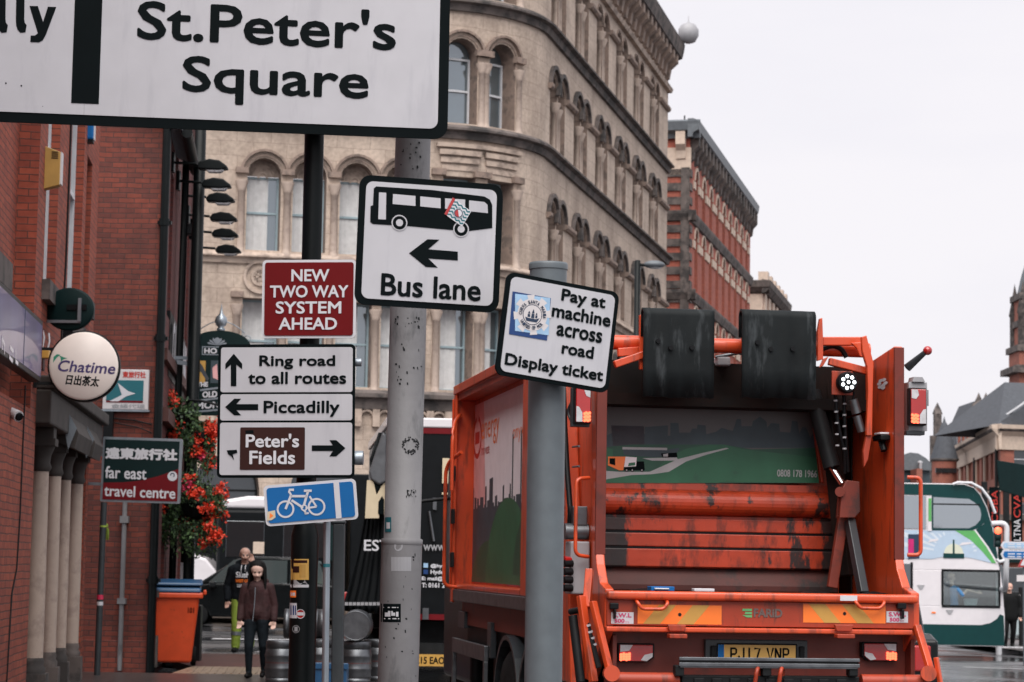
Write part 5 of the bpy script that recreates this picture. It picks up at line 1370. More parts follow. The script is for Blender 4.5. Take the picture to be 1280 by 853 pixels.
pl('top_rail', 'orange', lambda b: b.box(-BWD - .03, -BWD, yb + .5, yf + .01, zt1 - .06, zt1 + .02))
pl('front_post', 'orange', lambda b: (b.box(-BWD - .025, -BWD, yf - .12, yf + .012, zl - .12, zt1 - .062), b.box(-BWD - .04, -BWD - .025, yf - .03, yf + .0, zl, zt1 - .1)))
pl('inner_trim', 'orange_dull', lambda b: b.box(-BWD + .0, -BWD + REC, yp, yf - .072, zt1 - .12, zt1 - .0715), bevel=0)
pl('side_rail', 'steel', lambda b: b.box(-BWD - .02, -BWD + .02, yb, yf - .02, zl - .105, zl - .002))
pl('skirt', 'dark_red', lambda b: b.box(-BWD + .06, -BWD + .09, yp, yf - .2, zl - .32, zl - .106))
pl('grab_rail', 'orange', lambda b: (b.tube(bez([(-BWD + .02, yf - .25, zl + .02), (-BWD - .12, yf - .25, zl + .03), (-BWD - .13, yf - .3, zl + 1.15), (-BWD - .02, yf - .55, zl + 1.25)]), .018, 8), b.tube(bez([(-BWD + .02, yf - .1, zl + 1.62), (-BWD - .10, yf - .5, zl + 1.5), (-BWD - .1, yf - .52, zl + .9)]), .018, 8)), bevel=0)
pl('hinge', 'dark_metal', lambda b: [b.box(-BWD - .05, -BWD - .02, yf - .2, yf - .1, zl + z, zl + z + .14) for z in (.2, .6, 1.0)])
# art panel (flat picture on the recessed side)
xp_ = -BWD + REC - .006
def sp(px, py): return T.ptx(px, py, xp_)
zt_in = zt1 - .16; yA, yB = yp + .03, yf - .1
pic = MB()
def pf(pts, k, lift=0): pic.add([(xp_ - lift, max(yA, min(yB, y)), max(zl + .07, min(zt_in, z))) for y, z in pts], [tuple(range(len(pts)))], k)
pf([(yA, zl + .07), (yB, zl + .07), (yB, zt_in), (yA, zt_in)], 0)
zh_ = T.ptx(625, 632, xp_)[1]
pf([(yB, zl), (yB, zt_in), (yB - .55, zt_in), (yB - .9, zl)], 1, .001)
rr3 = random.Random(11); ys = yA; sky_l = [(yA, zl + .07)]
while ys < yB - .02:
    wd = rr3.choice((.05, .08, .12, .2)); hgt = rr3.choice((.06, .1, .18, .3, .55)) * rr3.uniform(.8, 1.2) * (.55 if ys > yA + 1.6 else 1)
    sky_l += [(ys, zh_ + hgt), (min(ys + wd, yB), zh_ + hgt * rr3.uniform(.9, 1.05))]; ys += wd
    if rr3.random() < .4: sky_l += [(ys, zh_), (ys + .04, zh_)]; ys += .05
sky_l += [(yB, zl + .07)]
pf(sky_l, 2, .002)
for cy, cz, a_, c_, k in ((yA + .4, zl + .15, .9, .55, 3), (yA + 1.6, zl + .05, 1.2, .75, 4), (yA + 2.6, zl, 1.1, .45, 3), (yA + .2, zl - .1, 1.3, .55, 5)):
    pf([(cy + a_ * math.cos(R(t)), cz + c_ * math.sin(R(t))) for t in range(0, 181, 12)], k, .003 + .0006 * cz)
c_ = sp(597, 547); n_ = 24
for i in range(n_):
    a_, b_ = 2 * math.pi * i / n_, 2 * math.pi * (i + 1) / n_
    if 5 <= i <= 6: continue
    pf([(c_[0] + .26 * math.cos(a_), c_[1] + .2 * math.sin(a_)), (c_[0] + .26 * math.cos(b_), c_[1] + .2 * math.sin(b_)), (c_[0] + .2 * math.cos(b_), c_[1] + .155 * math.sin(b_)), (c_[0] + .2 * math.cos(a_), c_[1] + .155 * math.sin(a_))], 6, .002)
pf([(c_[0] + .14, c_[1] - .06), (c_[0] - .14, c_[1] - .06), (c_[0] - .14, c_[1] + .05), (c_[0] + .14, c_[1] + .05)], 6, .002)
def stext(t, px0, px1, pym, hh, k):
    ya, z_ = sp(px0, pym); yb_, _ = sp(px1, pym)
    pic.text(t, 0, 1, 0, 1, 0, k, .0, fn=lambda x, y, z: (xp_ - .002, ya + (yb_ - ya) * x, z_ + hh * (z - .5)))
stext('energy', 602, 624, 545, .22, 7); stext('from waste', 602, 612, 563, .10, 6); stext('onyx', 641, 655, 546, .12, 7)
pic.build('side_picture', ['art_white', 'art_pink', 'art_city', 'art_green_dark', 'art_green', 'art_olive', 'red_text', 'chev_orange'], truck, auto=False)
# --- side guard, tank, cab
x_ = -BWD - .01
ya, za = T.ptx(565, 797, x_); yb2, zb2 = T.ptx(605, 811, x_)
pl('side_guard', 'steel', lambda b: (b.box(x_, x_ + .04, yb2, ya, za - .13, za), b.box(x_, x_ + .04, yb2, ya, za - .55, za - .44), b.box(x_ + .001, x_ + .039, ya - .06, ya - .001, za - .44, za - .13), b.box(x_ + .001, x_ + .039, yb2 + .001, yb2 + .06, za - .44, za - .13)))
pl('bracket', 'mudguard', lambda b: (b.box(-BWD + .03, -BWD + .08, ya - .5, ya - .1, za + .1, zl - .2), b.box(-BWD + .03, -BWD + .08, yb2 - .1, yb2 + .1, za - .1, zl - .25)))
pl('fuel_tank', 'bin_blue', lambda b: b.box(-.95, -.5, yb2 + .05, yb2 + .55, .35, .8), bevel=.06, seg=4)
CW = 1.0
pl('cab', 'van_black', lambda b: (b.prism([(yf + .12, .55), (yf + 2.1, .55), (yf + 2.15, 1.5), (yf + 2.0, 2.75), (yf + .12, 2.8)], -CW, CW, 0, 'x')), bevel=.06, seg=3)
pl('windscreen', 'car_glass', lambda b: b.box(-CW + .1, CW - .1, yf + 2.11, yf + 2.16, 1.55, 2.5), bevel=.02)
pl('door_window', 'car_glass', lambda b: (b.box(-CW - .006, -CW + .02, yf + .9, yf + 1.8, 1.6, 2.4), b.box(CW - .02, CW + .006, yf + .9, yf + 1.8, 1.6, 2.4)), bevel=0)
pl('mirror', 'black_plastic', lambda b: (b.tube([(-CW, yf + 1.9, 2.35), (-CW - .25, yf + 2.0, 2.32), (-CW - .4, yf + 2.0, 2.25)], .02, 8), b.box(-CW - .5, -CW - .34, yf + 1.94, yf + 2.04, 1.75, 2.25)), bevel=.015)
# --- tailgate: cheeks
yc = .16
zc0 = TP(742, 742, yc)[1]; zcl = TP(742, 470, yc)[1]
ztop = TP(1132, 437, yc + .4)[1]
def cheek(s):
    x0, x1 = (-HW, -HW + .06) if s < 0 else (HW - .06, HW)
    k = TP(1132, 690, yc)[1]
    zb_ = TP(1132, 741, yc)[1]
    b = MB(); b.prism([(yc, ztop - .02), (yc, k), (yc - .05, k - .12), (yc - .16, k - .24), (-.18, zb_), (-.18, zb_ - .28), (.30, zb_ - .62), (yb + .02, zb_ - .62), (yb + .02, ztop - .25), (yb - .4, ztop - .12)], x0, x1, 0, 'x')
    return b
cheek(-1).build('tailgate_cheek', 'orange', truck, bevel=.008); cheek(1).build('tailgate_cheek', 'orange', truck, bevel=.008)
for s in (-1, 1): pl('cheek_edge', 'dark_red', lambda b: b.box(s * HW - (.065 if s > 0 else .005), s * HW + (.005 if s > 0 else .065), yc - .025, yc - .001, TP(1132, 700, yc)[1], ztop - .03), bevel=.004)
for s in (-1, 1):
    b = MB(); b.box(-.0, .0, 0, 0, 0, 0) if False else None
    b.prism([(.45, .9), (yb + .3, .9), (yb + .3, ztop - .3), (.9, ztop - .14)], s * HW + (0 if s > 0 else -.10), s * HW + (.10 if s > 0 else 0), 0, 'x'); b.build('side_rib', 'orange', truck, bevel=.012)
pl('crest', 'orange_dull', lambda b: b.box(-HW, HW, yb - .05, yb + .1, ztop - .35, ztop - .22))
# hopper shell (dark inside)
zsill = TP(945, 741, -.1)[1]; zfl = TP(945, 792, -.05)[1]
b = MB()
b.box(-HW + .061, HW - .061, 1.62, 1.68, .75, ztop - .3)
b.box(-HW + .061, HW - .061, .66, 1.62, ztop - .44, ztop - .36); b.box(-HW + .061, HW - .061, .78, .82, TP(945, 497, .8)[1], TP(945, 456, .8)[1])  # second box: added dark plate in place of shade above the panel
b.add([(x, y, z) for x in (-HW + .062, HW - .062) for y, z in ((-.05, zsill - .06), (.25, zfl - .12), (.9, zfl - .28), (1.62, zfl - .25))], [(0, 1, 5, 4), (1, 2, 6, 5), (2, 3, 7, 6)])
b.build('hopper', 'hopper_dark', truck)
# packing panel with the landscape
yk = .95
def pk(px, py, lift=0): return T.pt(px, py, yk - lift)
xl_ = -HW + .065
pkt = [(max(x, xl_), z) for x, z in tpoly([(745, 604), (1025, 604), (1012, 494), (745, 494)], yk)]
b = MB(); b.prism(pkt, yk, yk + .05); pp = b.build('packer_panel', 'orange_dull', truck, bevel=.004)
pic = MB()
def pf(pts, k, lift): pic.flat([(max(x, xl_), z) for x, z in [T.pt(a, c, yk - lift) for a, c in pts]], yk - lift, k)
E_ = lambda y: 1025 - (604 - y) * 16 / 134 - 1
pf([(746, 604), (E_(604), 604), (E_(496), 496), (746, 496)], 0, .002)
sk = [(746, 560)]; rr3 = random.Random(5); x = 746
hts = [(746, 526), (752, 526), (757, 545), (768, 540), (838, 545), (838, 529), (848, 529), (849, 541), (863, 541), (865, 536), (871, 536), (872, 531), (882, 532), (883, 543), (895, 540), (902, 535), (916, 539), (921, 524), (926, 524), (927, 533), (940, 533), (941, 527), (950, 521), (958, 527), (959, 535), (964, 529), (974, 530), (975, 540), (988, 541), (990, 526), (997, 527), (999, 542), (1003, 534), (1008, 535), (1013, 548), (1017, 540)]
pf(sk + hts + [(E_(560), 560)], 1, .003)
pf([(764, 532), (805, 533), (806, 566), (767, 566)], 6, .0035); pf([(806, 534), (835, 532), (834, 566), (806, 566)], 1, .0036)
pf([(746, 560), (790, 556), (860, 556), (905, 556), (940, 562), (E_(562), 560), (E_(604), 604), (746, 604)], 3, .004)
pf([(750, 558), (766, 562), (766, 582), (746, 580)], 2, .0045)
pf([(778, 560), (835, 562), (850, 560), (845, 568), (820, 572), (780, 569)], 1, .005); pf([(778, 559), (834, 560), (834, 563), (778, 562)], 4, .0055)
pf([(838, 570), (858, 561), (885, 556), (905, 556), (930, 562), (E_(575), 572), (E_(604), 604), (782, 602), (815, 592)], 2, .0052)
pf([(746, 588), (775, 590), (812, 590), (830, 582), (848, 574), (880, 566), (908, 560), (911, 561), (885, 568), (858, 577), (836, 590), (815, 593), (800, 594), (780, 601), (746, 601)], 4, .006)
pf([(803, 573), (846, 572), (848, 576), (815, 576)], 4, .0058); pf([(748, 601), (790, 594), (840, 592), (900, 601), (900, 604), (746, 604)], 2, .0065)
pf([(760, 571), (782, 571), (779, 588), (774, 588), (760, 582)], 5, .007); pf([(762, 573), (769, 573), (769, 582), (762, 580)], 7, .0075)
pf([(782, 571), (796, 572), (795, 583), (780, 584)], 8, .007); pf([(786, 579), (794, 578), (794, 582), (785, 583)], 2, .0074); pf([(796, 577), (805, 577), (806, 588), (780, 588), (780, 584), (795, 584)], 7, .0072)
for cx in (783, 790, 802): c_ = T.pt(cx, 588, yk); pic.flat(circ(c_[0], c_[1], .013, 10), yk - .008, 7); pic.flat(circ(c_[0], c_[1], .006, 8), yk - .0085, 4)
pf([(826, 567), (846, 566), (847, 572), (828, 572)], 7, .0076); pf([(829, 568), (835, 567), (835, 571), (829, 571)], 4, .0078)
a_, b_, c_, d_ = *[T.pt(q, 591, yk)[0] for q in (971, 1021)], T.pt(990, 596.5, yk)[1], T.pt(990, 587.5, yk)[1]
pic.text('0808 178 1966', a_, b_, c_, d_, yk - .008, 4, .001)
a_, b_, c_, d_ = *[T.pt(q, 503, yk)[0] for q in (796, 910)], T.pt(850, 509, yk)[1], T.pt(850, 497, yk)[1]
pic.text('energy from waste', a_, b_, c_, d_, yk - .003, 9, .001)
pic.build('landscape_picture', ['art_sky_shaded', 'art_city', 'art_green', 'art_green_dark', 'art_road', 'chev_orange', 'slate', 'sign_black', 'art_white', 'dark_red'], pp, auto=False)
pl('panel_rim', 'orange_dull', lambda b: (b.bar((*[TP(1027, 604, yk)[0], yk - .015], TP(1027, 604, yk)[1]), (TP(1012, 492, yk)[0], yk - .015, TP(1012, 492, yk)[1]), .025, .04, 0, (0, 1, 0)), b.tube([(xl_ + .012, yk - .03, TP(748, 604, yk)[1]), (xl_ + .012, yk - .03, TP(748, 495, yk)[1])], .006, 6)), pp)
# drum and worn ribs
xr_ = TP(1034, 625, yk)[0]
zA, zB, zC = TP(890, 604.5, yk)[1], TP(890, 613, yk)[1], TP(890, 645, yk)[1]
b = MB(); n = 12; rD = (zB - zC) / 2
prof = [(yk + .04, zA), (yk - .0, zA), (yk - .005, zB)] + [(yk - .01 - rD * 1.0 * math.sin(math.pi * i / n), zB - rD + rD * math.cos(math.pi * i / n)) for i in range(1, n)] + [(yk, zC), (yk + .04, zC)]
b.prism(prof, xl_, xr_, 0, 'x'); b.build('packer_roll', 'roll_worn', truck)
b = MB(); xr2 = TP(1047, 680, yk)[0]
ed = [TP(890, q, yk)[1] for q in (648, 666.5, 686, 711)]
for (z1_, z0_) in zip(ed, ed[1:]): b.box(xl_, xr2, yk - .02, yk + .04, z0_ + .008, z1_ - .008)
b.box(xl_, xr2, yk + .0, yk + .05, ed[-1], zC)
zE = TP(890, 742, yk)[1]
b.build('packer_blade', 'blade_worn', truck, bevel=.006)
pl('blade_seam', 'black_plastic', lambda b: [b.box(xl_, xr2, yk - .012, yk - .001, e_ - .0078, e_ + .0078) for e_ in ed[1:-1]], bevel=0)
pl('blade_lip', 'lip_red', lambda b: b.prism([(yk + .10, ed[-1] + .01), (yk + .04, ed[-1] + .01), (yk - .02, TP(890, 732, yk)[1]), (yk - .02, TP(890, 739, yk)[1]), (yk + .10, zE - .1)], xl_, xr2, 0, 'x'))
pl('rubbish', 'black_plastic', lambda b: [b.ball((-.9 + .2 * i, .25 + .06 * (i % 3), zsill - .08 + .02 * (i % 2)), .14, 10, 0, (1.2, 1, .55)) for i in range(10)], bevel=0)
b = MB(); b.box(-.72, -.56, .02, .14, zsill + .0, zsill + .03, 1); b.box(-.7, -.6, .0, .02, zsill + .01, zsill + .02, 0); b.box(-.42, -.28, .04, .12, zsill + .0, zsill + .02, 0); b.build('litter', ['letter_white', 'sign_blue'], truck, bevel=.004)
# --- right hand mechanism
Ym = .55
def mp_(px, py, y=Ym): x, z = T.pt(px, py, y); return Vector((x, y, z))
pl('packer_arm', 'dark_orange', lambda b: (b.prism([(mp_(x, y).x, mp_(x, y).z) for x, y in ((1043, 648), (1046, 612), (1052, 601), (1068, 603), (1069, 640), (1062, 648))], Ym - .12, Ym - .09), b.prism([(mp_(x, y).x, mp_(x, y).z) for x, y in ((1047, 648), (1050, 612), (1056, 601), (1071, 604), (1071, 640), (1064, 648))], Ym + .02, Ym + .05), b.bar(mp_(1054, 645), mp_(1040, 735), .05, .07), b.cyl(mp_(1050, 615, Ym - .14), mp_(1052, 615, Ym + .1), .035, n=14)))
_yi = T.ptx(1066, 600, HW - .062)[0]
pl('shade_sheet', 'hopper_dark', lambda b: b.box(HW - .075, HW - .0615, _yi, 1.6, zsill - .1, ztop - .46))  # added dark sheet standing in for shade deep inside the right cheek
pl('hydraulic_cylinder', 'dark_metal', lambda b: (b.cyl(mp_(1015, 490, .75), mp_(1040, 585, .62), .06, n=16), b.cyl(mp_(1028, 480, .9), mp_(1034, 560, .8), .05, n=14)), bevel=0)
pl('hydraulic_rod', 'chrome', lambda b: (b.cyl(mp_(1040, 585, .62), mp_(1053, 605, .55), .022, n=12)), bevel=0)
pl('ram', 'mudguard', lambda b: b.bar(mp_(1062, 650, .5), mp_(1079, 742, .3), .06, .07))
pl('shaft_guard', 'hopper_dark', lambda b: b.bar(mp_(1030, 470, .85), mp_(1058, 720, .72), .1, .1))
pl('hose', 'black_plastic', lambda b: (b.tube(bez([mp_(1044, 490, .4), mp_(1047, 530, .42), mp_(1056, 565, .45), mp_(1056, 592, .5)]), .014, 7), b.tube(bez([mp_(1055, 492, .4), mp_(1056, 530, .42), mp_(1058, 560, .45), mp_(1060, 590, .5)]), .014, 7), b.tube(bez([mp_(1068, 490, .35), mp_(1066, 505, .35), mp_(1067, 515, .35)]), .008, 6), b.tube(bez([mp_(1026, 437, .5), mp_(1040, 432, .5), mp_(1052, 436, .5), mp_(1058, 447, .5)]), .018, 7)), bevel=0)
pl('hose_marking', 'grey_box', lambda b: [b.cyl(mp_(1044.6 + t * .5, 500 + t * 14, .402), mp_(1044.7 + t * .5, 502 + t * 14, .402), .0146, n=7) for t in range(5)] + [b.cyl(mp_(1055.5, 504 + t * 14, .405), mp_(1055.6, 506 + t * 14, .405), .0146, n=7) for t in range(5)], bevel=0)
pl('hose_coupling', 'steel', lambda b: (b.cyl(mp_(1066, 500, .33), mp_(1071, 517, .33), .035, n=12), b.cyl(mp_(1071, 520, .33), mp_(1077, 540, .33), .03, n=12)), bevel=0)
# --- sill beam with stickers, handles and hinges
ysl = -.20
x0, x1, z0, z1 = tb(757, 741, 1146, 752, ysl)
pl('sill_rail', 'orange', lambda b: b.box(x0, x1, ysl - .05, ysl + .1, z0, z1), bevel=.022, seg=4)
zf0 = TP(950, 784, ysl)[1]
pl('sill_face', 'orange_dull', lambda b: b.box(x0 + .01, x1 - .02, ysl, ysl + .06, zf0, z0 - .001), bevel=.004)
zl0, zl1 = TP(950, 792, ysl - .03)[1], TP(950, 785.5, ysl - .03)[1]
pl('sill_flange', 'orange', lambda b: b.box(x0 - .0, x1 - .04, ysl - .04, ysl + .1, zl0, zl1), bevel=.010, seg=3)
yS = ysl - .003
def sticker(px0, py0, px1, py1, name, mats, fn):
    q = tb(px0, py0, px1, py1, yS); b = MB(); b.flat([(q[0], q[2]), (q[1], q[2]), (q[1], q[3]), (q[0], q[3])], yS, 0); fn(b, *q); return b.build(name, mats, truck, auto=False)
def swl(b, x0, x1, z0, z1):
    w_, h_ = x1 - x0, z1 - z0; b.text('S.W.L', x0 + w_ * .1, x0 + w_ * .9, z0 + h_ * .54, z1 - h_ * .06, yS - .001, 1, .002); b.text('500', x0 + w_ * .14, x0 + w_ * .6, z0 + h_ * .08, z0 + h_ * .44, yS - .001, 1, .002); b.text('KG', x0 + w_ * .63, x0 + w_ * .8, z0 + h_ * .1, z0 + h_ * .22, yS - .001, 1)
sticker(764, 765.5, 792, 780, 'load_sticker', ['letter_white', 'pink_text'], swl); sticker(1108, 764.5, 1135, 778.5, 'load_sticker', ['letter_white', 'pink_text'], swl)
def chev(sl):
    def f(b, x0, x1, z0, z1):
        w_ = (x1 - x0) / 5; h_ = z1 - z0
        for i in range(1, 5, 2):
            a_ = x0 + w_ * i - w_ * .2; q = w_ * .95 * sl
            p = [(a_ - q / 2, z0), (a_ + w_ - q / 2, z0), (a_ + w_ + q / 2, z1), (a_ + q / 2, z1)]
            b.flat([(max(x0, min(x1, u)), v) for u, v in p], yS - .001, 1)
        c_ = (x0 + x1) / 2; b.flat(circ(c_, (z0 + z1) / 2, .012, 10), yS - .002, 2)
    return f
sticker(797, 756.5, 902, 780.5, 'chevron_plate', ['chev_orange', 'chev_gold', 'dark_metal'], chev(1)); sticker(1004, 755.5, 1107, 779, 'chevron_plate', ['chev_orange', 'chev_gold', 'dark_metal'], chev(-1))
b = MB(); q = tb(942, 761, 978, 772, yS); b.text('FARiD', *q[:4], yS, 1, .003); q = tb(928, 760, 940, 772, yS)
for i in range(3): zz0 = q[2] + (q[3] - q[2]) * i / 3; b.flat([(q[0] + .015 * (2 - i) * (i < 2), zz0), (q[1], zz0), (q[1], zz0 + (q[3] - q[2]) / 3 - .006), (q[0] + .02 * (i == 1), zz0 + (q[3] - q[2]) / 3 - .006)], yS, 0)
b.build('maker_badge', ['logo_green', 'logo_grey'], truck, auto=False)
for l, r_, a, c in ((797, 835, 750, 763.5), (1070, 1106, 749.5, 762.5)):
    q = tb(l, a, r_, c, ysl - .06)
    pl('handle', 'orange', lambda b: b.tube(bez([(q[0], ysl + .01, q[3] + .0), (q[0], ysl - .06, q[3] - .02), (q[0] + .03, ysl - .06, q[2] + .01), (q[1] - .03, ysl - .06, q[2] + .01), (q[1], ysl - .06, q[3] - .02), (q[1], ysl + .01, q[3])]), .012, 8), bevel=0)
for l in (834, 1043):
    q = tb(l, 781, l + 24, 798, ysl - .07)
    pl('hinge', 'orange_dull', lambda b: (b.prism([(q[0], q[3]), (q[1], q[3]), (q[1] - .015, q[2] + .045), (q[0] + .015, q[2] + .045)], ysl - .075, ysl - .045), b.box(q[0] + .005, q[1] - .005, ysl - .12, ysl - .04, q[2] + .0, q[2] + .028)), bevel=.005)
for l in (768, 1128):
    q = tb(l - 5, 752, l + 6, 774, ysl - .05); pl('catch', 'black_plastic', lambda b: (b.box(q[0], q[1], ysl - .04, ysl - .004, q[3] - .05, q[3] - .01), b.box(q[0] + .025, q[1] - .02, ysl - .055, ysl - .006, q[2], q[3] - .052)), bevel=.006)
b = MB(); b.box(TP(1036, 744, 0)[0], TP(1057, 744, 0)[0], ysl - .052, ysl - .045, z1 - .045, z1 - .01); b.build('paint_scuff', 'letter_white', truck)
# --- under the sill
yu = -.02
q = tb(757, 791, 1140, 860, yu)
pl('lower_panel', 'dark_red', lambda b: (b.box(q[0], q[1], yu, yu + .05, .35, q[3]), b.box(q[0] + .02, q[0] + .05, yu - .12, yu - .002, .4, q[3] - .02), b.box(q[1] - .05, q[1] - .02, yu - .12, yu - .002, .4, q[3] - .02)), bevel=.005)
def lampcluster(name, px0, py0, px1, py1, y, flip, led_b=True, vert=False, parent=None):
    q = tb(px0, py0, px1, py1, y); w_, h_ = q[1] - q[0], q[3] - q[2]; X = lambda u: q[0] + w_ * (1 - u if flip else u); Zz = lambda v: q[2] + h_ * v
    P = lambda pts: [(X(u), Zz(v)) for u, v in pts]
    b = MB(); b.prism(P([(0, .08), (.1, 0), (.82, 0), (1, .25), (1, 1), (0, 1)]) if not vert else P([(0, 0), (1, 0), (1, 1), (0, 1)]), y, y + .06); o = b.build(name, 'black_plastic', parent or truck, bevel=.006)
    b = MB(); ins = P([(.04, .1), (.12, .05), (.8, .05), (.95, .28), (.95, .93), (.04, .93)]) if not vert else P([(.06, .04), (.94, .04), (.94, .96), (.06, .96)]); b.prism(ins, y - .012, y + .002); L_ = b.build('lens', 'lens_red', o, bevel=.005)
    b = MB(); yy = y - .015
    if vert:
        b.flat(P([(.68, .70), (.92, .66), (.92, .94), (.6, .94), (.56, .82)]) if not flip else P([(.66, .70), (.92, .72), (.92, .95), (.56, .95), (.5, .8)]), yy); b.flat(P([(.08, .05), (.46, .05), (.44, .28), (.24, .42), (.08, .44)]), yy)
    else:
        b.flat(P([(.06, .92), (.4, .92), (.3, .62), (.06, .55)]), yy); b.flat(P([(.62, .12), (.78, .06), (.94, .3), (.94, .5), (.72, .4)]), yy)
    b.build('clear_lens', 'lens_clear', o)
    b = MB(); 
    for i in range(4):
        for j in range(3):
            if vert: c_ = (X(.58 + .1 * i), Zz(.08 + .085 * j + .02 * (i % 2)))
            else: c_ = (X(.08 + .075 * i), Zz(.14 + .13 * j + .04 * (i % 2)))
            b.flat(circ(c_[0], c_[1], .0105, 8), yy - .002)
    b.build('led', 'led_red', o); return o
lampcluster('rear_lamp', 772, 804.5, 818, 828, yu - .06, False); lampcluster('rear_lamp', 1077.5, 803, 1122, 827, yu - .06, True)
# number plate
q = tb(881, 800, 1009, 828, yu - .03); pl('plate_holder', 'mudguard', lambda b: b.box(q[0], q[1], yu - .04, yu, q[2], q[3]), bevel=.006)
q2 = tb(896, 804.5, 996, 826, yu - .04); pl('plate_surround', 'black_plastic', lambda b: (b.box(q2[0] - .0, q2[1], yu - .055, yu - .0405, q2[2], q2[3]), b.box(q[0] + .035, q[0] + .075, yu - .06, yu - .0405, q[2] + .03, q[3] - .04), b.box(q[1] - .06, q[1] - .025, yu - .06, yu - .0405, q[2] + .03, q[3] - .04)), bevel=.008)
q = tb(897.5, 806.5, 994.5, 825.5, yu - .058); pt_ = yu - .058
b = MB(); b.box(q[0], q[1], pt_, pt_ + .003, q[2], q[3]); npl = b.build('number_plate', 'plate_yellow', truck)
b = MB(); zb_ = q[3] - .098; zt_ = q[3] - .018
xq = lambda p: TP(p, 815, pt_)[0]

def plate_text(t, x0, x1):
    adv = (x1 - x0) / 7.7; x = x0; wd = adv * .82; hh = zt_ - zb_; st = .0125
    for ch in t:
        if ch == ' ': x += adv * .7; continue
        P = lambda u, v: (x + wd * u, zb_ + hh * v); y = pt_ - .002
        if ch == 'P': b.ribbon([P(.1, 0), P(.1, 1)], st, y); b.ribbon([P(.05, .93), P(.7, .93), P(.9, .84), P(.9, .56), P(.7, .46), P(.05, .46)], st, y - .0003)
        if ch == 'J': b.ribbon([P(.85, 1), P(.85, .22), P(.68, .07), P(.32, .07), P(.12, .2), P(.12, .34)], st, y)
        if ch == '1': b.ribbon([P(.5, 0), P(.5, 1)], st, y)
        if ch == '7': b.ribbon([P(.05, .93), P(.92, .93), P(.42, 0)], st, y)
        if ch == 'V': b.ribbon([P(.02, 1), P(.48, .02), P(.95, 1)], st, y)
        if ch == 'N': b.ribbon([P(.1, 0), P(.1, 1)], st, y); b.ribbon([P(.1, .96), P(.88, .04)], st, y - .0003); b.ribbon([P(.88, 0), P(.88, 1)], st, y - .0006)
        x += adv
plate_text('PJ17 VNP', xq(913), xq(988)); b.build('lettering', 'sign_black', npl)
b = MB(); b.flat([(q[0], q[2]), (xq(905), q[2]), (xq(905), q[3]), (q[0], q[3])], pt_ - .0015); b.build('blue_band', 'sign_blue', npl)
# lift rail, bin lift
yl = -.40
q = tb(849, 822.5, 1075, 834, yl); zm = (q[2] + q[3]) / 2
pl('lift_rail', 'steel', lambda b: (b.box(q[0], q[1], yl, yl + .012, zm + .008, q[3]), b.box(q[0], q[1], yl + .003, yl + .012, q[2], zm - .006), b.box(q[0] + .01, q[1] - .01, yl + .0121, yl + .05, q[2] - .01, q[3] - .01)), bevel=.003)
pl('lift_rail_core', 'black_plastic', lambda b: b.box(q[0] + .005, q[1] - .005, yl + .006, yl + .0119, zm - .0059, zm + .0079))
q = tb(851, 845, 1073, 870, yl + .08); pl('lift_beam', 'dark_metal', lambda b: (b.box(q[0], q[1], yl + .06, yl + .16, q[3] - .09, q[3]), [b.box(q[0] + .08 + i * .12, q[0] + .15 + i * .12, yl + .045, yl + .0599, q[3] - .07, q[3] - .015) for i in range(9)]), bevel=.008)
zq = TP(760, 849, yl + .1)[1]
pl('torque_tube', 'orange_dull', lambda b: (b.cyl((TP(765, 849, yl + .1)[0], yl + .1, zq), (TP(848, 849, yl + .1)[0], yl + .1, zq), .045, n=18), b.cyl((TP(1076, 849, yl + .1)[0], yl + .1, zq), (TP(1158, 849, yl + .1)[0], yl + .1, zq), .045, n=18)), bevel=0)
for px in (941, 971): q = tb(px, 833, px + 9, 860, yl + .04); pl('lift_hook', 'orange_dull', lambda b: b.tube(bez([(q[0], yl + .0, q[2]), (q[0] + .01, yl - .02, q[3] - .02), (q[1], yl + .06, q[3]), (q[1], yl + .1, q[2])]), .014, 8), bevel=0)
pl('spring_bracket', 'dark_metal', lambda b: [b.box(TP(p, 838, yl + .06)[0] - .03, TP(p, 838, yl + .06)[0] + .03, yl + .02, yl + .1, TP(p, 846, yl)[1], TP(p, 832, yl)[1]) for p in (848, 957, 1065)], bevel=.008)
mpl = lambda px, py, y: Vector((T.pt(px, py, y)[0], y, T.pt(px, py, y)[1]))
pl('lift_arm', 'orange', lambda b: (b.bar(mpl(741, 752, -.2), mpl(763, 842, -.33), .05, .035), b.cyl(mpl(765, 842, -.40), mpl(763, 842, -.26), .052, n=20)), bevel=.006)
pl('lift_arm', 'orange', lambda b: (b.bar(mpl(726, 745, -.1), mpl(742, 853, -.22), .055, .04), b.bar(mpl(737, 712, -.02), mpl(733, 760, -.1), .05, .05)), bevel=.006)
pl('lift_arm', 'orange', lambda b: (b.bar(mpl(1146, 782, -.2), mpl(1163, 838, -.33), .05, .035), b.cyl(mpl(1161, 842, -.40), mpl(1160, 842, -.26), .052, n=20)), bevel=.006)
pl('lift_arm', 'orange', lambda b: b.bar(mpl(1170, 822, -.36), mpl(1178, 870, -.4), .03, .03), bevel=.006)
pl('lift_cylinder', 'dark_metal', lambda b: (b.cyl(mpl(716, 770, -.05), mpl(726, 853, -.16), .03, n=12), b.tube(bez([mpl(713, 765, 0), mpl(728, 762, -.1), mpl(736, 790, -.15), mpl(748, 835, -.2)]), .022, 8), b.tube(bez([mpl(722, 765, 0), mpl(733, 768, -.1), mpl(740, 800, -.15), mpl(746, 835, -.2)]), .012, 8)), bevel=0)
pl('hose_band', 'letter_white', lambda b: [b.cyl(mpl(734.0 + t * 2.4, 781 + t * 8, -.142 - t * .008), mpl(734.7 + t * 2.4, 783.5 + t * 8, -.142 - t * .008), .0236, n=9) for t in range(4)], bevel=0)
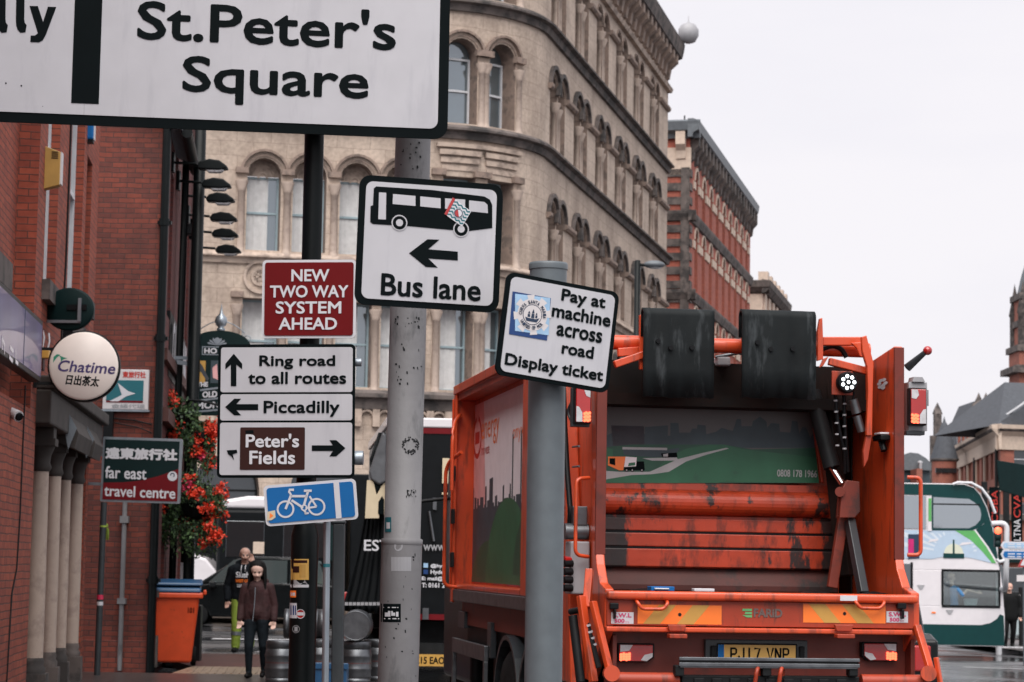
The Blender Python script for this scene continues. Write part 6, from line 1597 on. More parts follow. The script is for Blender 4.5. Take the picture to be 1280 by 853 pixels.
pl('step_plate', 'orange_dull', lambda b: b.prism([(x, z) for x, z in tpoly([(700, 560), (738, 560), (738, 730), (752, 760), (742, 800), (716, 815), (697, 815)], .05)], .05, .075), bevel=.005) if False else None
# --- left side of the tailgate: lamp, box, cables (all on the outer face of the cheek)
xo = -HW - .10
b = MB()
def left(px, py, x=xo): y, z = T.ptx(px, py, x); return Vector((x, y, z))
yB_ = -.0
q = tb(713, 677, 737, 743, .30); pl('control_box', 'grey_box', lambda b: b.box(q[0], q[1], .30, .50, q[2], q[3]), bevel=.01)
pl('push_button', 'black_plastic', lambda b: [b.cyl((q[0] + .01 + .02 * (i % 1), .29, q[2] + .04 + .055 * i), (q[0] - .05, .27, q[2] + .04 + .055 * i), .024, n=12) for i in range(4)], bevel=0)
pl('stop_button', 'lens_red', lambda b: b.cyl((q[0], .31, q[3] - .13), (q[0] - .05, .29, q[3] - .13), .026, .032, n=14), bevel=0)
q = tb(708, 655, 737, 674, .33); pl('pump', 'steel', lambda b: (b.cyl((q[0], .4, (q[2] + q[3]) / 2), (q[1], .4, (q[2] + q[3]) / 2), .055, n=16), b.box(q[0] + .05, q[1] - .01, .36, .44, q[3] - .01, q[3] + .12)), bevel=.006)
q = tb(719, 597, 737, 696, .22); pl('handrail', 'orange', lambda b: b.tube(bez([(q[1], .24, q[3]), (q[0], .2, q[3] - .01), (q[0], .2, q[2] + .01), (q[1], .24, q[2])]), .013, 10), bevel=0)
q = tb(1137, 597, 1151, 694, .18); pl('handrail', 'orange', lambda b: b.tube(bez([(q[0] - .01, .2, q[3]), (q[1], .18, q[3]), (q[1], .18, q[2]), (q[0] - .01, .2, q[2])]), .014, 10), bevel=0)
lampcluster('side_lamp', 718.5, 480, 739, 530, .12, False, vert=True)
pl('lamp_bracket', 'mudguard', lambda b: (b.box(TP(714, 500, .2)[0], TP(737, 500, .2)[0], .185, .24, TP(725, 534, .2)[1], TP(725, 485, .2)[1]), b.tube(bez([mpl(716, 500, .25), mpl(709, 515, .3), mpl(716, 530, .25)]), .012, 7)), bevel=.006)
pl('cable', 'black_plastic', lambda b: (b.tube(bez([left(704, 480, xo - .02), left(707, 560, xo - .02), left(713, 640, xo - .02), left(712, 660, xo - .02)]), .02, 8)), bevel=0)
pl('clip', 'steel', lambda b: [b.tube([left(716, p, xo - .02), left(724, p - 1, xo - .02)], .007, 6) for p in (559, 584)], bevel=0)
# right lamp with its grey housing, marker stalk
lampcluster('side_lamp', 1137, 485, 1158.5, 532, .10, True, vert=True)
q = tb(1136, 478, 1159, 535, .16); pl('lamp_housing', 'grey_box', lambda b: (b.box(q[0], q[1], .161, .26, q[2] - .02, q[3]), b.prism([(q[0] + .02, q[3] + .001), (q[1] - .02, q[3] + .001), (q[1] - .04, q[3] + .035), (q[0] + .03, q[3] + .035)], .14, .24), b.tube([(q[1], .2, q[3] - .05), (q[1] + .02, .2, q[3] - .05), (q[1] + .02, .2, q[3] - .16)], .006, 6)), bevel=.008)
pl('lamp_foot', 'mudguard', lambda b: b.box(q[0] - .02, q[1] - .02, .15, .25, q[2] - .05, q[2] - .021), bevel=.004)
pl('marker_stalk', 'mudguard', lambda b: b.cyl(mpl(1134, 460, .2), mpl(1156, 441, .1), .03, .018, n=12), bevel=0)
pl('marker_lamp', 'lens_red', lambda b: b.ball(mpl(1159.5, 438.5, .1), .032, 16), bevel=0)
# LEDs and latch on the right cheek (inner face)
xi = HW - .061
def inner(px, py): y, z = T.ptx(px, py, xi - .003); return y, z
b = MB()
for px, py in ((1101, 476), (1105, 475), (1107, 479), (1104, 482), (1099, 480), (1100, 484), (1104, 485)):
    y_, z_ = inner(px, py); b.add([(xi - .004, y_ + .05 * math.cos(2 * math.pi * k / 8), z_ + .012 * math.sin(2 * math.pi * k / 8)) for k in range(8)], [tuple(range(8))])
b.build('inspection_light', 'letter_white', truck)
y_, z_ = inner(1108, 546); pl('latch', 'black_plastic', lambda b: (b.box(xi - .07, xi - .001, y_ - .08, y_ + .1, z_ - .03, z_ + .01), b.tube([(xi - .04, y_, z_ - .03), (xi - .03, y_ - .03, z_ - .1)], .025, 8)), bevel=.01)
pl('latch_cap', 'letter_white', lambda b: b.box(xi - .075, xi - .01, y_ - .082, y_ + .05, z_ + .011, z_ + .025), bevel=.004)
# --- top: rubber flaps, tube, frames, work lamp
yt = .30
for l, r_, a, c in ((804.5, 893, 385, 497), (928, 1020, 387, 498)):
    q = tb(l, a, r_, c, yt); b = MB(); n = 10; rd = .055
    cx_, cz_ = yt + rd, q[3] - rd
    outl = [(yt + .012, q[2]), (yt + .006, q[2] + .2), (yt, cz_)] + [(cx_ - rd * math.cos(R(a_)), cz_ + rd * math.sin(R(a_))) for a_ in range(15, 181, 15)] + [(cx_ + rd + .004, cz_ - .14)]
    inl = [(y_ + (.018 if i <= 2 else 0), z_) for i, (y_, z_) in enumerate(outl[:3])] + [(cx_ - (rd - .018) * math.cos(R(a_)), cz_ + (rd - .018) * math.sin(R(a_))) for a_ in range(15, 181, 15)] + [(cx_ + rd - .014, cz_ - .14)]
    N_ = 14; V = []; rr4 = random.Random(int(l))
    wav = [rr4.uniform(-.012, .012) for _ in range(N_ + 1)]
    for i in range(N_ + 1):
        x = q[0] + (q[1] - q[0]) * i / N_
        for j, (y_, z_) in enumerate(outl + inl[::-1]):
            k = wav[i] * (1 if z_ < cz_ - .1 else .3); V.append((x, y_ + k, z_ + (wav[(i * 3) % N_] * .5 if j in (0, len(outl) * 2 - 1) else 0)))
    m_ = len(outl) * 2; Fc = [(i * m_ + j, i * m_ + (j + 1) % m_, (i + 1) * m_ + (j + 1) % m_, (i + 1) * m_ + j) for i in range(N_) for j in range(m_)] + [tuple(range(m_)), tuple(range(N_ * m_, (N_ + 1) * m_))]
    b.add(V, Fc, 0, None, True); fl = b.build('rubber_flap', 'rubber', truck)
    b = MB()
    for u, v in ((.2, .62), (.38, .55), (.68, .56)): b.cyl((q[0] + (q[1] - q[0]) * u, yt - .016, q[2] + (q[3] - q[2]) * v), (q[0] + (q[1] - q[0]) * u, yt + .01, q[2] + (q[3] - q[2]) * v), .017, n=10)
    b.build('bolt', 'black_plastic', fl)
def bars(name, m, L, y, wd=.045, th=.045):
    pl(name, m, lambda b: [b.bar(mpl(*p, y), mpl(*q_, y), wd, th) for p, q_ in L], bevel=.006)
x0, z0 = TP(766, 428, .55); x1, z1 = TP(1086, 427, .55)
pl('cross_tube', 'orange', lambda b: b.cyl((x0, .55, z0), (x1, .55, z0), .052, n=20), bevel=0)
pl('flap_lug', 'orange', lambda b: (b.prism(tpoly([(799, 394), (805, 393), (806, 463), (799, 462)], .42), .40, .44), b.prism(tpoly([(803, 388), (808, 390), (809, 430), (803, 430)], .5), .48, .5)), bevel=.004)
pl('flap_lug', 'orange', lambda b: (b.prism(tpoly([(1023, 399), (1026, 398), (1027, 425), (1027, 450), (1020, 452), (1020, 415)], .42), .38, .42), b.prism(tpoly([(1028, 449), (1035, 446), (1028, 458), (1023, 460)], .36), .34, .36)), bevel=.004)
pl('flap_lug', 'orange', lambda b: b.prism(tpoly([(924, 388), (929, 389), (930, 428), (926, 428)], .5), .48, .5), bevel=.004)
bars('flap_frame', 'orange', [((768, 456), (806, 443))], .40, .05, .05); bars('flap_frame', 'orange', [((772, 441), (800, 439))], .5, .05, .06)
bars('flap_frame', 'orange', [((1036, 452), (1086, 465))], .36, .05, .05)
bars('flap_frame', 'orange', [((1027, 427), (1080, 427))], .44, .06, .06)
pl('frame_post', 'orange', lambda b: (b.prism(tpoly([(1075, 422), (1081, 420), (1090, 455), (1089, 488), (1088, 545), (1081, 545), (1083, 490), (1082, 460), (1076, 440)], .30), .26, .30), b.prism(tpoly([(1063, 429), (1078, 428), (1081, 448), (1074, 446), (1070, 436)], .42), .40, .42)), bevel=.005)
pl('frame_post', 'orange_dull', lambda b: b.prism(tpoly([(1081, 545), (1088, 545), (1083, 575), (1078, 585), (1077, 565)], .32), .28, .32), bevel=.005)
q = tb(894, 458, 928, 470, .9); pl('roof_box', 'dark_red', lambda b: b.box(q[0], q[1], .9, 1.1, q[2] - .1, q[3]), bevel=.01)
q = tb(895, 447, 911, 458, .75); pl('camera_box', 'grey_box', lambda b: b.box(q[0], q[1], .7, .85, q[2], q[3]), bevel=.01)
pl('hydraulic_pipe', 'steel', lambda b: (b.cyl(mpl(890, 438, .7), mpl(906, 437, .7), .022, n=10), b.cyl(mpl(906, 437, .7), mpl(930, 443, .7), .012, n=8), b.cyl(mpl(894, 447, .75), mpl(930, 440, .75), .012, n=8)), bevel=0)
False and pl('red_crossbox', 'dark_red', lambda b: b.box(TP(1036, 446, .7)[0], TP(1072, 446, .7)[0], .6, .8, TP(1050, 452, .7)[1], TP(1050, 434, .7)[1]), bevel=.01)
q = tb(1040, 464, 1066, 494, .34); pl('lamp_plate', 'orange_dull', lambda b: b.box(q[0], q[1], .34, .355, q[2], q[3]), bevel=.004)
c_ = mpl(1058, 478.5, .32); b = MB(); b.lathe([(.072, .02), (.076, -.03), (.066, -.045)], c_, 24, 0, 'y'); wl = b.build('work_lamp', 'black_plastic', truck)
b = MB(); b.lathe([(0, -.04), (.066, -.042)], c_, 24, 0, 'y'); b.build('lens', 'lens_clear', wl)
b = MB()
for i in range(7): a_ = R(51 * i); b.flat(circ(c_.x + .042 * math.cos(a_), c_.z + .042 * math.sin(a_), .013, 10), c_.y - .048)
b.flat(circ(c_.x, c_.z, .012, 10), c_.y - .048); b.build('led', 'led_white', wl)
# ------------------------------------------------------------------ brewery dray parked in the side street
D0 = 30.0
p0 = at(481, 700, D0); DR = Fr((p0.x, p0.y, -.12), R(5.7))
dray = thing('brewery_lorry', 'black brewery delivery lorry with white contact lettering on its rear, parked beside the grey column', 'lorry', DR.M)
k = lambda x, y, d=0: DR.pt(x, y, d)
zr = k(505, 522)[1]; Wd = 2.45
b = MB(); b.box(0, Wd, 0, 6.5, .95, zr - .14); b.build('box_body', 'van_black', dray, bevel=.02)
b = MB(); b.box(-.02, Wd + .02, -.02, 6.52, zr - .13, zr); b.build('roof_trim', 'bus_white', dray, bevel=.02)
b = MB(); b.box(-.01, Wd + .01, -.012, .02, zr - .21, zr - .135); b.box(.0, Wd, -.03, .05, k(540, 775)[1], k(540, 768)[1]); b.build('red_trim', 'maroon', dray)
b = MB(); b.box(.0, .09, -.02, .03, .96, zr - .22); b.box(Wd - .09, Wd, -.02, .03, .96, zr - .22); b.box(Wd / 2 - .02, Wd / 2 + .02, -.015, .01, .96, zr - .22); b.build('door_frame', 'navy', dray, bevel=.005)
b = MB(); b.box(.3, Wd - .3, .4, 8.6, .5, .9); b.box(.1, Wd - .1, .05, .15, .45, .62); b.build('chassis', 'dark_metal', dray)
for x in (.2, Wd - .2):
    for y in (1.6, 8.2):
        b = MB(); b.lathe([(.28, -.14), (.46, -.14), (.48, -.1), (.48, .1), (.46, .14), (.28, .14)], (x, y, .48), 24, 0, 'x'); t = b.build('wheel', 'tyre', dray); b = MB(); b.lathe([(0, -.08), (.28, -.1), (.28, .1), (0, .08)], (x, y, .48), 18, 0, 'x'); b.build('rim', 'rim', t)
b = MB(); b.prism([(6.7, .6), (8.8, .6), (8.85, 1.4), (8.5, 2.6), (6.7, 2.7)], .1, Wd - .1, 0, 'x'); b.build('cab', 'van_black', dray, bevel=.05)
b = MB()
def dt(t, l, r_, a, c, m=0, bo=.003): u0, v1 = k(l, a); u1, v0 = k(r_, c); b.text(t, u0, u1, v0, v1, -.03, m, bo)
z4 = lambda x, y: (x / 4 + 420, y / 4 + 640)
dt('www', 529, 556, 681, 689, 1, .002); dt('@hydes', 538, 563, 705, 711); dt('Hydes', 538, 557, 712.5, 719.5); dt('E: mail@hydes', 527, 571, 720.5, 727.5); dt('T: 0161 2', 527, 556, 728.5, 735)
u0, v1 = k(553, 573); u1, v0 = k(576, 605); b.box(u0, u0 + .09, -.03, -.021, v0, v1, 2); b.box(u1 - .09, u1, -.03, -.021, v0, v1, 2); b.box(u0 + .0901, u1 - .0901, -.03, -.021, (v0 + v1) / 2 - .05, (v0 + v1) / 2 + .05, 2); b.box(u0, u1, -.03, -.022, v0 - .15, v0 - .12, 2)
for py, c_ in ((706, 3), (714, 4)): u, v = k(532, py + 1); b.box(u - .03, u + .03, -.03, -.021, v - .03, v + .03, c_)
b.build('lettering', ['letter_white', 'grey_box', 'letter_cream', 'pale_blue', 'deep_blue'], dray, auto=False)
b = MB()
for x0 in (.12, Wd - .45): b.box(x0 + .0, x0 + .33, -.04, .06, .62, .78)
b.build('rear_lamp', 'lens_red', dray, bevel=.01)
u0, v1 = k(523, 818); u1, v0 = k(557, 833); b = MB(); b.box(u1 - .52, u1, -.05, .0, v0, v1); pl_ = b.build('number_plate', 'chev_gold', dray); b = MB(); b.text('MX15 EAO', u1 - .50, u1 - .02, v0 + .03, v1 - .03, -.052, 0, .003); b.build('lettering', 'sign_black', pl_)
b = MB(); u, v = k(528, 765); b.box(u, u + .08, -.06, .0, v - .1, v + .05); u, v = k(541, 630); b.box(u, u + .05, -.03, -.0, v - .08, v + .08); b.tube([(u - .05, -.03, v - .1), (u + .02, -.03, v - .5)], .02, 8); b.build('door_latch', 'steel', dray)
# side curtain drawn back and hanging out on the left
rows_ = [((474, 541), (481, 541)), ((463, 575), (481, 575)), ((464, 598), (481, 600)), ((456, 640), (482, 640)), ((447, 690), (482, 690)), ((437, 730), (481, 730)), ((429, 755), (479, 757)), ((431, 764), (476, 768))]
b = MB(); n = 16; V = []
for (l, r_) in rows_:
    for i in range(n + 1):
        px = l[0] + (r_[0] - l[0]) * i / n; py = l[1] + (r_[1] - l[1]) * i / n
        d = .25 + .10 * math.sin(i * 2.3 + py * .006) + .25 * (1 - i / n)
        x, z = k(px, py, d); V.append((x, d, z))
b.add(V, [(j * (n + 1) + i, j * (n + 1) + i + 1, (j + 1) * (n + 1) + i + 1, (j + 1) * (n + 1) + i) for j in range(len(rows_) - 1) for i in range(n)], 0, None, True)
cu = b.build('side_curtain', 'curtain_black', dray)
sd = cu.modifiers.new('thick', 'SOLIDIFY'); sd.thickness = .012
b = MB()                                                # gathered grey roll at the top
b.prism([k(*q, .1) for q in ((478, 540), (484, 545), (484, 602), (474, 607), (463, 600), (461, 590))], .02, .09); b.build('curtain_roll', 'sheet_grey', dray, bevel=.03, seg=3)
b = MB()
for i in range(9):
    l = 431 + i * 5; x, z = k(l, 753, .1); x1, z1 = k(l + 4, 757, .1); b.flat([(x, z1), (x1, z1), (x1, z), (x, z)], .1)
b.build('reflective_strip', 'grey_box', cu, auto=False)
b = MB(); kk = lambda x, y: k(x / 4 + 220, y / 4 + 480, .06)
b.flat([kk(955, 482), kk(985, 482), kk(1003, 555), kk(1045, 482), kk(1075, 482), kk(1075, 655), kk(1040, 655), kk(1040, 590), kk(1015, 655), kk(1015, 672), kk(945, 672)], .06, 0)
b.flat([kk(985, 482), kk(1003, 545), kk(1038, 482)], .055, 1); b.flat([kk(1012, 590), kk(1030, 560), kk(1040, 580), kk(1040, 652), kk(1010, 652)], .054, 1)
b.text('EST', *[q for q in (k(455, 680, .05)[0], k(487, 680, .05)[0], k(470, 689, .05)[1], k(470, 675, .05)[1])], .05, 2, .003)
b.build('lettering', ['letter_cream', 'sign_black', 'letter_white'], cu, auto=False)

# ------------------------------------------------------------------ black taxi, white van and dark lorry in the side street
def arch_prof(L, zg, wheels, wr, top):
    """side outline (x, z) of a car body, wheel arches cut from the sill."""
    bot = []
    for wx in sorted(wheels): bot += [(wx - wr, zg)] + [(wx - wr * math.cos(R(a)), zg - .05 + wr * math.sin(R(a))) for a in range(15, 180, 15)] + [(wx + wr, zg)]
    return [(0, zg)] + bot + [(L, zg)] + top
def car(name, label, cat, M, L, W, top, cab, wheels, wr, bodym, group=None, lights=True, zg=.26, glassm='car_glass', pillars=()):
    """X forward-to-back along the side we see (0 = nose), Y across, Z up."""
    o = thing(name, label, cat, M, group)
    b = MB(); b.prism(arch_prof(L, zg, wheels, wr, top), 0, W); b.build('body', bodym, o, bevel=.05, seg=3)
    b = MB(); b.prism(cab, .10, W - .10); b.build('cabin', bodym, o, bevel=.06, seg=3)
    zs = sorted(z for _, z in cab); zb, zt = zs[0] + .06, zs[-1] - .09
    b = MB()
    for x0, x1, sl0, sl1 in pillars:
        for y, s in ((.10, -1), (W - .10, 1)): b.prism([(x0, zb), (x1, zb), (x1 - sl1, zt), (x0 + sl0, zt)], y - .008, y + .008)
    b.build('side_window', glassm, o)
    for x in wheels:
        for y in (.12, W - .12):
            b = MB(); b.lathe([(.2, -.1), (wr - .06, -.1), (wr - .03, -.07), (wr - .03, .07), (wr - .06, .1), (.2, .1)], (x, y, wr - .03), 24, 0, 'y'); t = b.build('wheel', 'tyre', o)
            b = MB(); b.lathe([(0, -.09), (.19, -.1), (.2, .1), (0, .09)], (x, y, wr - .03), 18, 0, 'y'); b.build('rim', 'steel', t)
    for y in (.08, W - .3):
        b = MB(); b.box(-.03, .06, y, y + .22, .62, .8); b.build('headlight', 'lens_clear', o, bevel=.02)
        b = MB(); b.box(L - .06, L + .03, y, y + .2, .62, .9); b.build('tail_light', 'lens_red', o, bevel=.02)
    for y, s in ((0, -1), (W, 1)):
        b = MB(); b.box(cab[0][0] + .35, cab[0][0] + .5, min(y, y + s * .22), max(y, y + s * .22), .98, 1.14); b.build('door_mirror', 'black_plastic', o, bevel=.04)
    return o
P = at(200, 785, 56.0)
car('taxi', 'shiny black taxi side on in the street behind the two pedestrians', 'taxi', Matrix.Translation((P.x, P.y, gz(P.x, P.y))) @ Matrix.Rotation(R(3), 4, 'Z'), 4.55, 1.78,
    [(4.55, .5), (4.5, .95), (4.3, 1.08), (3.0, 1.12), (1.2, 1.08), (.35, .98), (.05, .82), (0, .5)],
    [(.85, 1.05), (4.3, 1.05), (4.15, 1.35), (3.85, 1.66), (3.4, 1.76), (2.2, 1.77), (1.85, 1.70)], [.85, 3.7], .36, 'car_black', glassm='taxi_glass', pillars=((1.15, 2.05, .62, 0), (2.12, 3.1, 0, 0), (3.18, 4.1, 0, .22)))
b = MB()
P = at(222, 745, 58.9)
van = car('van', 'small white van partly hidden behind the black taxi', 'van', Matrix.Translation((P.x, P.y, gz(P.x, P.y))) @ Matrix.Rotation(R(180), 4, 'Z') @ Matrix.Translation((-1.25, -1.7, 0)), 4.2, 1.7,
    [(4.2, .5), (4.2, 1.0), (.2, 1.0), (0, .8), (0, .5)], [(.1, .95), (4.15, .95), (4.15, 1.8), (1.1, 1.85), (.55, 1.70), (.25, 1.35)], [.8, 3.3], .33, 'bus_white', pillars=((1.0, 1.8, .3, 0),))
# dark lorry standing behind the taxi
P = at(268, 760, 58.9); LQ = Fr((P.x, P.y, gz(P.x, P.y)), R(0)); k = lambda x, y, d=0: LQ.pt(x, y, d)
lor = thing('lorry', 'big dark lorry with white cab roof standing across the street behind the black taxi', 'lorry', LQ.M)
x1, z1 = k(425, 605)
b = MB(); b.box(0, 3.4, 0, 2.4, .55, k(300, 636)[1]); b.build('cab', 'van_black', lor, bevel=.10, seg=3)
b = MB(); b.prism([(-.05, k(300, 636)[1] + .003), (3.45, k(300, 636)[1] + .003), (3.45, k(300, 622)[1]), (.8, k(300, 620)[1]), (.2, k(300, 625)[1])], 0.0, 2.35); b.build('cab_roof', 'bus_white', lor, bevel=.08, seg=3)
b = MB(); b.box(3.5, 9.5, -.05, 2.5, .95, k(400, 592)[1]); b.build('box_body', 'van_black', lor, bevel=.03)
b = MB(); b.box(.25, 1.25, -.01, .02, 1.75, 2.7); b.box(1.75, 2.9, -.01, .02, 1.75, 2.7); b.build('window', 'car_glass', lor, bevel=.01)
b = MB(); u, v = k(323, 690); b.box(u - .14, u + .15, -.02, -.012, v - .05, v + .26); b.build('side_panel', 'stone', lor)
b = MB(); b.tube(bez([(2.95, 0, 2.75), (2.95, -.25, 2.8), (3.0, -.3, 2.6)]), .025, 8); b.box(2.98, 3.38, -.34, -.22, 1.7, 2.62); b.build('mirror', 'dark_green', lor, bevel=.08, seg=3)
for x in (.95, 5.5, 7.6):
    for y in (.15, 2.2):
        b = MB(); b.lathe([(.25, -.14), (.46, -.14), (.48, .0), (.46, .14), (.25, .14)], (x, y, .48), 24, 0, 'y'); t = b.build('wheel', 'tyre', lor); b = MB(); b.lathe([(0, -.1), (.25, -.12), (.25, .1), (0, .1)], (x, y, .48), 16, 0, 'y'); b.build('rim', 'rim', t)
b = MB(); b.box(.4, 9.3, .4, 2.0, .45, .94); b.build('chassis', 'dark_metal', lor)

# dark hatchback just showing past the truck's right flank
P = at(1174, 800, 24.5); HB = Fr((P.x, P.y, gz(P.x, P.y)), R(9.2))
hb = car('hatchback', 'black hatchback mostly hidden beyond the right flank of the orange truck', 'car', HB.M @ Matrix.Rotation(R(-90), 4, 'Z') @ Matrix.Translation((-3.9, -1.72, 0)), 3.9, 1.72,
    [(3.9, .5), (3.9, .95), (3.7, 1.02), (1.0, 1.0), (.2, .85), (0, .5)], [(.8, .98), (3.8, .98), (3.55, 1.45), (3.2, 1.52), (1.9, 1.52)], [.75, 3.2], .34, 'car_black', pillars=((1.2, 2.1, .6, 0), (2.2, 3.3, 0, .25)))

# ------------------------------------------------------------------ double-decker bus
DB = 56.0
P = at(1256, 760, DB); zb0 = gz(P.x, P.y)
B = Fr((P.x, P.y, zb0), 0.0); k = lambda x, y, d=0: B.pt(x, y, d)
bus = thing('double_decker_bus', 'white and dark green double-decker bus with pale blue sunburst crossing behind the truck', 'bus', B.M)
zr = k(1180, 605)[1]; LB = -10.6
sil = [(LB, .28), (-.02, .28), (0, .6), k(1256, 770), k(1255, 745), k(1252, 722), k(1247, 690), k(1241, 658), k(1234, 634), k(1226, 618), k(1217, 609), k(1205, 605), (LB, zr)]
b = MB(); q = B.pt
dw = (*k(1178, 713), *k(1249, 759))                      # cab window hole
b.prism(sil, .25, 2.5); 
zw0, zw1 = dw[3], dw[1]
# offside skin in pieces round the cab window
b.prism([(LB, .28), (-.02, .28), (0, .6), k(1256, 770), (k(1256, 765)[0] - .02, zw0), (LB, zw0)], 0, .249)
b.prism([(LB, zw0), (dw[0], zw0), (dw[0], zw1), (LB, zw1)], 0, .249)
b.prism([(dw[2], zw0), (k(1256, 765)[0] - .02, zw0), k(1254, 745), k(1251, 716), (k(1250, 713)[0], zw1), (dw[2], zw1)], 0, .249)
b.prism([(LB, zw1), (k(1250, 713)[0], zw1), k(1247, 690), k(1241, 658), k(1234, 634), k(1226, 618), k(1217, 609), k(1205, 605), (LB, zr)], 0, .249)
b.build('body', 'bus_white', bus, bevel=.02)
y_ = -.006
def bp(name, m, pts, y=y_, par=None, px=True):
    b = MB(); P_ = [k(*q) if px else q for q in pts]; b.prism(P_, y, y + .004); return b.build(name, m, par or bus)
lx = LB + .02
skirt = [(lx, .30), (-.02, .30), k(1255.5, 790), k(1254.5, 770), k(1250, 768), k(1246, 774), k(1238, 779), k(1226, 781.5), (lx, k(1200, 781)[1])]
bp('skirt', 'bus_teal', skirt, px=False)
bp('sky_graphic', 'bus_sky', [(lx, k(1200, 700)[1]), k(1196, 697), k(1215, 699), k(1237, 704), k(1232, 690), k(1222, 672), (lx, k(1200, 662)[1])], -.008, px=False) if False else None
b = MB(); b.prism([(lx, k(1180, 699)[1]), k(1165, 699), k(1180, 696), k(1197, 695.5), k(1215, 698), k(1239, 704), k(1228, 681), k(1217, 664), (lx, k(1180, 664)[1])], -.010, -.006); sg = b.build('sky_graphic', 'bus_sky', bus)
b = MB(); c_ = k(1192, 692)
for i in range(16):
    a0_, a1_ = R(6 + i * 10.8), R(11 + i * 10.8); r0_ = .5
    def clip(a):
        r_ = 2.4
        for _ in range(30):
            x, z = c_[0] + r_ * math.cos(a), c_[1] + r_ * math.sin(a)
            if z > k(1180, 665)[1] or x > k(1222 - (z - k(0, 676)[1]) * 3, 680)[0] or z < k(1180, 697)[1] - 0 * x: r_ -= .07
        return x, z
    b.flat([(c_[0] + r0_ * math.cos(a0_), c_[1] + r0_ * math.sin(a0_)), clip(a0_), clip(a1_), (c_[0] + r0_ * math.cos(a1_), c_[1] + r0_ * math.sin(a1_))], -.0115)
b.build('rays', 'bus_ray', sg)
bp('dome_graphic', 'bus_cream', circ(*c_, .24, 18, 0, 180), -.013, sg, False)
b = MB(); b.prism([(c_[0] - .26, c_[1] - .12), (c_[0] + .26, c_[1] - .12), (c_[0] + .26, c_[1] - .0), (c_[0] - .26, c_[1] - .0)], -.015, -.011); b.prism([(c_[0] - .025, c_[1]), (c_[0] + .025, c_[1]), (c_[0] + .02, c_[1] + .34), (c_[0] - .02, c_[1] + .34)], -.0155, -.011); b.build('library_graphic', 'bus_teal', sg)
b = MB()
for x, y, s_ in ((1166, 677, 1), (1206, 681, 1.2)): q_ = k(x, y); b.flat([(q_[0] - .13 * s_, q_[1] - .03), (q_[0] + .12 * s_, q_[1] + .02), (q_[0] + .12 * s_, q_[1] + .07), (q_[0] - .06 * s_, q_[1] + .05)], -.0155)
b.build('cloud_graphic', 'bus_white', sg)
bp('green_sweep', 'bus_green', [k(1194, 663.5), k(1218, 663.5), k(1233, 684), k(1245, 704), k(1240, 704), k(1228, 690), k(1214, 676)], -.014, None, False)
bp('white_line', 'bus_white', [k(1217, 662.5), k(1219.5, 662.5), k(1235, 683), k(1248, 705), k(1245, 705), k(1233, 685)], -.0135, None, False)
bp('dark_front', 'bus_teal', [k(1219.5, 662.5), k(1230, 655), k(1230, 640), k(1226, 628), k(1217, 620), (lx, k(1180, 619)[1]), (lx, zr - .02), k(1205, 606), k(1217, 610), k(1225, 619), k(1233, 635), k(1240, 658), k(1246, 690), k(1250, 713), k(1248, 705), k(1235, 683)], -.0125, None, False)
bp('lower_band', 'bus_teal', [(lx, k(1180, 664)[1]), k(1219.5, 662.5), k(1214, 664)], -.0127, None, False) if False else None
# upper deck glazing
wn = [k(1164.6, 663.2), k(1215, 663.2), k(1224.5, 659.5), k(1231.5, 652), k(1232.5, 643), k(1229.5, 631), k(1223, 623), k(1212, 618), k(1164.6, 616.5)]
b = MB(); b.prism(wn, -.0165, -.0130); b.build('window_surround', 'bus_teal', bus)
ins = [k(1166.5, 660.5), k(1211, 660.5), k(1219, 657), k(1225.3, 650), k(1226.3, 643), k(1224.5, 635), k(1219, 629), k(1211, 624), k(1166.5, 621.5)]
b = MB(); b.prism(ins, -.021, -.0170); ug = b.build('window', 'bus_glass', bus)
b = MB(); z_ = k(1190, 630.5)[1]; b.box(k(1166, 630)[0], k(1225, 631)[0], -.025, -.0215, z_ - .02, z_ + .015); b.build('glazing_bar', 'black_plastic', ug)
x0 = k(1160, 640)[0]
i = 0
while x0 - .1 > LB + .3:
    x1_ = x0 - .05; xa = max(LB + .15, x1_ - 1.35)
    b = MB(); b.box(xa, x1_, -.021, -.0165, k(1150, 661)[1], k(1150, 620)[1]); w_ = b.build('window', 'bus_glass' if i else 'bus_glass', bus); x0 = xa; i += 1
bp('pillar', 'bus_green', [k(1160.5, 652), k(1164, 652), k(1164, 623), k(1160.5, 623)], -.026, None, False); bp('pillar', 'bus_white', [k(1159.5, 664), k(1164.5, 664), k(1164, 652.2), k(1160, 652.2)], -.026, None, False)
b = MB(); b.prism([k(1135, 699), k(1149, 698), k(1149, 668), k(1135, 668)], -.02, -.016); b.build('advert_panel', 'navy', bus); b = MB(); b.prism([k(1135, 694), k(1142, 693), k(1142, 674), k(1135, 674)], -.024, -.0205); b.build('advert_patch', 'magenta', bus)
b = MB(); b.box(lx, k(1140, 720)[0], -.012, -.006, k(1135, 760)[1], k(1135, 705)[1]); b.build('window', 'car_glass', bus)
for py in (705, 714, 722, 733, 742): pass
b = MB(); b.box(k(1138, 700)[0], k(1141, 700)[0], -.014, -.006, k(1139, 740)[1], k(1139, 703)[1]); b.build('seal', 'black_plastic', bus)
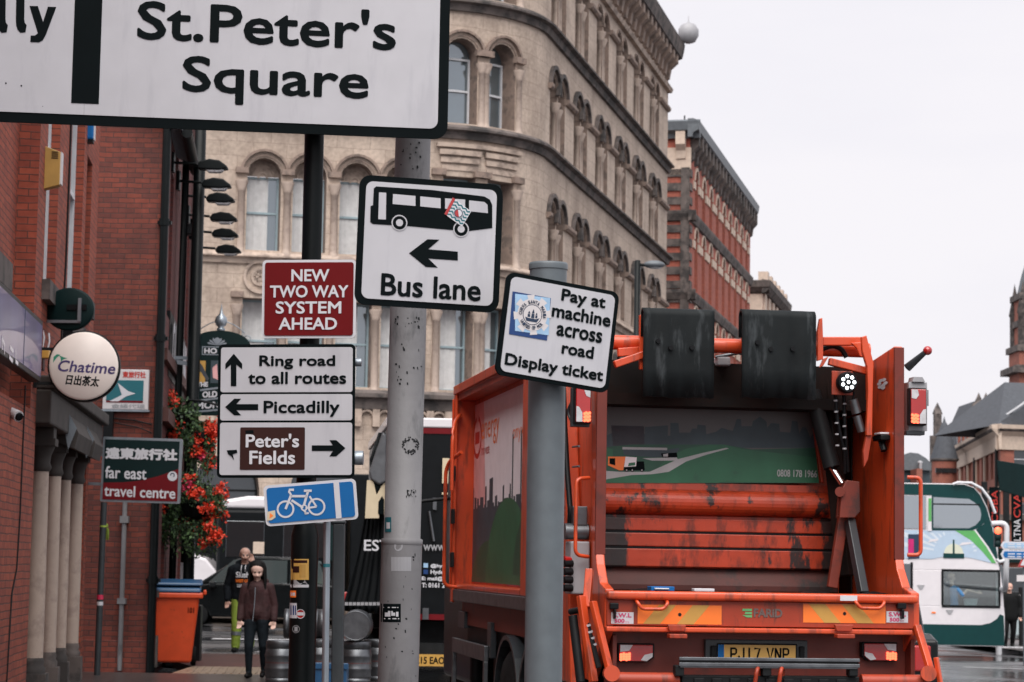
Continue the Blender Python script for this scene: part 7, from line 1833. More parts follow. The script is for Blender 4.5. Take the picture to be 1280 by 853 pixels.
# the driver's cab: a recess with dark lining, seat, dash, and thin glass
b = MB(); x0, x1 = dw[0], dw[2]
b.box(x0 + .03, x1 - .03, .22, .248, zw0 + .02, zw1 - .02); b.build('cab_lining', 'black_plastic', bus)
b = MB(); b.box(x0 - .02, x1 + .02, -.016, -.007, zw1 - .03, zw1 + .03); b.box(x0 - .02, x1 + .02, -.016, -.007, zw0 - .03, zw0 + .03); b.box(x0 - .03, x0 + .02, -.016, -.007, zw0 + .031, zw1 - .031); b.box(x1 - .02, x1 + .03, -.016, -.007, zw0 + .031, zw1 - .031); b.build('window_frame', 'black_plastic', bus)
b = MB(); b.prism([k(1207, 758), k(1222, 758), k(1224, 749), k(1206, 748)], .12, .2); b.build('dashboard', 'grey_box', bus, bevel=.01)
b = MB(); b.box(k(1182, 730)[0], k(1189, 730)[0], .17, .215, zw0 + .03, k(1185, 728)[1]); b.build('seat', 'navy', bus, bevel=.03)
b = MB(); b.box(x0 + .02, x1 - .02, .0, .006, zw0 + .0301, zw1 - .0301); b.build('cab_glass', 'clear_pane', bus)
b = MB()
for x, y in ((1151, 734), (1187, 765)): u, v = k(x, y); b.prism([(u - .1, v + .05), (u + .1, v + .05), (u + .03, v - .06), (u - .03, v - .06)], -.012, -.004)
b.build('ventilator', 'grey_box', bus); b = MB(); u, v = k(1167, 766); b.box(u - .05, u + .05, -.014, -.004, v - .02, v + .02); b.build('side_marker', 'chev_orange', bus)
for x in (-3.1, -8.2):
    b = MB(); b.prism(circ(x, .48, .56, 24, 0, 180), -.016, -.007); b.build('wheel_arch', 'black_plastic', bus)
    b = MB(); b.lathe([(.25, -.14), (.46, -.14), (.48, 0), (.46, .14), (.25, .14)], (x, .12, .48), 24, 0, 'y'); t = b.build('wheel', 'tyre', bus); b = MB(); b.lathe([(0, -.145), (.25, -.145), (.25, .1)], (x, .12, .48), 18, 0, 'y'); b.build('rim', 'rim', t)
b = MB(); b.tube([(k(x, y)[0], -.1, k(x, y)[1]) for x, y in ((1190, 606), (1196, 603.5), (1213, 604), (1226, 611), (1236, 624), (1243, 642))], .035, 8); b.build('grab_rail', 'frame_white', bus)
b = MB(); b.box(-6, -3, .6, 1.9, zr, zr + .1); b.build('roof_pod', 'bus_teal', bus, bevel=.04)
b = MB(); b.box(-.03, .03, .35, 2.2, 1.2, 2.3); b.build('windscreen', 'car_glass', bus)
# ------------------------------------------------------------------ far right: hotel with clock tower, turret, roofs
def fac_build(name, label, px_a, Da, px_b, Db, zbase):
    A, Bq = at(px_a, 600, Da), at(px_b, 600, Db); d = Vector((Bq.x - A.x, Bq.y - A.y)); return Path((A.x, A.y), math.atan2(d.y, d.x), d.length), d.length
# side range receding to the left of its corner
Ac, Bc = at(1251, 600, 150), at(1191, 600, 185)
hotel = thing('hotel_range', 'red and stone hotel range with steep slate roof, dormers and chimneys beyond the bus', 'building', Matrix.Translation((Ac.x, Ac.y, -1.2)))
org4 = Vector((Ac.x, Ac.y, -1.2))
d4 = Vector((Ac.x - Bc.x, Ac.y - Bc.y)); P4 = Path((Bc.x, Bc.y), math.atan2(d4.y, d4.x), d4.length); H4 = Fac(P4, org4, .35)
L4 = d4.length; ze = 11.0
ops = []
for kf, (z0, z1) in enumerate(((.0, 3.6), (3.6, 7.0), (7.0, ze))):
    ops = [(1.2 + 3.1 * i, 2.7 + 3.1 * i, z0 + .8, z1 - 1.0, False) for i in range(int((L4 - 2) / 3.1))]
    H4.row(0, L4, z0 - (1.2 if kf == 0 else 0), z1, ops)
    for o in ops: H4.window(hotel, *o, 'frame_white', 'pane_dark', 1, fw=.12)
P5 = Path((Ac.x, Ac.y), math.atan2(.28, 1), 30); H5 = Fac(P5, org4, .35); H5.w = H4.w
for kf, (z0, z1) in enumerate(((.0, 3.6), (3.6, 7.0), (7.0, ze))):
    ops = [(1.0 + 3.0 * i, 2.4 + 3.0 * i, z0 + .8, z1 - .9, False) for i in range(9)]
    H5.row(0, 30, z0 - (1.2 if kf == 0 else 0), z1, ops)
    for o in ops: H5.window(hotel, *o, 'frame_white', 'pane_dark', 1, fw=.12)
H4.w.build('wall', 'brick_hotel', hotel, auto=False)
for z in (3.6, 7.0):
    b = MB(); H4.sweep(0, L4, [(.02, z - .2), (-.2, z - .1), (-.2, z + .1), (.02, z + .15)], b); H5.sweep(0, 30, [(.02, z - .2), (-.2, z - .1), (-.2, z + .1), (.02, z + .15)], b); b.build('string_course', 'stone', hotel)
b = MB(); pr = [(.02, ze - 1.4), (-.15, ze - 1.4), (-.2, ze - .5), (-.6, ze - .1), (-.65, ze + .25), (.02, ze + .3)]
H4.sweep(-.5, L4 + .5, pr, b); H5.sweep(-.4, 30, pr, b); b.build('cornice', 'stone', hotel)
b = MB(); H4.sweep(-.5, L4 + .5, [(-.1, ze - .46), (-.62, ze - .12), (-.67, ze - .02), (-.1, ze - .1)], b); H5.sweep(-.4, 30, [(-.1, ze - .46), (-.62, ze - .12), (-.67, ze - .02), (-.1, ze - .1)], b); b.build('gutter', 'stone_sooty', hotel)
b = MB()
for i in range(int(L4 / 6.2)):
    H4.bx(.35 + 6.2 * i, .95 + 6.2 * i, -.12, .02, -.5, ze - 1.45, b)
b.build('pilaster', 'stone', hotel)
b = MB()                                                       # steep roof
g = lambda t, d, z: H4.g(t, d, z)
b.add([g(0, -.3, ze + .25), g(L4, -.3, ze + .25), g(L4, 4.5, ze + 3.6), g(0, 4.5, ze + 3.6), g(L4, 10, ze + .3), g(0, 10, ze + .3)], [(0, 1, 2, 3), (3, 2, 4, 5), (0, 3, 5), (1, 4, 2)])
h5 = lambda t, d, z: H5.g(t, d, z)
b.add([h5(-.3, -.3, ze + .25), h5(30, -.3, ze + .25), h5(30, 5, ze + 3.6), h5(3, 5, ze + 3.6), h5(30, 10, ze), h5(0, 10, ze)], [(0, 1, 2, 3), (3, 2, 4, 5), (0, 3, 5)])
b.build('roof', 'slate', hotel)
for i in range(9):
    t = 1.4 + i * 3.4; b = MB(); H4.bx(t, t + 1.5, .2, 2.0, ze + .3, ze + 1.8, b); dm = b.build('dormer', 'brick_hotel', hotel); b = MB(); H4.sweep(t - .2, t + 1.7, [(0, ze + 1.82), (2.4, ze + 1.82), (2.4, ze + 2.1), (0, ze + 2.1)], b); b.build('roof', 'stone', dm); b = MB(); H4.bx(t + .4, t + 1.1, .17, .21, ze + .5, ze + 1.5, b); b.build('window', 'pane_dark', dm)
for i in range(5):
    t = L4 - 9 + 1.9 * i; b = MB(); b.bar(H4.g(t, -.1, ze + .6), H4.g(t, 3.4, ze + 3.0), .25, .12); b.build('roof_light', 'frame_white', hotel)
b = MB()
for px in (1223.5, 1232.5):
    c = at(px, 520, 176) - org4; zt_ = at(px, 508, 176).z - org4.z; b.box(c.x - .42, c.x + .42, c.y - .5, c.y + .5, ze + 2, zt_, 0); b.lathe([(.62, zt_), (.3, zt_ + .4), (.0, zt_ + 1.1)], (c.x, c.y, 0), 4)
c = at(1228, 524, 176) - org4; b.box(c.x - .9, c.x + .9, c.y - .45, c.y + .45, ze + 2, at(1228, 528, 176).z - org4.z)
b.build('chimney', 'stone_sooty', hotel)
b = MB(); Fq = [at(1192, 570, 182) - org4, at(1223, 500, 182) - org4, at(1238, 560, 182) - org4]
b.add([Fq[0], Fq[1], Fq[2], Fq[0] + Vector((0, 8, 0)), Fq[1] + Vector((0, 8, 0)), Fq[2] + Vector((0, 8, 0))], [(0, 1, 2), (5, 4, 3), (0, 3, 4, 1), (1, 4, 5, 2)]); b.build('gable', 'slate', hotel)
for t in (L4 - 1.2, 2.5, L4 * .55): b = MB(); q_ = H4.g(t, -.15, 0); b.cyl((q_.x, q_.y, -.3), (q_.x, q_.y, ze), .12, n=8); b.build('drainpipe', 'dark_metal', hotel)

# clock tower
Ct = at(1297, 500, 215); W_ = 5.6
tower = thing('clock_tower', 'tall ornate terracotta and stone clock tower with spire above the slate hotel roof', 'tower', Matrix.Translation((Ct.x, Ct.y, -1.2)))
def tz(py): return at(1270, py, 215).z + 1.2
b = MB()
lv = [(0, 2.7), (tz(540), 2.7), (tz(538), 2.45)]
b.box(-2.55, 2.55, -2.55, 2.55, 0, tz(490)); b.box(-2.25, 2.25, -2.25, 2.25, tz(490), tz(436)); b.box(-1.9, 1.9, -1.9, 1.9, tz(436), tz(370)); b.build('shaft', 'brick_hotel', tower, bevel=.05)
b = MB()
for py, hw in ((538, 2.75), (492, 2.7), (464, 2.95), (462, 2.6), (437, 2.5), (405, 2.1), (372, 2.15)): b.box(-hw, hw, -hw, hw, tz(py) - .35, tz(py) + .25)
for s1 in (-1, 1):
    for s2 in (-1, 1): b.lathe([(.5, tz(436)), (.5, tz(395)), (.6, tz(393)), (.0, tz(352))], (s1 * 1.75, s2 * 1.75, 0), 8)
b.build('dressing', 'stone_sooty', tower)
b = MB(); b.lathe([(1.95, tz(370)), (1.5, tz(345)), (1.0, tz(325)), (.8, tz(300)), (.35, tz(220)), (.12, tz(140)), (0, tz(120))], (0, 0, 0), 8); b.build('spire', 'lead', tower)
b = MB(); b.prism(circ(0, tz(420), 1.0, 24), -1.96, -1.9); b.build('clock_face', 'off_white', tower)

# turret and the roofs to the left of the hotel
Cq = at(1180.5, 600, 172)
tur = thing('turret', 'round brick turret with grey conical roof above the bus, between the shed roof and hotel', 'turret', Matrix.Translation((Cq.x, Cq.y, -1.2)))
tz2 = lambda py: at(1180, py, 172).z + 1.2
rt = 15.5 * 172 / FPX
b = MB(); b.lathe([(rt, 0), (rt, tz2(574))], (0, 0, 0), 18); b.build('wall', 'brick_hotel', tur)
b = MB(); b.lathe([(rt + .14, tz2(574)), (rt * .86, tz2(560)), (rt * .55, tz2(543)), (rt * .2, tz2(529)), (.12, tz2(528)), (.0, tz2(520))], (0, 0, 0), 18); b.build('roof', 'slate', tur)
b = MB(); b.lathe([(rt + .06, tz2(577)), (rt + .2, tz2(574.5)), (rt + .06, tz2(573.5))], (0, 0, 0), 18); b.build('eaves', 'stone_sooty', tur)
b = MB()
for a in (-125, -95, -60): q_ = Vector((math.cos(R(a)), math.sin(R(a)), 0)) * (rt + .01); b.box(q_.x - .28, q_.x + .28, q_.y - .1, q_.y + .1, tz2(592), tz2(586))
b.build('window', 'pane_dark', tur)
Cs = at(1172, 600, 186); sp_ = thing('spirelet', 'slim stone chimney spire rising behind the conical turret', 'chimney', Matrix.Translation((Cs.x, Cs.y, -1.2)))
tz3 = lambda py: at(1172, py, 186).z + 1.2
b = MB(); b.box(-.3, .3, -.3, .3, 0, tz3(518)); b.box(-.6, .25, -.28, .28, 0, tz3(545)); b.build('stack', 'stone_sooty', sp_); b = MB(); b.lathe([(.44, tz3(518)), (.3, tz3(512)), (.0, tz3(503))], (0, 0, 0), 4); b.build('cap', 'stone_sooty', sp_)
Cq = at(1150, 600, 130); sh = thing('shed', 'low building with curved pale grey roof between the truck and the turret', 'building', Matrix.Translation((Cq.x, Cq.y, -1.0)))
tz4 = lambda py: at(1150, py, 130).z + 1.0; s4 = 130 / FPX
b = MB(); n = 10; pr = [((px - 1150) * s4, tz4(py)) for px, py in ((1110, 585), (1125, 571), (1138, 566), (1148, 567), (1158, 573), (1164, 579))]
b.prism(pr + [(14 * s4, tz4(588)), (-40 * s4, tz4(588))], 0, 12); b.build('roof', 'lead', sh)
b = MB(); b.box(-38 * s4, 13.5 * s4, .3, 11.5, 0, tz4(588.2)); b.build('wall', 'art_city', sh)
b = MB(); b.box((1147.5 - 1150) * s4, (1150.5 - 1150) * s4, -.5, -.1, tz4(600), tz4(579)); b.lathe([(.16, tz4(579)), (.14, tz4(577)), (0, tz4(576))], ((1149 - 1150) * s4, -.3, 0), 8); b.build('flue', 'grey_box', sh)
b = MB(); b.box((1138 - 1150) * s4, (1145 - 1150) * s4, -2, -.02, 0, tz4(588)); b.build('annexe', 'brick_hotel', sh)

# ------------------------------------------------------------------ banners, traffic signs and street furniture at the right edge
def banner(px0, px1, py0, py1, D, label, t1, t2):
    q = at((px0 + px1) / 2, py1, D); f = Fr((q.x, q.y, q.z), R(3)); o = thing('banner', label, 'banner', f.M)
    x0, x1 = f.pt(px0, (py0 + py1) / 2)[0], f.pt(px1, (py0 + py1) / 2)[0]; H_ = f.pt((px0 + px1) / 2, py0)[1]
    b = MB(); b.box(x0, x1, 0, .06, 0, H_); b.build('cloth', 'sign_black', o)
    b = MB(); w_ = (x1 - x0) * .62; cx = (x0 + x1) / 2
    for t, m, z0, z1 in ((t1, 0, H_ * .48, H_ * .95), (t2, 1, H_ * .03, H_ * .45)):
        b.text(t, 0, 1, 0, 1, 0, m, .0, fn=lambda x, y, z: (cx - w_ / 2 + w_ * (1 - z), -.012, z1 - (z1 - z0) * (1 - x)))
    b.build('lettering', ['red_text', 'letter_white'], o, auto=False)
    b = MB(); b.box(x0 - .3, x0 - .08, .0, .1, -.1, H_ + .2); b.bar((x0 - .2, .05, H_ * .95), (x1, .05, H_ * .95), .05, .05); b.build('pole', 'dark_metal', o)
banner(1237, 1249.5, 609, 694, 88, 'vertical black banner with red letters just right of the bus front', 'CUBA', 'LIVA')
banner(1264.5, 1278, 614, 678, 84, 'vertical black banner with red and white letters above the fingerpost', 'CVA', 'LTNA')
q = at(1247, 577, 44); f = Fr(q, R(30)); o = thing('road_sign', 'large dark sign panel seen from behind above the black banners', 'sign', f.M)
pts = [f.pt(*q_) for q_ in ((1246.5, 575.5), (1300, 584), (1300, 628), (1250, 613))]
b = MB(); b.prism(pts, 0, .03); b.build('panel', 'dark_green', o, bevel=.01)
x1, z1 = f.pt(1297, 600); zg = gz(f.M.translation.x + 1, 44) - f.M.translation.z
b = MB(); b.cyl((x1, .09, zg), (x1, .09, z1 + .3), .06, n=12); b.build('post', 'pole_grey', o)
# fingerpost signs
q = at(1272, 688, 50); f = Fr(q, R(0)); zg = gz(q.x, q.y) - q.z
o = thing('fingerpost', 'pair of small blue and white direction finger signs on a pole beside the traffic light', 'sign', f.M)
for a, c in ((677, 687), (687.5, 699)):
    x0, z0 = f.pt(1251, c); _, z1 = f.pt(1251, a); x1, _ = f.pt(1300, a); xm = f.pt(1254, a)[0]
    b = MB(); b.prism([(xm, z0), (x1, z0), (x1, z1), (xm, z1), (x0, (z0 + z1) / 2)], 0, .03); g_ = b.build('panel', 'letter_white', o)
    b = MB(); b.prism([(xm + .03, z0 + .03), (x1 - .03, z0 + .03), (x1 - .03, z1 - .03), (xm + .03, z1 - .03), (x0 + .05, (z0 + z1) / 2)], -.006, -.001); b.build('face', 'pale_blue' if a < 680 else 'sign_blue', g_)
    b = MB()
    for r_ in range(2):
        xx = xm + .1
        for w_ in (.16, .1, .2): b.box(xx, xx + w_, -.008, -.0065, z0 + .045 + r_ * .06, z0 + .07 + r_ * .06); xx += w_ + .04
    b.build('lettering', 'letter_white', g_)
b = MB(); xx = f.pt(1285, 690)[0]; b.cyl((xx, .08, zg), (xx, .08, f.pt(1285, 665)[1]), .05, n=12); b.build('post', 'galv', o)
# traffic light with cranked silver pole
q = at(1248, 663, 52); f = Fr(q, 0); zg = gz(q.x, q.y) - q.z; k = lambda x, y: f.pt(x, y)
o = thing('traffic_light', 'traffic light showing red on a cranked silver pole at the bus front', 'traffic light', f.M)
b = MB(); b.tube(bez([(k(1240, 655)[0], .05, k(1240, 655)[1]), (k(1259, 655)[0], .05, k(1259, 654)[1]), (k(1258, 735)[0], .05, k(1258, 735)[1]), (at(1248, 738, 59.4).x - q.x, 7.4, at(1248, 738, 59.4).z - q.z)]), .065, 10); b.cyl((at(1248, 738, 59.4).x - q.x, 7.4, gz(11, 59) - q.z), (at(1248, 738, 59.4).x - q.x, 7.4, at(1248, 730, 59.4).z - q.z), .08, n=10); b.tube(bez([(k(1258, 700)[0], .05, k(1258, 700)[1]), (k(1249, 703)[0], .02, k(1249, 703)[1]), (k(1246, 699)[0], .02, k(1246, 699)[1])]), .04, 8); b.build('pole', 'frame_white', o)
b = MB(); x0, z1 = k(1243.5, 656); x1, z0 = k(1251.5, 684); b.box(x0, x1, .0, .16, z0, z1); b.build('head', 'black_plastic', o, bevel=.02)
b = MB(); c_ = k(1247.5, 663.5); b.lathe([(0, -.02), (.075, -.015), (.085, .0)], (c_[0], 0, c_[1]), 18, 0, 'y'); b.build('red_lens', 'led_red', o)
b = MB()
for py in (672, 680): c_ = k(1247.5, py); b.lathe([(0, -.02), (.07, -.015), (.08, .0)], (c_[0], 0, c_[1]), 18, 0, 'y')
b.build('dark_lens', 'dark_green', o)
# warning triangle and small plate
q = at(1280, 712, 50); f = Fr(q, 0); k = lambda x, y: f.pt(x, y); zg = gz(q.x, q.y) - q.z
o = thing('warning_sign', 'red and white triangular warning sign below the blue finger signs', 'sign', f.M)
b = MB(); b.prism([k(1272, 709), k(1291, 709), k(1281.5, 690)], 0, .02); b.build('triangle', 'lens_red', o); b = MB(); b.prism([k(1275.5, 707), k(1287.5, 707), k(1281.5, 695)], -.006, -.001); b.build('face', 'letter_white', o)
b = MB(); b.prism([k(1271, 727), k(1292, 727), k(1292, 719), k(1271, 719)], 0, .02); b.build('plate', 'off_white', o)
b = MB(); xx = k(1282, 710)[0]; b.cyl((xx, .07, zg), (xx, .07, k(1282, 690)[1]), .05, n=12); b.build('post', 'pole_grey', o)
# white stop shelter / sign board behind the pedestrian
q = at(1265, 800, 63); zg = gz(q.x, q.y); f = Fr((q.x, q.y, zg + .14), 0); k = lambda x, y: f.pt(x, y)
o = thing('bus_shelter', 'bus shelter with white header board and dark posts behind the pedestrian in black', 'shelter', f.M)
b = MB(); x0, z1 = k(1254, 743); x1, z0 = k(1300, 753); b.box(x0, x1, 0, .15, z0, z1); b.build('header', 'bus_white', o, bevel=.02)
b = MB(); xx = k(1275, 760)[0]; b.box(xx, xx + .12, -.02, .16, 0, z1 + .2); b.box(x0, x0 + .06, .02, 1.3, 0, z0); b.box(x1 - .06, x1, .02, 1.3, 0, z0); b.build('post', 'dark_metal', o)
b = MB(); b.box(x0 + .07, x1 - .07, 1.2, 1.22, .2, z0); b.build('glass', 'clear_pane', o)
b = MB(); b.box(x0, x1, .0, 1.3, z1 + .001, z1 + .06); b.build('roof', 'dark_metal', o)
q = at(1270, 803, 60.5); b = MB(); f = Fr((q.x, q.y, gz(q.x, q.y)), 0); x0, _ = f.pt(1249, 800); b.box(x0, x0 + 6, -.2, .0, 0, .2)
tag(b.build('kerb', 'paint_white', M=f.M), kind='structure')
q = at(1262, 800, 70); car('parked_car', 'white car partly visible behind the pedestrian in the black coat', 'car', Matrix.Translation((q.x + .1, q.y, gz(q.x, q.y))), 4.2, 1.75, [(4.2, .5), (4.15, .95), (3.9, 1.02), (1.1, 1.0), (.2, .86), (0, .5)], [(1.0, .98), (4.0, .98), (3.6, 1.4), (3.2, 1.5), (2.0, 1.5)], [.8, 3.3], .34, 'bus_white', pillars=((1.35, 2.2, .5, 0), (2.3, 3.5, 0, .25)))
# dark shop front blocks closing the street behind the bus
q = at(1300, 700, 96); o = thing('shop_row', 'dark low shop fronts closing the street behind the bus shelter', 'building', Matrix.Translation((q.x - 2.4, q.y, -.9)))
b = MB(); b.box(0, 14, 0, 8, 0, 4.6); b.build('wall', 'brick_hotel', o)
for i in range(4): b = MB(); b.box(.4 + 3.4 * i, 3.4 + 3.4 * i, -.06, .02, .3, 2.6); b.build('shop_window', 'pane_dark', o, bevel=.02)
b = MB(); b.box(0, 14, -.2, .0, 2.8, 3.4); b.build('fascia', 'dark_green', o); b = MB(); b.box(-.1, 14.1, -.25, 8, 4.6, 4.85); b.build('parapet', 'stone_sooty', o)
# lamp post in front of the stone warehouse
q = at(795, 500, 45); o = thing('street_lamp', 'dark street lamp with a single arm standing before the pale stone warehouse', 'street lamp', Matrix.Translation((q.x, q.y, gz(q.x, q.y))))
f = Fr(o.location, 0); f.M = o.matrix_basis; f = Fr((q.x, q.y, gz(q.x, q.y)), 0); zt_ = f.pt(796, 326)[1]
b = MB(); b.lathe([(.11, 0), (.11, 1.3), (.075, 1.4), (.06, zt_), (.0, zt_ + .02)], (0, 0, 0), 16); b.build('post', 'pole_black', o)
b = MB(); x0, z0 = f.pt(806, 332); b.tube([(0, 0, z0 + .02), (x0 + .05, 0, z0)], .03, 8); b.build('arm', 'pole_black', o)
b = MB(); b.ball((x0 + .19, 0, z0 + .02), .2, 14, 0, (1.1, .7, .42)); b.build('lamp_head', 'lead', o)
b = MB(); b.ball((x0 + .2, 0, z0 - .02), .15, 12, 0, (1.1, .7, .35)); b.build('lens', 'lens_clear', o)
# ------------------------------------------------------------------ wheelie bin, kegs, flower column
P = at(217, 829, 32.6); f = Fr((P.x, P.y, 0), R(8)); k = lambda x, y: f.pt(x, y)
o = thing('wheelie_bin', 'tall orange wheelie bin with blue lid standing on the pavement by the drainpipe', 'bin', f.M)
w0, w1 = .25, .345; H_ = 1.02
b = MB(); b.add([(x * w, y * w * 1.05 + .4, z) for w, z in ((w0, .06), (w1, H_)) for x, y in ((-1, -1), (1, -1), (1, 1), (-1, 1))], [(3, 2, 1, 0), (4, 5, 6, 7), (0, 1, 5, 4), (1, 2, 6, 5), (2, 3, 7, 6), (3, 0, 4, 7)]); b.build('body', 'bin_orange', o, bevel=.04, seg=3)
b = MB(); b.box(-w1 - .035, w1 + .05, .0, .82, H_ - .03, H_ + .05); b.box(w1 + .05, w1 + .10, .1, .7, H_ + .02, H_ + .09); b.build('rim', 'bin_orange', o, bevel=.02)
b = MB(); b.prism([(-.0, H_ + .052), (.86, H_ + .052), (.84, H_ + .13), (.4, H_ + .16), (.02, H_ + .12)], -w1 - .04, w1 + .02, 0, 'x'); b.prism([(.03, H_ + .15), (.86, H_ + .165), (.84, H_ + .22), (.4, H_ + .245), (.05, H_ + .20)], -w1 - .0, w1 + .04, 0, 'x'); b.build('lid', 'bin_blue', o, bevel=.03, seg=3)
for x in (-w0 - .03, w0 + .03):
    b = MB(); b.lathe([(.04, -.04), (.13, -.04), (.14, -.02), (.14, .02), (.13, .04), (.04, .04)], (x, .68, .14), 20, 0, 'x'); b.build('wheel', 'tyre', o)
b = MB(); b.lathe([(.0, -.045), (.12, -.045), (.14, -.02), (.14, .02)], (-w0 - .02, .16, .13), 20, 0, 'x'); b.build('wheel', 'tyre', o)
b = MB(); b.tube([(-.2, .86, H_ + .02), (.2, .86, H_ + .02)], .02, 8); b.build('handle', 'bin_blue', o)
b = MB(); b.text('101', .18, .27, .78, .86, -.0, 0, .002, fn=lambda x, y, z: (x, .40 - (w0 + (w1 - w0) * (z - .06) / .96) * 1.05 - .006, z)); b.build('stencil', 'sign_black', o, auto=False)

# steel kegs
G_ = 'steel beer kegs stacked by the black post'
def keg(label, M):
    o = thing('keg', label, 'keg', M, G_)
    b = MB(); r = .197
    b.lathe([(.0, .03), (r * .8, .035), (r * .97, .07), (r, .10), (r * 1.0, .17), (r * 1.035, .185), (r * 1.035, .20), (r, .215), (r, .33), (r * 1.035, .345), (r * 1.035, .36), (r, .375), (r * .97, .44), (r * .75, .485), (.0, .50)], (0, 0, 0), 32); b.build('barrel', 'steel', o)
    b = MB(); b.lathe([(r * .9, .0), (r * .97, .0), (r * .97, .075), (r * .9, .075)], (0, 0, 0), 28); b.build('foot_ring', 'steel', o)
    b = MB(); b.lathe([(r * .9, .44), (r * .97, .44), (r * .97, .535), (r * .94, .545), (r * .9, .535)], (0, 0, 0), 28); b.build('top_ring', 'steel', o)
    b = MB(); b.cyl((0, 0, .5), (0, 0, .53), .035, n=16); b.build('valve', 'dark_metal', o)
    b = MB(); b.lathe([(r * 1.004, .262), (r * 1.004, .268)], (0, 0, 0), 28); b.build('band', 'dark_red', o); return o
def kz(px, py, D): p = at(px, py, D); return p
p = at(445, 825, 29.2); K1 = keg('upright steel keg on the pavement right of the square grey post', Matrix.Translation((p.x, p.y, 0)))
def kegcopy(label, M): c = copy_tree(K1); c.matrix_world = M; c['label'] = label; return c
p = at(401, 815, 29.6); kegcopy('upright steel keg behind the black post and the thin bicycle sign tube', Matrix.Translation((p.x, p.y, 0)))
p = at(351, 820, 29.0); kegcopy('upright steel keg just left of the black post', Matrix.Translation((p.x, p.y, 0)))
p = at(446, 784, 29.2); kegcopy('steel keg lying on its side with its round end facing the camera', Matrix.Translation((p.x, p.y + .3, .545 + .2)) @ Matrix.Rotation(R(90), 4, 'X'))
p = at(356, 773, 29.5); kegcopy('steel keg lying sideways across the tops of two kegs behind the black post', Matrix.Translation((p.x, p.y, .545 + .2)) @ Matrix.Rotation(R(90), 4, 'Y'))
p = at(474, 815, 29.9); kegcopy('steel keg half hidden behind the fat grey column', Matrix.Translation((p.x, p.y, 0)))
p = at(407, 850, 28.3); o = thing('crate', 'blue plastic crate on the pavement in front of the kegs', 'crate', Matrix.Translation((p.x, p.y, 0)))
b = MB(); b.box(-.26, .26, 0, .02, 0, .28); b.box(-.26, .26, .34, .36, 0, .28); b.box(-.26, -.24, .021, .339, 0, .28); b.box(.24, .26, .021, .339, 0, .28); b.box(-.239, .239, .021, .339, .01, .03); b.build('body', 'bin_blue', o, bevel=.01)
b = MB(); b.box(-.28, .28, -.02, -.001, .22, .30); b.build('rim', 'bin_blue', o, bevel=.008)

# black column with hanging flower baskets
a, c = at(249, 165, 35.0), at(232.5, 765, 35.0)
cx_, cy_ = c.x, 35.0
o = thing('lamp_column', 'slim black lamp column with brackets carrying the flower baskets', 'lamp post', Matrix.Translation((cx_, cy_, -.1)))
b = MB(); b.lathe([(.14, 0), (.14, 1.1), (.11, 1.2), (.088, 9.0), (0, 9.05)], (0, 0, 0), 18); b.build('post', 'pole_black', o)
b = MB()
zb1, zb2 = at(232, 520, 35.0).z, at(232, 630, 35.0).z
for z in (zb1 + .25, zb2 + .3): b.tube(bez([(-.5, -.1, z), (0, -.1, z + .12), (.5, -.1, z)]), .02, 8)
b.build('bracket', 'dark_metal', o)
b = MB(); b.box(-.05, .06, -.09, -.076, 1.55, 1.85); b.build('notice', 'chev_gold', o); b = MB(); b.box(-.09, -.05, -.12, -.09, .9, 1.6); b.build('cabinet_edge', 'letter_white', o); b = MB(); b.box(-.28, .25, -.16, .1, 0, .95); b.build('litter_bin', 'black_plastic', o, bevel=.02)
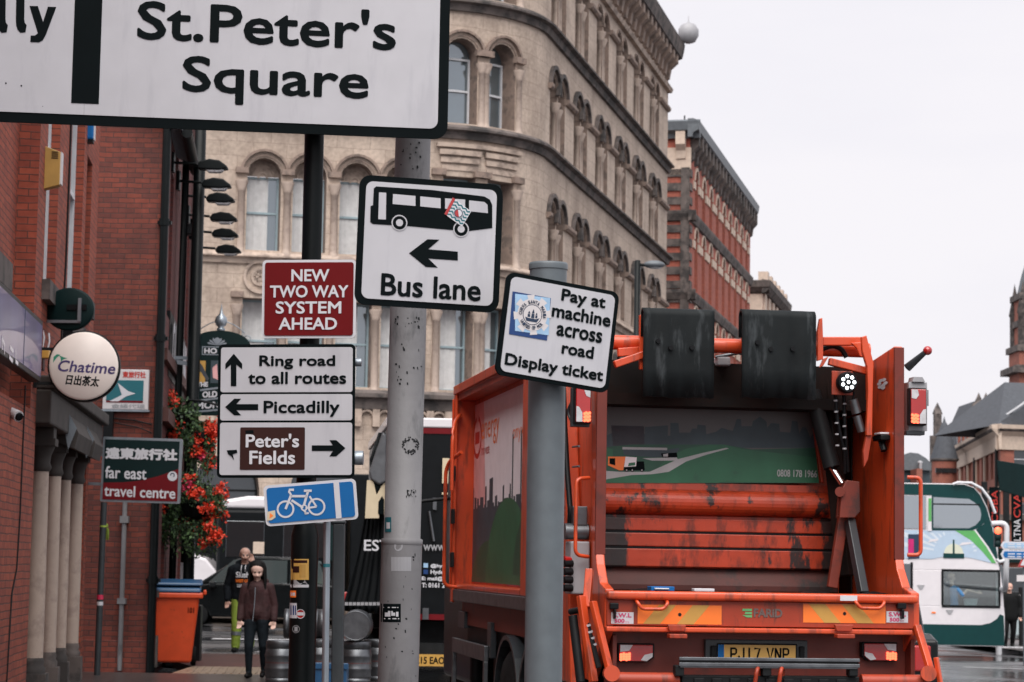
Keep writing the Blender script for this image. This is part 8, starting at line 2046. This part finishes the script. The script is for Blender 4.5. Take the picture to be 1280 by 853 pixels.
def basket(label, px, py, D, rw, rh, seed, redfrac, bias):
    P = at(px, py, D); o = thing('flower_basket', label, 'flower basket', Matrix.Translation(P), 'flower baskets on the black lamp column')
    g = random.Random(seed); b = MB(); n = 2600
    b.lathe([(0, -rh * .35), (rw * .4, -rh * .25), (rw * .55, .05)], (0, 0, 0), 14); b.build('bowl', 'dark_metal', o)
    lf, fl = MB(), MB()
    lobes = [(g.uniform(-.55, .55) * rw, g.uniform(-.5, .5) * rw, g.uniform(-.9, .6) * rh, g.uniform(.3, .55)) for _ in range(11)]
    for i in range(n):
        lx_, ly_, lz_, lr = g.choice(lobes); d = Vector((g.gauss(0, 1), g.gauss(0, 1), g.gauss(0, 1))).normalized() * (g.uniform(.4, 1) ** .5) * lr * rw
        p_ = Vector((lx_ + d.x, ly_ + d.y, lz_ + d.z * 1.1)); s_ = g.uniform(.022, .05)
        u = Vector((g.gauss(0, 1), g.gauss(0, 1), g.gauss(0, 1))).normalized(); v = u.cross(Vector((g.gauss(0, 1), g.gauss(0, 1), g.gauss(0, 1)))).normalized()
        lf.add([p_, p_ + u * s_ * .6 + v * s_ * .55, p_ + u * s_ * 1.5, p_ + u * s_ * .6 - v * s_ * .55], [(0, 1, 2, 3)], 0 if g.random() < .5 else 1)
    for j in range(60):                                             # trailing stems
        x = g.uniform(-.8, .8) * rw; y = g.uniform(-.6, .6) * rw; z0_ = -rh * .4; l_ = g.uniform(.3, 1.0) * rh
        for t in range(12):
            z = z0_ - l_ * t / 12; q_ = Vector((x + g.uniform(-.03, .03), y + g.uniform(-.03, .03), z)); s_ = g.uniform(.02, .04); a_ = g.uniform(0, 6.3)
            lf.add([q_, q_ + Vector((math.cos(a_) * s_, math.sin(a_) * s_, -s_ * .3)), q_ + Vector((math.cos(a_) * s_ * .4, math.sin(a_) * s_ * .4, -s_ * 1.5))], [(0, 1, 2)], 1 if g.random() < .6 else 0)
    nc = int(46 * redfrac)
    for j in range(nc):
        lx_, ly_, lz_, lr = g.choice(lobes); d = Vector((g.gauss(bias, 1), g.gauss(-.8, .8), g.gauss(-.1, 1))).normalized() * lr * rw * 1.05
        c_ = Vector((lx_ + d.x, ly_ + d.y, lz_ + d.z * 1.1)); m = 0 if g.random() < .93 else 1
        for t in range(g.randint(14, 34)):
            p_ = c_ + Vector((g.gauss(0, .05), g.gauss(0, .04), g.gauss(0, .045))); s_ = g.uniform(.02, .042)
            for a_ in range(3):
                u = Vector((g.gauss(0, 1), g.gauss(-.6, .6), g.gauss(0, 1))).normalized(); v = u.cross(Vector((g.gauss(0, 1), 1, g.gauss(0, 1)))).normalized()
                fl.add([p_, p_ + u * s_ + v * s_ * .7, p_ + u * s_ * 1.5, p_ + u * s_ - v * s_ * .7], [(0, 1, 2, 3)], m)
    f1 = lf.build('foliage', ['leaf', 'leaf_dark'], o, auto=False); f2 = fl.build('flowers', ['petal_red', 'petal_pink'], o, auto=False)
    return o
basket('upper flower basket, mostly green with few red blooms, on the wall side of the column', 224, 520, 34.8, .46, .48, 1, .14, .4)
basket('upper flower basket full of scarlet blooms on the side nearer the pub sign', 250, 545, 34.5, .26, .52, 2, .5, 1.0)
basket('lower flower basket with scarlet trailing blooms spreading to the right of the column', 247, 634, 34.4, .50, .58, 3, .5, .8)
basket('lower flower basket with trailing dark green stems on the wall side of the column', 214, 640, 34.9, .32, .46, 4, .12, 0)

# ------------------------------------------------------------------ people
def cone_sdf(P, a, b, r0, r1):
    a = np.array(a); b = np.array(b); d = b - a; L2 = max(1e-9, d @ d)
    t = np.clip(((P - a) @ d) / L2, 0, 1); q = a + t[:, None] * d
    return np.linalg.norm(P - q, axis=1) - (r0 + (r1 - r0) * t)
def capsule(a, b, r0, r1, n=14):
    a, b = Vector(a), Vector(b); d = (b - a); L = d.length
    z = d.normalized() if L > 1e-6 else Vector((0, 0, 1)); x = z.cross(Vector((.3, .9, .1))); x.normalize(); y = z.cross(x)
    prof = []
    for i in range(5): t = math.pi / 2 * (1 - i / 4); prof.append((r0 * math.cos(t), -r0 * math.sin(t)))
    for i in range(5): t = math.pi / 2 * i / 4; prof.append((r1 * math.cos(t), L + r1 * math.sin(t)))
    V = []
    for r, h in prof:
        for i in range(n): q = 2 * math.pi * i / n; V.append(a + z * h + (x * math.cos(q) + y * math.sin(q)) * max(r, 1e-4))
    F = [(j * n + i, j * n + (i + 1) % n, (j + 1) * n + (i + 1) % n, (j + 1) * n + i) for j in range(len(prof) - 1) for i in range(n)] + [tuple(range(n))[::-1], tuple(range(len(V) - n, len(V)))]
    return V, F
def person(label, M, prims, mats, voxel=.010, smooth=3, sy=None):
    """one continuous body: tapered limbs fused by a voxel remesh, coloured by the nearest limb."""
    b = MB()
    for a, c, r0, r1, m in prims:
        V, F = capsule(a, c, r0, r1); b.add(V, F)
    tmp = b.build('tmp', 'skin'); r = tmp.modifiers.new('r', 'REMESH'); r.mode = 'VOXEL'; r.voxel_size = voxel; r.use_smooth_shade = True
    s = tmp.modifiers.new('s', 'SMOOTH'); s.iterations = smooth; s.factor = .5
    bpy.context.view_layer.update()
    me = bpy.data.meshes.new_from_object(tmp.evaluated_get(bpy.context.evaluated_depsgraph_get()))
    bpy.data.objects.remove(tmp)
    me.materials.clear()
    for m in mats: me.materials.append(MATS[m])
    n = len(me.vertices); co = np.empty(n * 3); me.vertices.foreach_get('co', co); co = co.reshape(-1, 3)
    best = np.full(n, 9e9); idx = np.zeros(n, int)
    for a, c, r0, r1, m in prims:
        d = cone_sdf(co, a, c, r0, r1); k_ = d < best; best[k_] = d[k_]; idx[k_] = m
    mi = [int(idx[p.vertices[0]]) for p in me.polygons]; me.polygons.foreach_set('material_index', mi); me.polygons.foreach_set('use_smooth', [True] * len(mi))
    o = bpy.data.objects.new('person', me); COL.objects.link(o); o.matrix_world = M
    return tag(o, label, 'person')
def head(c, s=1.0, skin=0, lip=1, tilt=0.0, yaw=0.0, dark=2):
    """skull, jaw, nose, ears, brow and lips as fused shapes; face looks along -Y."""
    Rm = Matrix.Rotation(yaw, 3, 'Z') @ Matrix.Rotation(tilt, 3, 'X'); c = Vector(c)
    T_ = lambda x, y, z: c + Rm @ (Vector((x, y, z)) * s)
    return [(T_(0, .01, .045), T_(0, .03, .04), .088, .085, skin), (T_(0, -.03, -.045), T_(0, -.02, -.02), .055, .07, skin), (T_(0, -.055, -.085), T_(0, -.04, -.075), .026, .04, skin),
            (T_(0, -.085, .0), T_(0, -.102, -.028), .010, .016, skin), (T_(.078, .01, -.01), T_(.08, .015, .02), .012, .016, skin), (T_(-.078, .01, -.01), T_(-.08, .015, .02), .012, .016, skin),
            (T_(.045, -.062, -.02), T_(.03, -.07, -.03), .022, .022, skin), (T_(-.045, -.062, -.02), T_(-.03, -.07, -.03), .022, .022, skin),
            (T_(-.022, -.088, -.055), T_(.022, -.088, -.055), .005, .005, lip),
            (T_(.05, -.076, .03), T_(.018, -.086, .028), .005, .005, dark), (T_(-.05, -.076, .03), T_(-.018, -.086, .028), .005, .005, dark),
            (T_(.033, -.079, .012), T_(.030, -.080, .012), .0075, .0075, dark), (T_(-.033, -.079, .012), T_(-.030, -.080, .012), .0075, .0075, dark)]
def hand(w, d, side, m, s=1.0, curl=.5):
    """palm, four bent fingers and a thumb; w = wrist, d = forearm direction."""
    w = Vector(w); d = Vector(d).normalized(); x = d.cross(Vector((0, 1, 0)))
    if x.length < .1: x = Vector((1, 0, 0))
    x.normalize(); y = d.cross(x)
    out = [(w, w + d * .05 * s, .022 * s, .026 * s, m), (w + d * .05 * s - x * .02 * s, w + d * .075 * s - x * .024 * s, .02 * s, .016 * s, m), (w + d * .05 * s + x * .02 * s, w + d * .075 * s + x * .024 * s, .02 * s, .016 * s, m)]
    for i, L in enumerate((.07, .08, .075, .06)):
        b0 = w + d * .08 * s + x * (i - 1.5) * .019 * s; b1 = b0 + (d * .9 + y * curl * .4).normalized() * L * .5 * s; b2 = b1 + (d * .6 + y * curl).normalized() * L * .5 * s
        out += [(b0, b1, .0105 * s, .0095 * s, m), (b1, b2, .0095 * s, .008 * s, m)]
    t0 = w + d * .03 * s + x * side * .024 * s; t1 = t0 + (d * .6 + x * side * .8 + y * .3).normalized() * .04 * s; t2 = t1 + (d + x * side * .1 + y * .4).normalized() * .032 * s
    return out + [(t0, t1, .013 * s, .011 * s, m), (t1, t2, .011 * s, .009 * s, m)]
def limb(pts, rs, m): return [(pts[i], pts[i + 1], rs[i], rs[i + 1], m) for i in range(len(pts) - 1)]

# the young woman walking towards us, head bowed
P = at(319, 848, 30.1)
sc = 1.53 / 1.62
V = lambda *a: Vector(a) * sc
pr = []
hd = V(0, -.045, 1.485)
pr += head(hd, .96 * sc, 0, 1, R(16), R(12), 5)
pr += limb([V(0, .0, 1.30), V(0, -.03, 1.42)], [.05 * sc, .047 * sc], 0)
pr += limb([V(-.13, 0, 1.285), V(.13, 0, 1.285)], [.062 * sc] * 2, 2) + limb([V(0, .01, 1.24), V(0, .01, 1.05), V(0, .01, .93)], [.15 * sc, .135 * sc, .15 * sc], 2) + limb([V(-.075, .01, 1.2), V(-.085, .01, .86)], [.11 * sc, .11 * sc], 2) + limb([V(.075, .01, 1.2), V(.085, .01, .86)], [.11 * sc, .11 * sc], 2)
pr += limb([V(-.09, .08, 1.35), V(.09, .08, 1.35)], [.055 * sc] * 2, 2)                          # hood lying on the shoulders
pr += limb([V(-.175, 0, 1.27), V(-.225, .02, 1.02), V(-.235, -.04, .83)], [.068 * sc, .06 * sc, .048 * sc], 2)
pr += limb([V(.175, 0, 1.27), V(.235, .03, 1.02), V(.25, -.03, .83)], [.068 * sc, .06 * sc, .048 * sc], 2)
pr += hand(V(-.235, -.045, .82), (0, -.2, -1), 1, 0, sc, .8) + hand(V(.25, -.035, .82), (.03, -.2, -1), -1, 0, sc, .8)
pr += limb([V(-.085, .0, .80), V(-.095, -.05, .45), V(-.095, .0, .09)], [.098 * sc, .064 * sc, .044 * sc], 3)
pr += limb([V(.085, .0, .80), V(.10, .0, .46), V(.085, .15, .13)], [.098 * sc, .064 * sc, .044 * sc], 3)
pr += limb([V(-.095, .03, .045), V(-.10, -.12, .035)], [.046 * sc, .036 * sc], 4) + limb([V(.085, .18, .085), V(.085, .05, .035)], [.046 * sc, .036 * sc], 4)
M_ = Matrix.Translation((P.x, P.y, .0)) @ Matrix.Rotation(R(-6), 4, 'Z')
wom = person('woman walking with head bowed in zipped dark burgundy hooded jacket and dark leggings', M_, pr, ['skin_pale', 'mouth', 'burgundy', 'denim_dark', 'shoe_black', 'hair_black'], .009)
b = MB(); c_ = hd + Vector((0, .02, .01))
hp = []
for i in range(44):                                                                              # long straight hair parted in the middle
    a = R(-22 + 224 * i / 43); x, y = math.cos(a), math.sin(a)
    top = c_ + Vector((x * .03, y * .05 - .02, .128)); m1 = c_ + Vector((x * .103, y * .095 - .005, .05)); m2 = c_ + Vector((x * .112, y * .1 - .01, -.08)); en = c_ + Vector((x * .125, y * .09 + .0, -.30 + .03 * math.sin(i * 2.1)))
    b.tube([top, (top + m1) / 2 + Vector((x * .012, y * .012, .02)), m1, m2, en], .014, 6)
b.ball(c_ + Vector((0, .004, .062)), .102, 18, 0, (1.0, 1.02, .9))
b.build('hair', 'hair_black', wom)
b = MB(); b.tube([V(-.0, -.155, 1.27), V(.0, -.165, 1.12), V(-.01, -.155, .98), V(-.02, -.175, .80)], .006, 6); b.build('zip', 'galv', wom)

# the man behind her, phone at his ear
P = at(303, 817, 38.0); V = lambda *a: Vector(a)
pr = []; hd = V(.0, -.03, 1.63)
pr += head(hd, 1.02, 0, 1, R(8), R(14), 6)
pr += limb([V(0, .0, 1.44), V(0, -.02, 1.56)], [.062, .06], 0)
pr += limb([V(-.16, 0, 1.41), V(.16, 0, 1.41)], [.08, .08], 2) + limb([V(0, .01, 1.34), V(0, .01, 1.12), V(0, .01, .93)], [.17, .16, .165], 2) + limb([V(-.09, .01, 1.32), V(-.09, .01, .93)], [.13, .13], 2) + limb([V(.09, .01, 1.32), V(.09, .01, .93)], [.13, .13], 2) + limb([V(-.1, .07, 1.49), V(.1, .07, 1.49)], [.07, .07], 2)
pr += limb([V(-.21, 0, 1.39), V(-.29, .03, 1.11), V(-.27, -.06, .90)], [.08, .066, .052], 2) + hand(V(-.27, -.065, .885), (.0, -.2, -1), 1, 0, 1.05, .9)
pr += limb([V(.21, 0, 1.39), V(.32, -.06, 1.17), V(.155, -.14, 1.50)], [.08, .066, .05], 2) + hand(V(.15, -.14, 1.515), (-.25, .25, .9), 1, 0, 1.0, .6)
pr += limb([V(-.1, 0, .88), V(-.11, -.03, .50), V(-.12, .0, .12)], [.115, .088, .075], 3) + limb([V(.1, 0, .88), V(.12, .0, .50), V(.11, .1, .14)], [.115, .088, .075], 3)
pr += limb([V(-.12, .04, .06), V(-.13, -.14, .045)], [.058, .046], 4) + limb([V(.11, .13, .08), V(.115, -.03, .045)], [.058, .046], 4)
man = person('man in dark printed hoodie and lime hi-vis trousers talking on a phone behind the woman', Matrix.Translation((P.x, P.y, -.006)), pr, ['skin', 'mouth', 'hoodie', 'hivis', 'shoe_black', 'hair_black', 'hair_grey'], .010)
b = MB(); c_ = hd + Vector((.0, .02, .035)); b.ball(c_ + Vector((0, .018, .012)), .098, 18, 0, (.93, 1.0, .93)); b.build('hair', 'hair_grey', man)
for i, v in enumerate(man.children[0].data.vertices):
    if v.co.y < c_.y - .035 or v.co.z < hd.z - .04: v.co = c_ + (v.co - c_) * .75
b = MB(); b.bar(V(.115, -.10, 1.56), V(.10, -.085, 1.68), .065, .012, 0, (1, 0, 0)); tag(b.build('phone', 'black_plastic', M=man.matrix_world.copy(), bevel=.004), 'black phone held to the ear of the man in the hoodie', 'phone')
b = MB(); yy = -.188
b.text('Slush', -.13, .10, 1.26, 1.36, yy, 0, .004, fn=lambda x, y, z: (x, y + x * x * 1.2 + max(0, z - 1.3) * .3, z)); b.text('WEST CO', -.13, .10, 1.18, 1.235, yy, 1, .003, fn=lambda x, y, z: (x, y + x * x * 1.2, z)); b.text('LEAGUE', -.10, .09, 1.10, 1.155, yy, 0, .003, fn=lambda x, y, z: (x, y + x * x * 1.2, z))
b.build('print', ['letter_white', 'chev_orange'], man, auto=False)
b = MB(); b.tube([V(-.035, -.135, 1.47), V(-.04, -.185, 1.40), V(-.04, -.195, 1.33)], .008, 6); b.tube([V(.03, -.135, 1.47), V(.03, -.185, 1.41), V(.03, -.195, 1.36)], .008, 6); b.build('drawstring', 'letter_white', man)
b = MB(); b.lathe([(.086, .30), (.088, .36)], V(-.115, -.02, 0), 14); b.lathe([(.086, .30), (.088, .36)], V(.115, .05, 0), 14); b.build('reflective_band', 'galv', man)

# bus driver at the wheel
kb = lambda x, y, d: Vector((B.pt(x, y, d)[0], d, B.pt(x, y, d)[1]))
dd = .11; pr = []; hd = kb(1189.5, 722, dd)
Rz = R(90)
pr += head(hd, .85, 0, 1, R(4), R(90), 3)
pr += limb([kb(1190, 732, dd), kb(1189.5, 726, dd)], [.05, .05], 0)
pr += limb([kb(1192, 737, dd), kb(1193, 757, dd)], [.105, .10], 2) + limb([kb(1197, 737, .06), kb(1203, 744, .04)], [.07, .058], 2) + limb([kb(1203, 744, .04), kb(1209, 738, .05), kb(1221, 741, .08)], [.045, .036, .028], 0)
pr += hand(kb(1221, 741, .08), (1, .1, -.1), 1, 0, .9, .7)
drv = person('bus driver in light blue shirt seen through the cab window with one arm forward', bus.matrix_world.copy(), pr, ['skin', 'mouth', 'shirt_blue', 'hair_black'], .010)
b = MB(); b.ball(hd + Vector((-.015, .0, .05)), .082, 14, 0, (1, .9, .85)); b.build('hair', 'hair_grey', drv)

# pedestrian in black at the right edge
P = at(1262, 803, 61.5); V = lambda *a: Vector(a); pr = []; hd = V(0, -.03, 1.63)
pr += head(hd, 1.0, 0, 1, R(6), R(-10), 4)
pr += limb([V(0, 0, 1.44), V(0, -.02, 1.56)], [.06, .058], 0) + limb([V(-.16, 0, 1.40), V(.16, 0, 1.40)], [.085, .085], 2) + limb([V(0, .01, 1.32), V(0, .01, .85)], [.18, .19], 2) + limb([V(-.1, .01, 1.3), V(-.1, .01, .82)], [.13, .14], 2) + limb([V(.1, .01, 1.3), V(.1, .01, .82)], [.13, .14], 2)
pr += limb([V(-.21, 0, 1.39), V(-.30, .02, 1.1), V(-.26, -.1, .88)], [.085, .07, .055], 2) + hand(V(-.26, -.1, .87), (0, -.2, -1), 1, 0, 1, .9) + limb([V(.21, 0, 1.39), V(.30, .02, 1.1), V(.28, -.08, .88)], [.085, .07, .055], 2) + hand(V(.28, -.08, .87), (0, -.2, -1), -1, 0, 1, .9)
pr += limb([V(-.1, 0, .85), V(-.11, -.05, .48), V(-.12, .02, .1)], [.11, .08, .06], 3) + limb([V(.1, 0, .85), V(.11, .02, .48), V(.1, .12, .12)], [.11, .08, .06], 3) + limb([V(-.12, .05, .055), V(-.12, -.12, .045)], [.055, .045], 3) + limb([V(.1, .14, .08), V(.1, -.02, .045)], [.055, .045], 3)
ped = person('pedestrian in long black coat standing under the white shelter header beyond the bus front', Matrix.Translation((P.x, P.y, gz(P.x, P.y) + .14)), pr, ['skin', 'mouth', 'coat_black', 'shoe_black', 'hair_black'], .012)
b = MB(); b.ball(hd + Vector((0, .03, .05)), .098, 14, 0, (.95, .95, .9)); b.build('hair', 'hair_black', ped)
# ------------------------------------------------------------------ pieces that stand apart become parts of their own
def split_apart(o, by_line=False, gap=.012):
    me = o.data; n = len(me.vertices); par = list(range(n))
    def find(a):
        while par[a] != a: par[a] = par[par[a]]; a = par[a]
        return a
    for e in me.edges:
        a, b_ = find(e.vertices[0]), find(e.vertices[1])
        if a != b_: par[a] = b_
    isl = {}
    for i in range(n): isl.setdefault(find(i), []).append(i)
    box = []
    for k_, vi in isl.items():
        c = np.array([me.vertices[i].co[:] for i in vi]); box.append([k_, c.min(0) - gap, c.max(0) + gap])
    g = {b_[0]: b_[0] for b_ in box}
    def gf(a):
        while g[a] != a: a = g[a]
        return a
    for i in range(len(box)):
        for j in range(i):
            lo, hi = np.maximum(box[i][1], box[j][1]), np.minimum(box[i][2], box[j][2])
            if (hi[2] > lo[2] if by_line else (hi > lo).all()): g[gf(box[i][0])] = gf(box[j][0])
    groups = {}
    for b_ in box: groups.setdefault(gf(b_[0]), set()).add(b_[0])
    if len(groups) < 2: return
    first = True
    for ks in groups.values():
        nm = bpy.data.meshes.new(me.name); bm = bmesh.new(); bm.from_mesh(me); bm.verts.ensure_lookup_table()
        bmesh.ops.delete(bm, geom=[v for v in bm.verts if find(v.index) not in ks], context='VERTS'); bm.to_mesh(nm); bm.free()
        for mt in me.materials: nm.materials.append(mt)
        if first: o.data = nm; first = False
        else: c = o.copy(); c.data = nm; COL.objects.link(c)
SPLIT = ('sill', 'pilaster', 'dressing', 'cable', 'side_window', 'canopy_trim', 'clamp', 'litter', 'red_trim', 'ventilator', 'bracket', 'clear_lens', 'bolt', 'door_latch', 'cloud_graphic', 'torque_tube', 'sticker_remains', 'panel_rim', 'latch', 'clip', 'window_frame', 'spring_bracket')
for o in list(bpy.data.objects):
    if o.type != 'MESH' or o.parent is None: continue
    nm = o.name.split('.')[0]
    if nm in SPLIT: split_apart(o)
    elif nm == 'lettering' and len(o.data.vertices) < 30000: split_apart(o, True, .0)
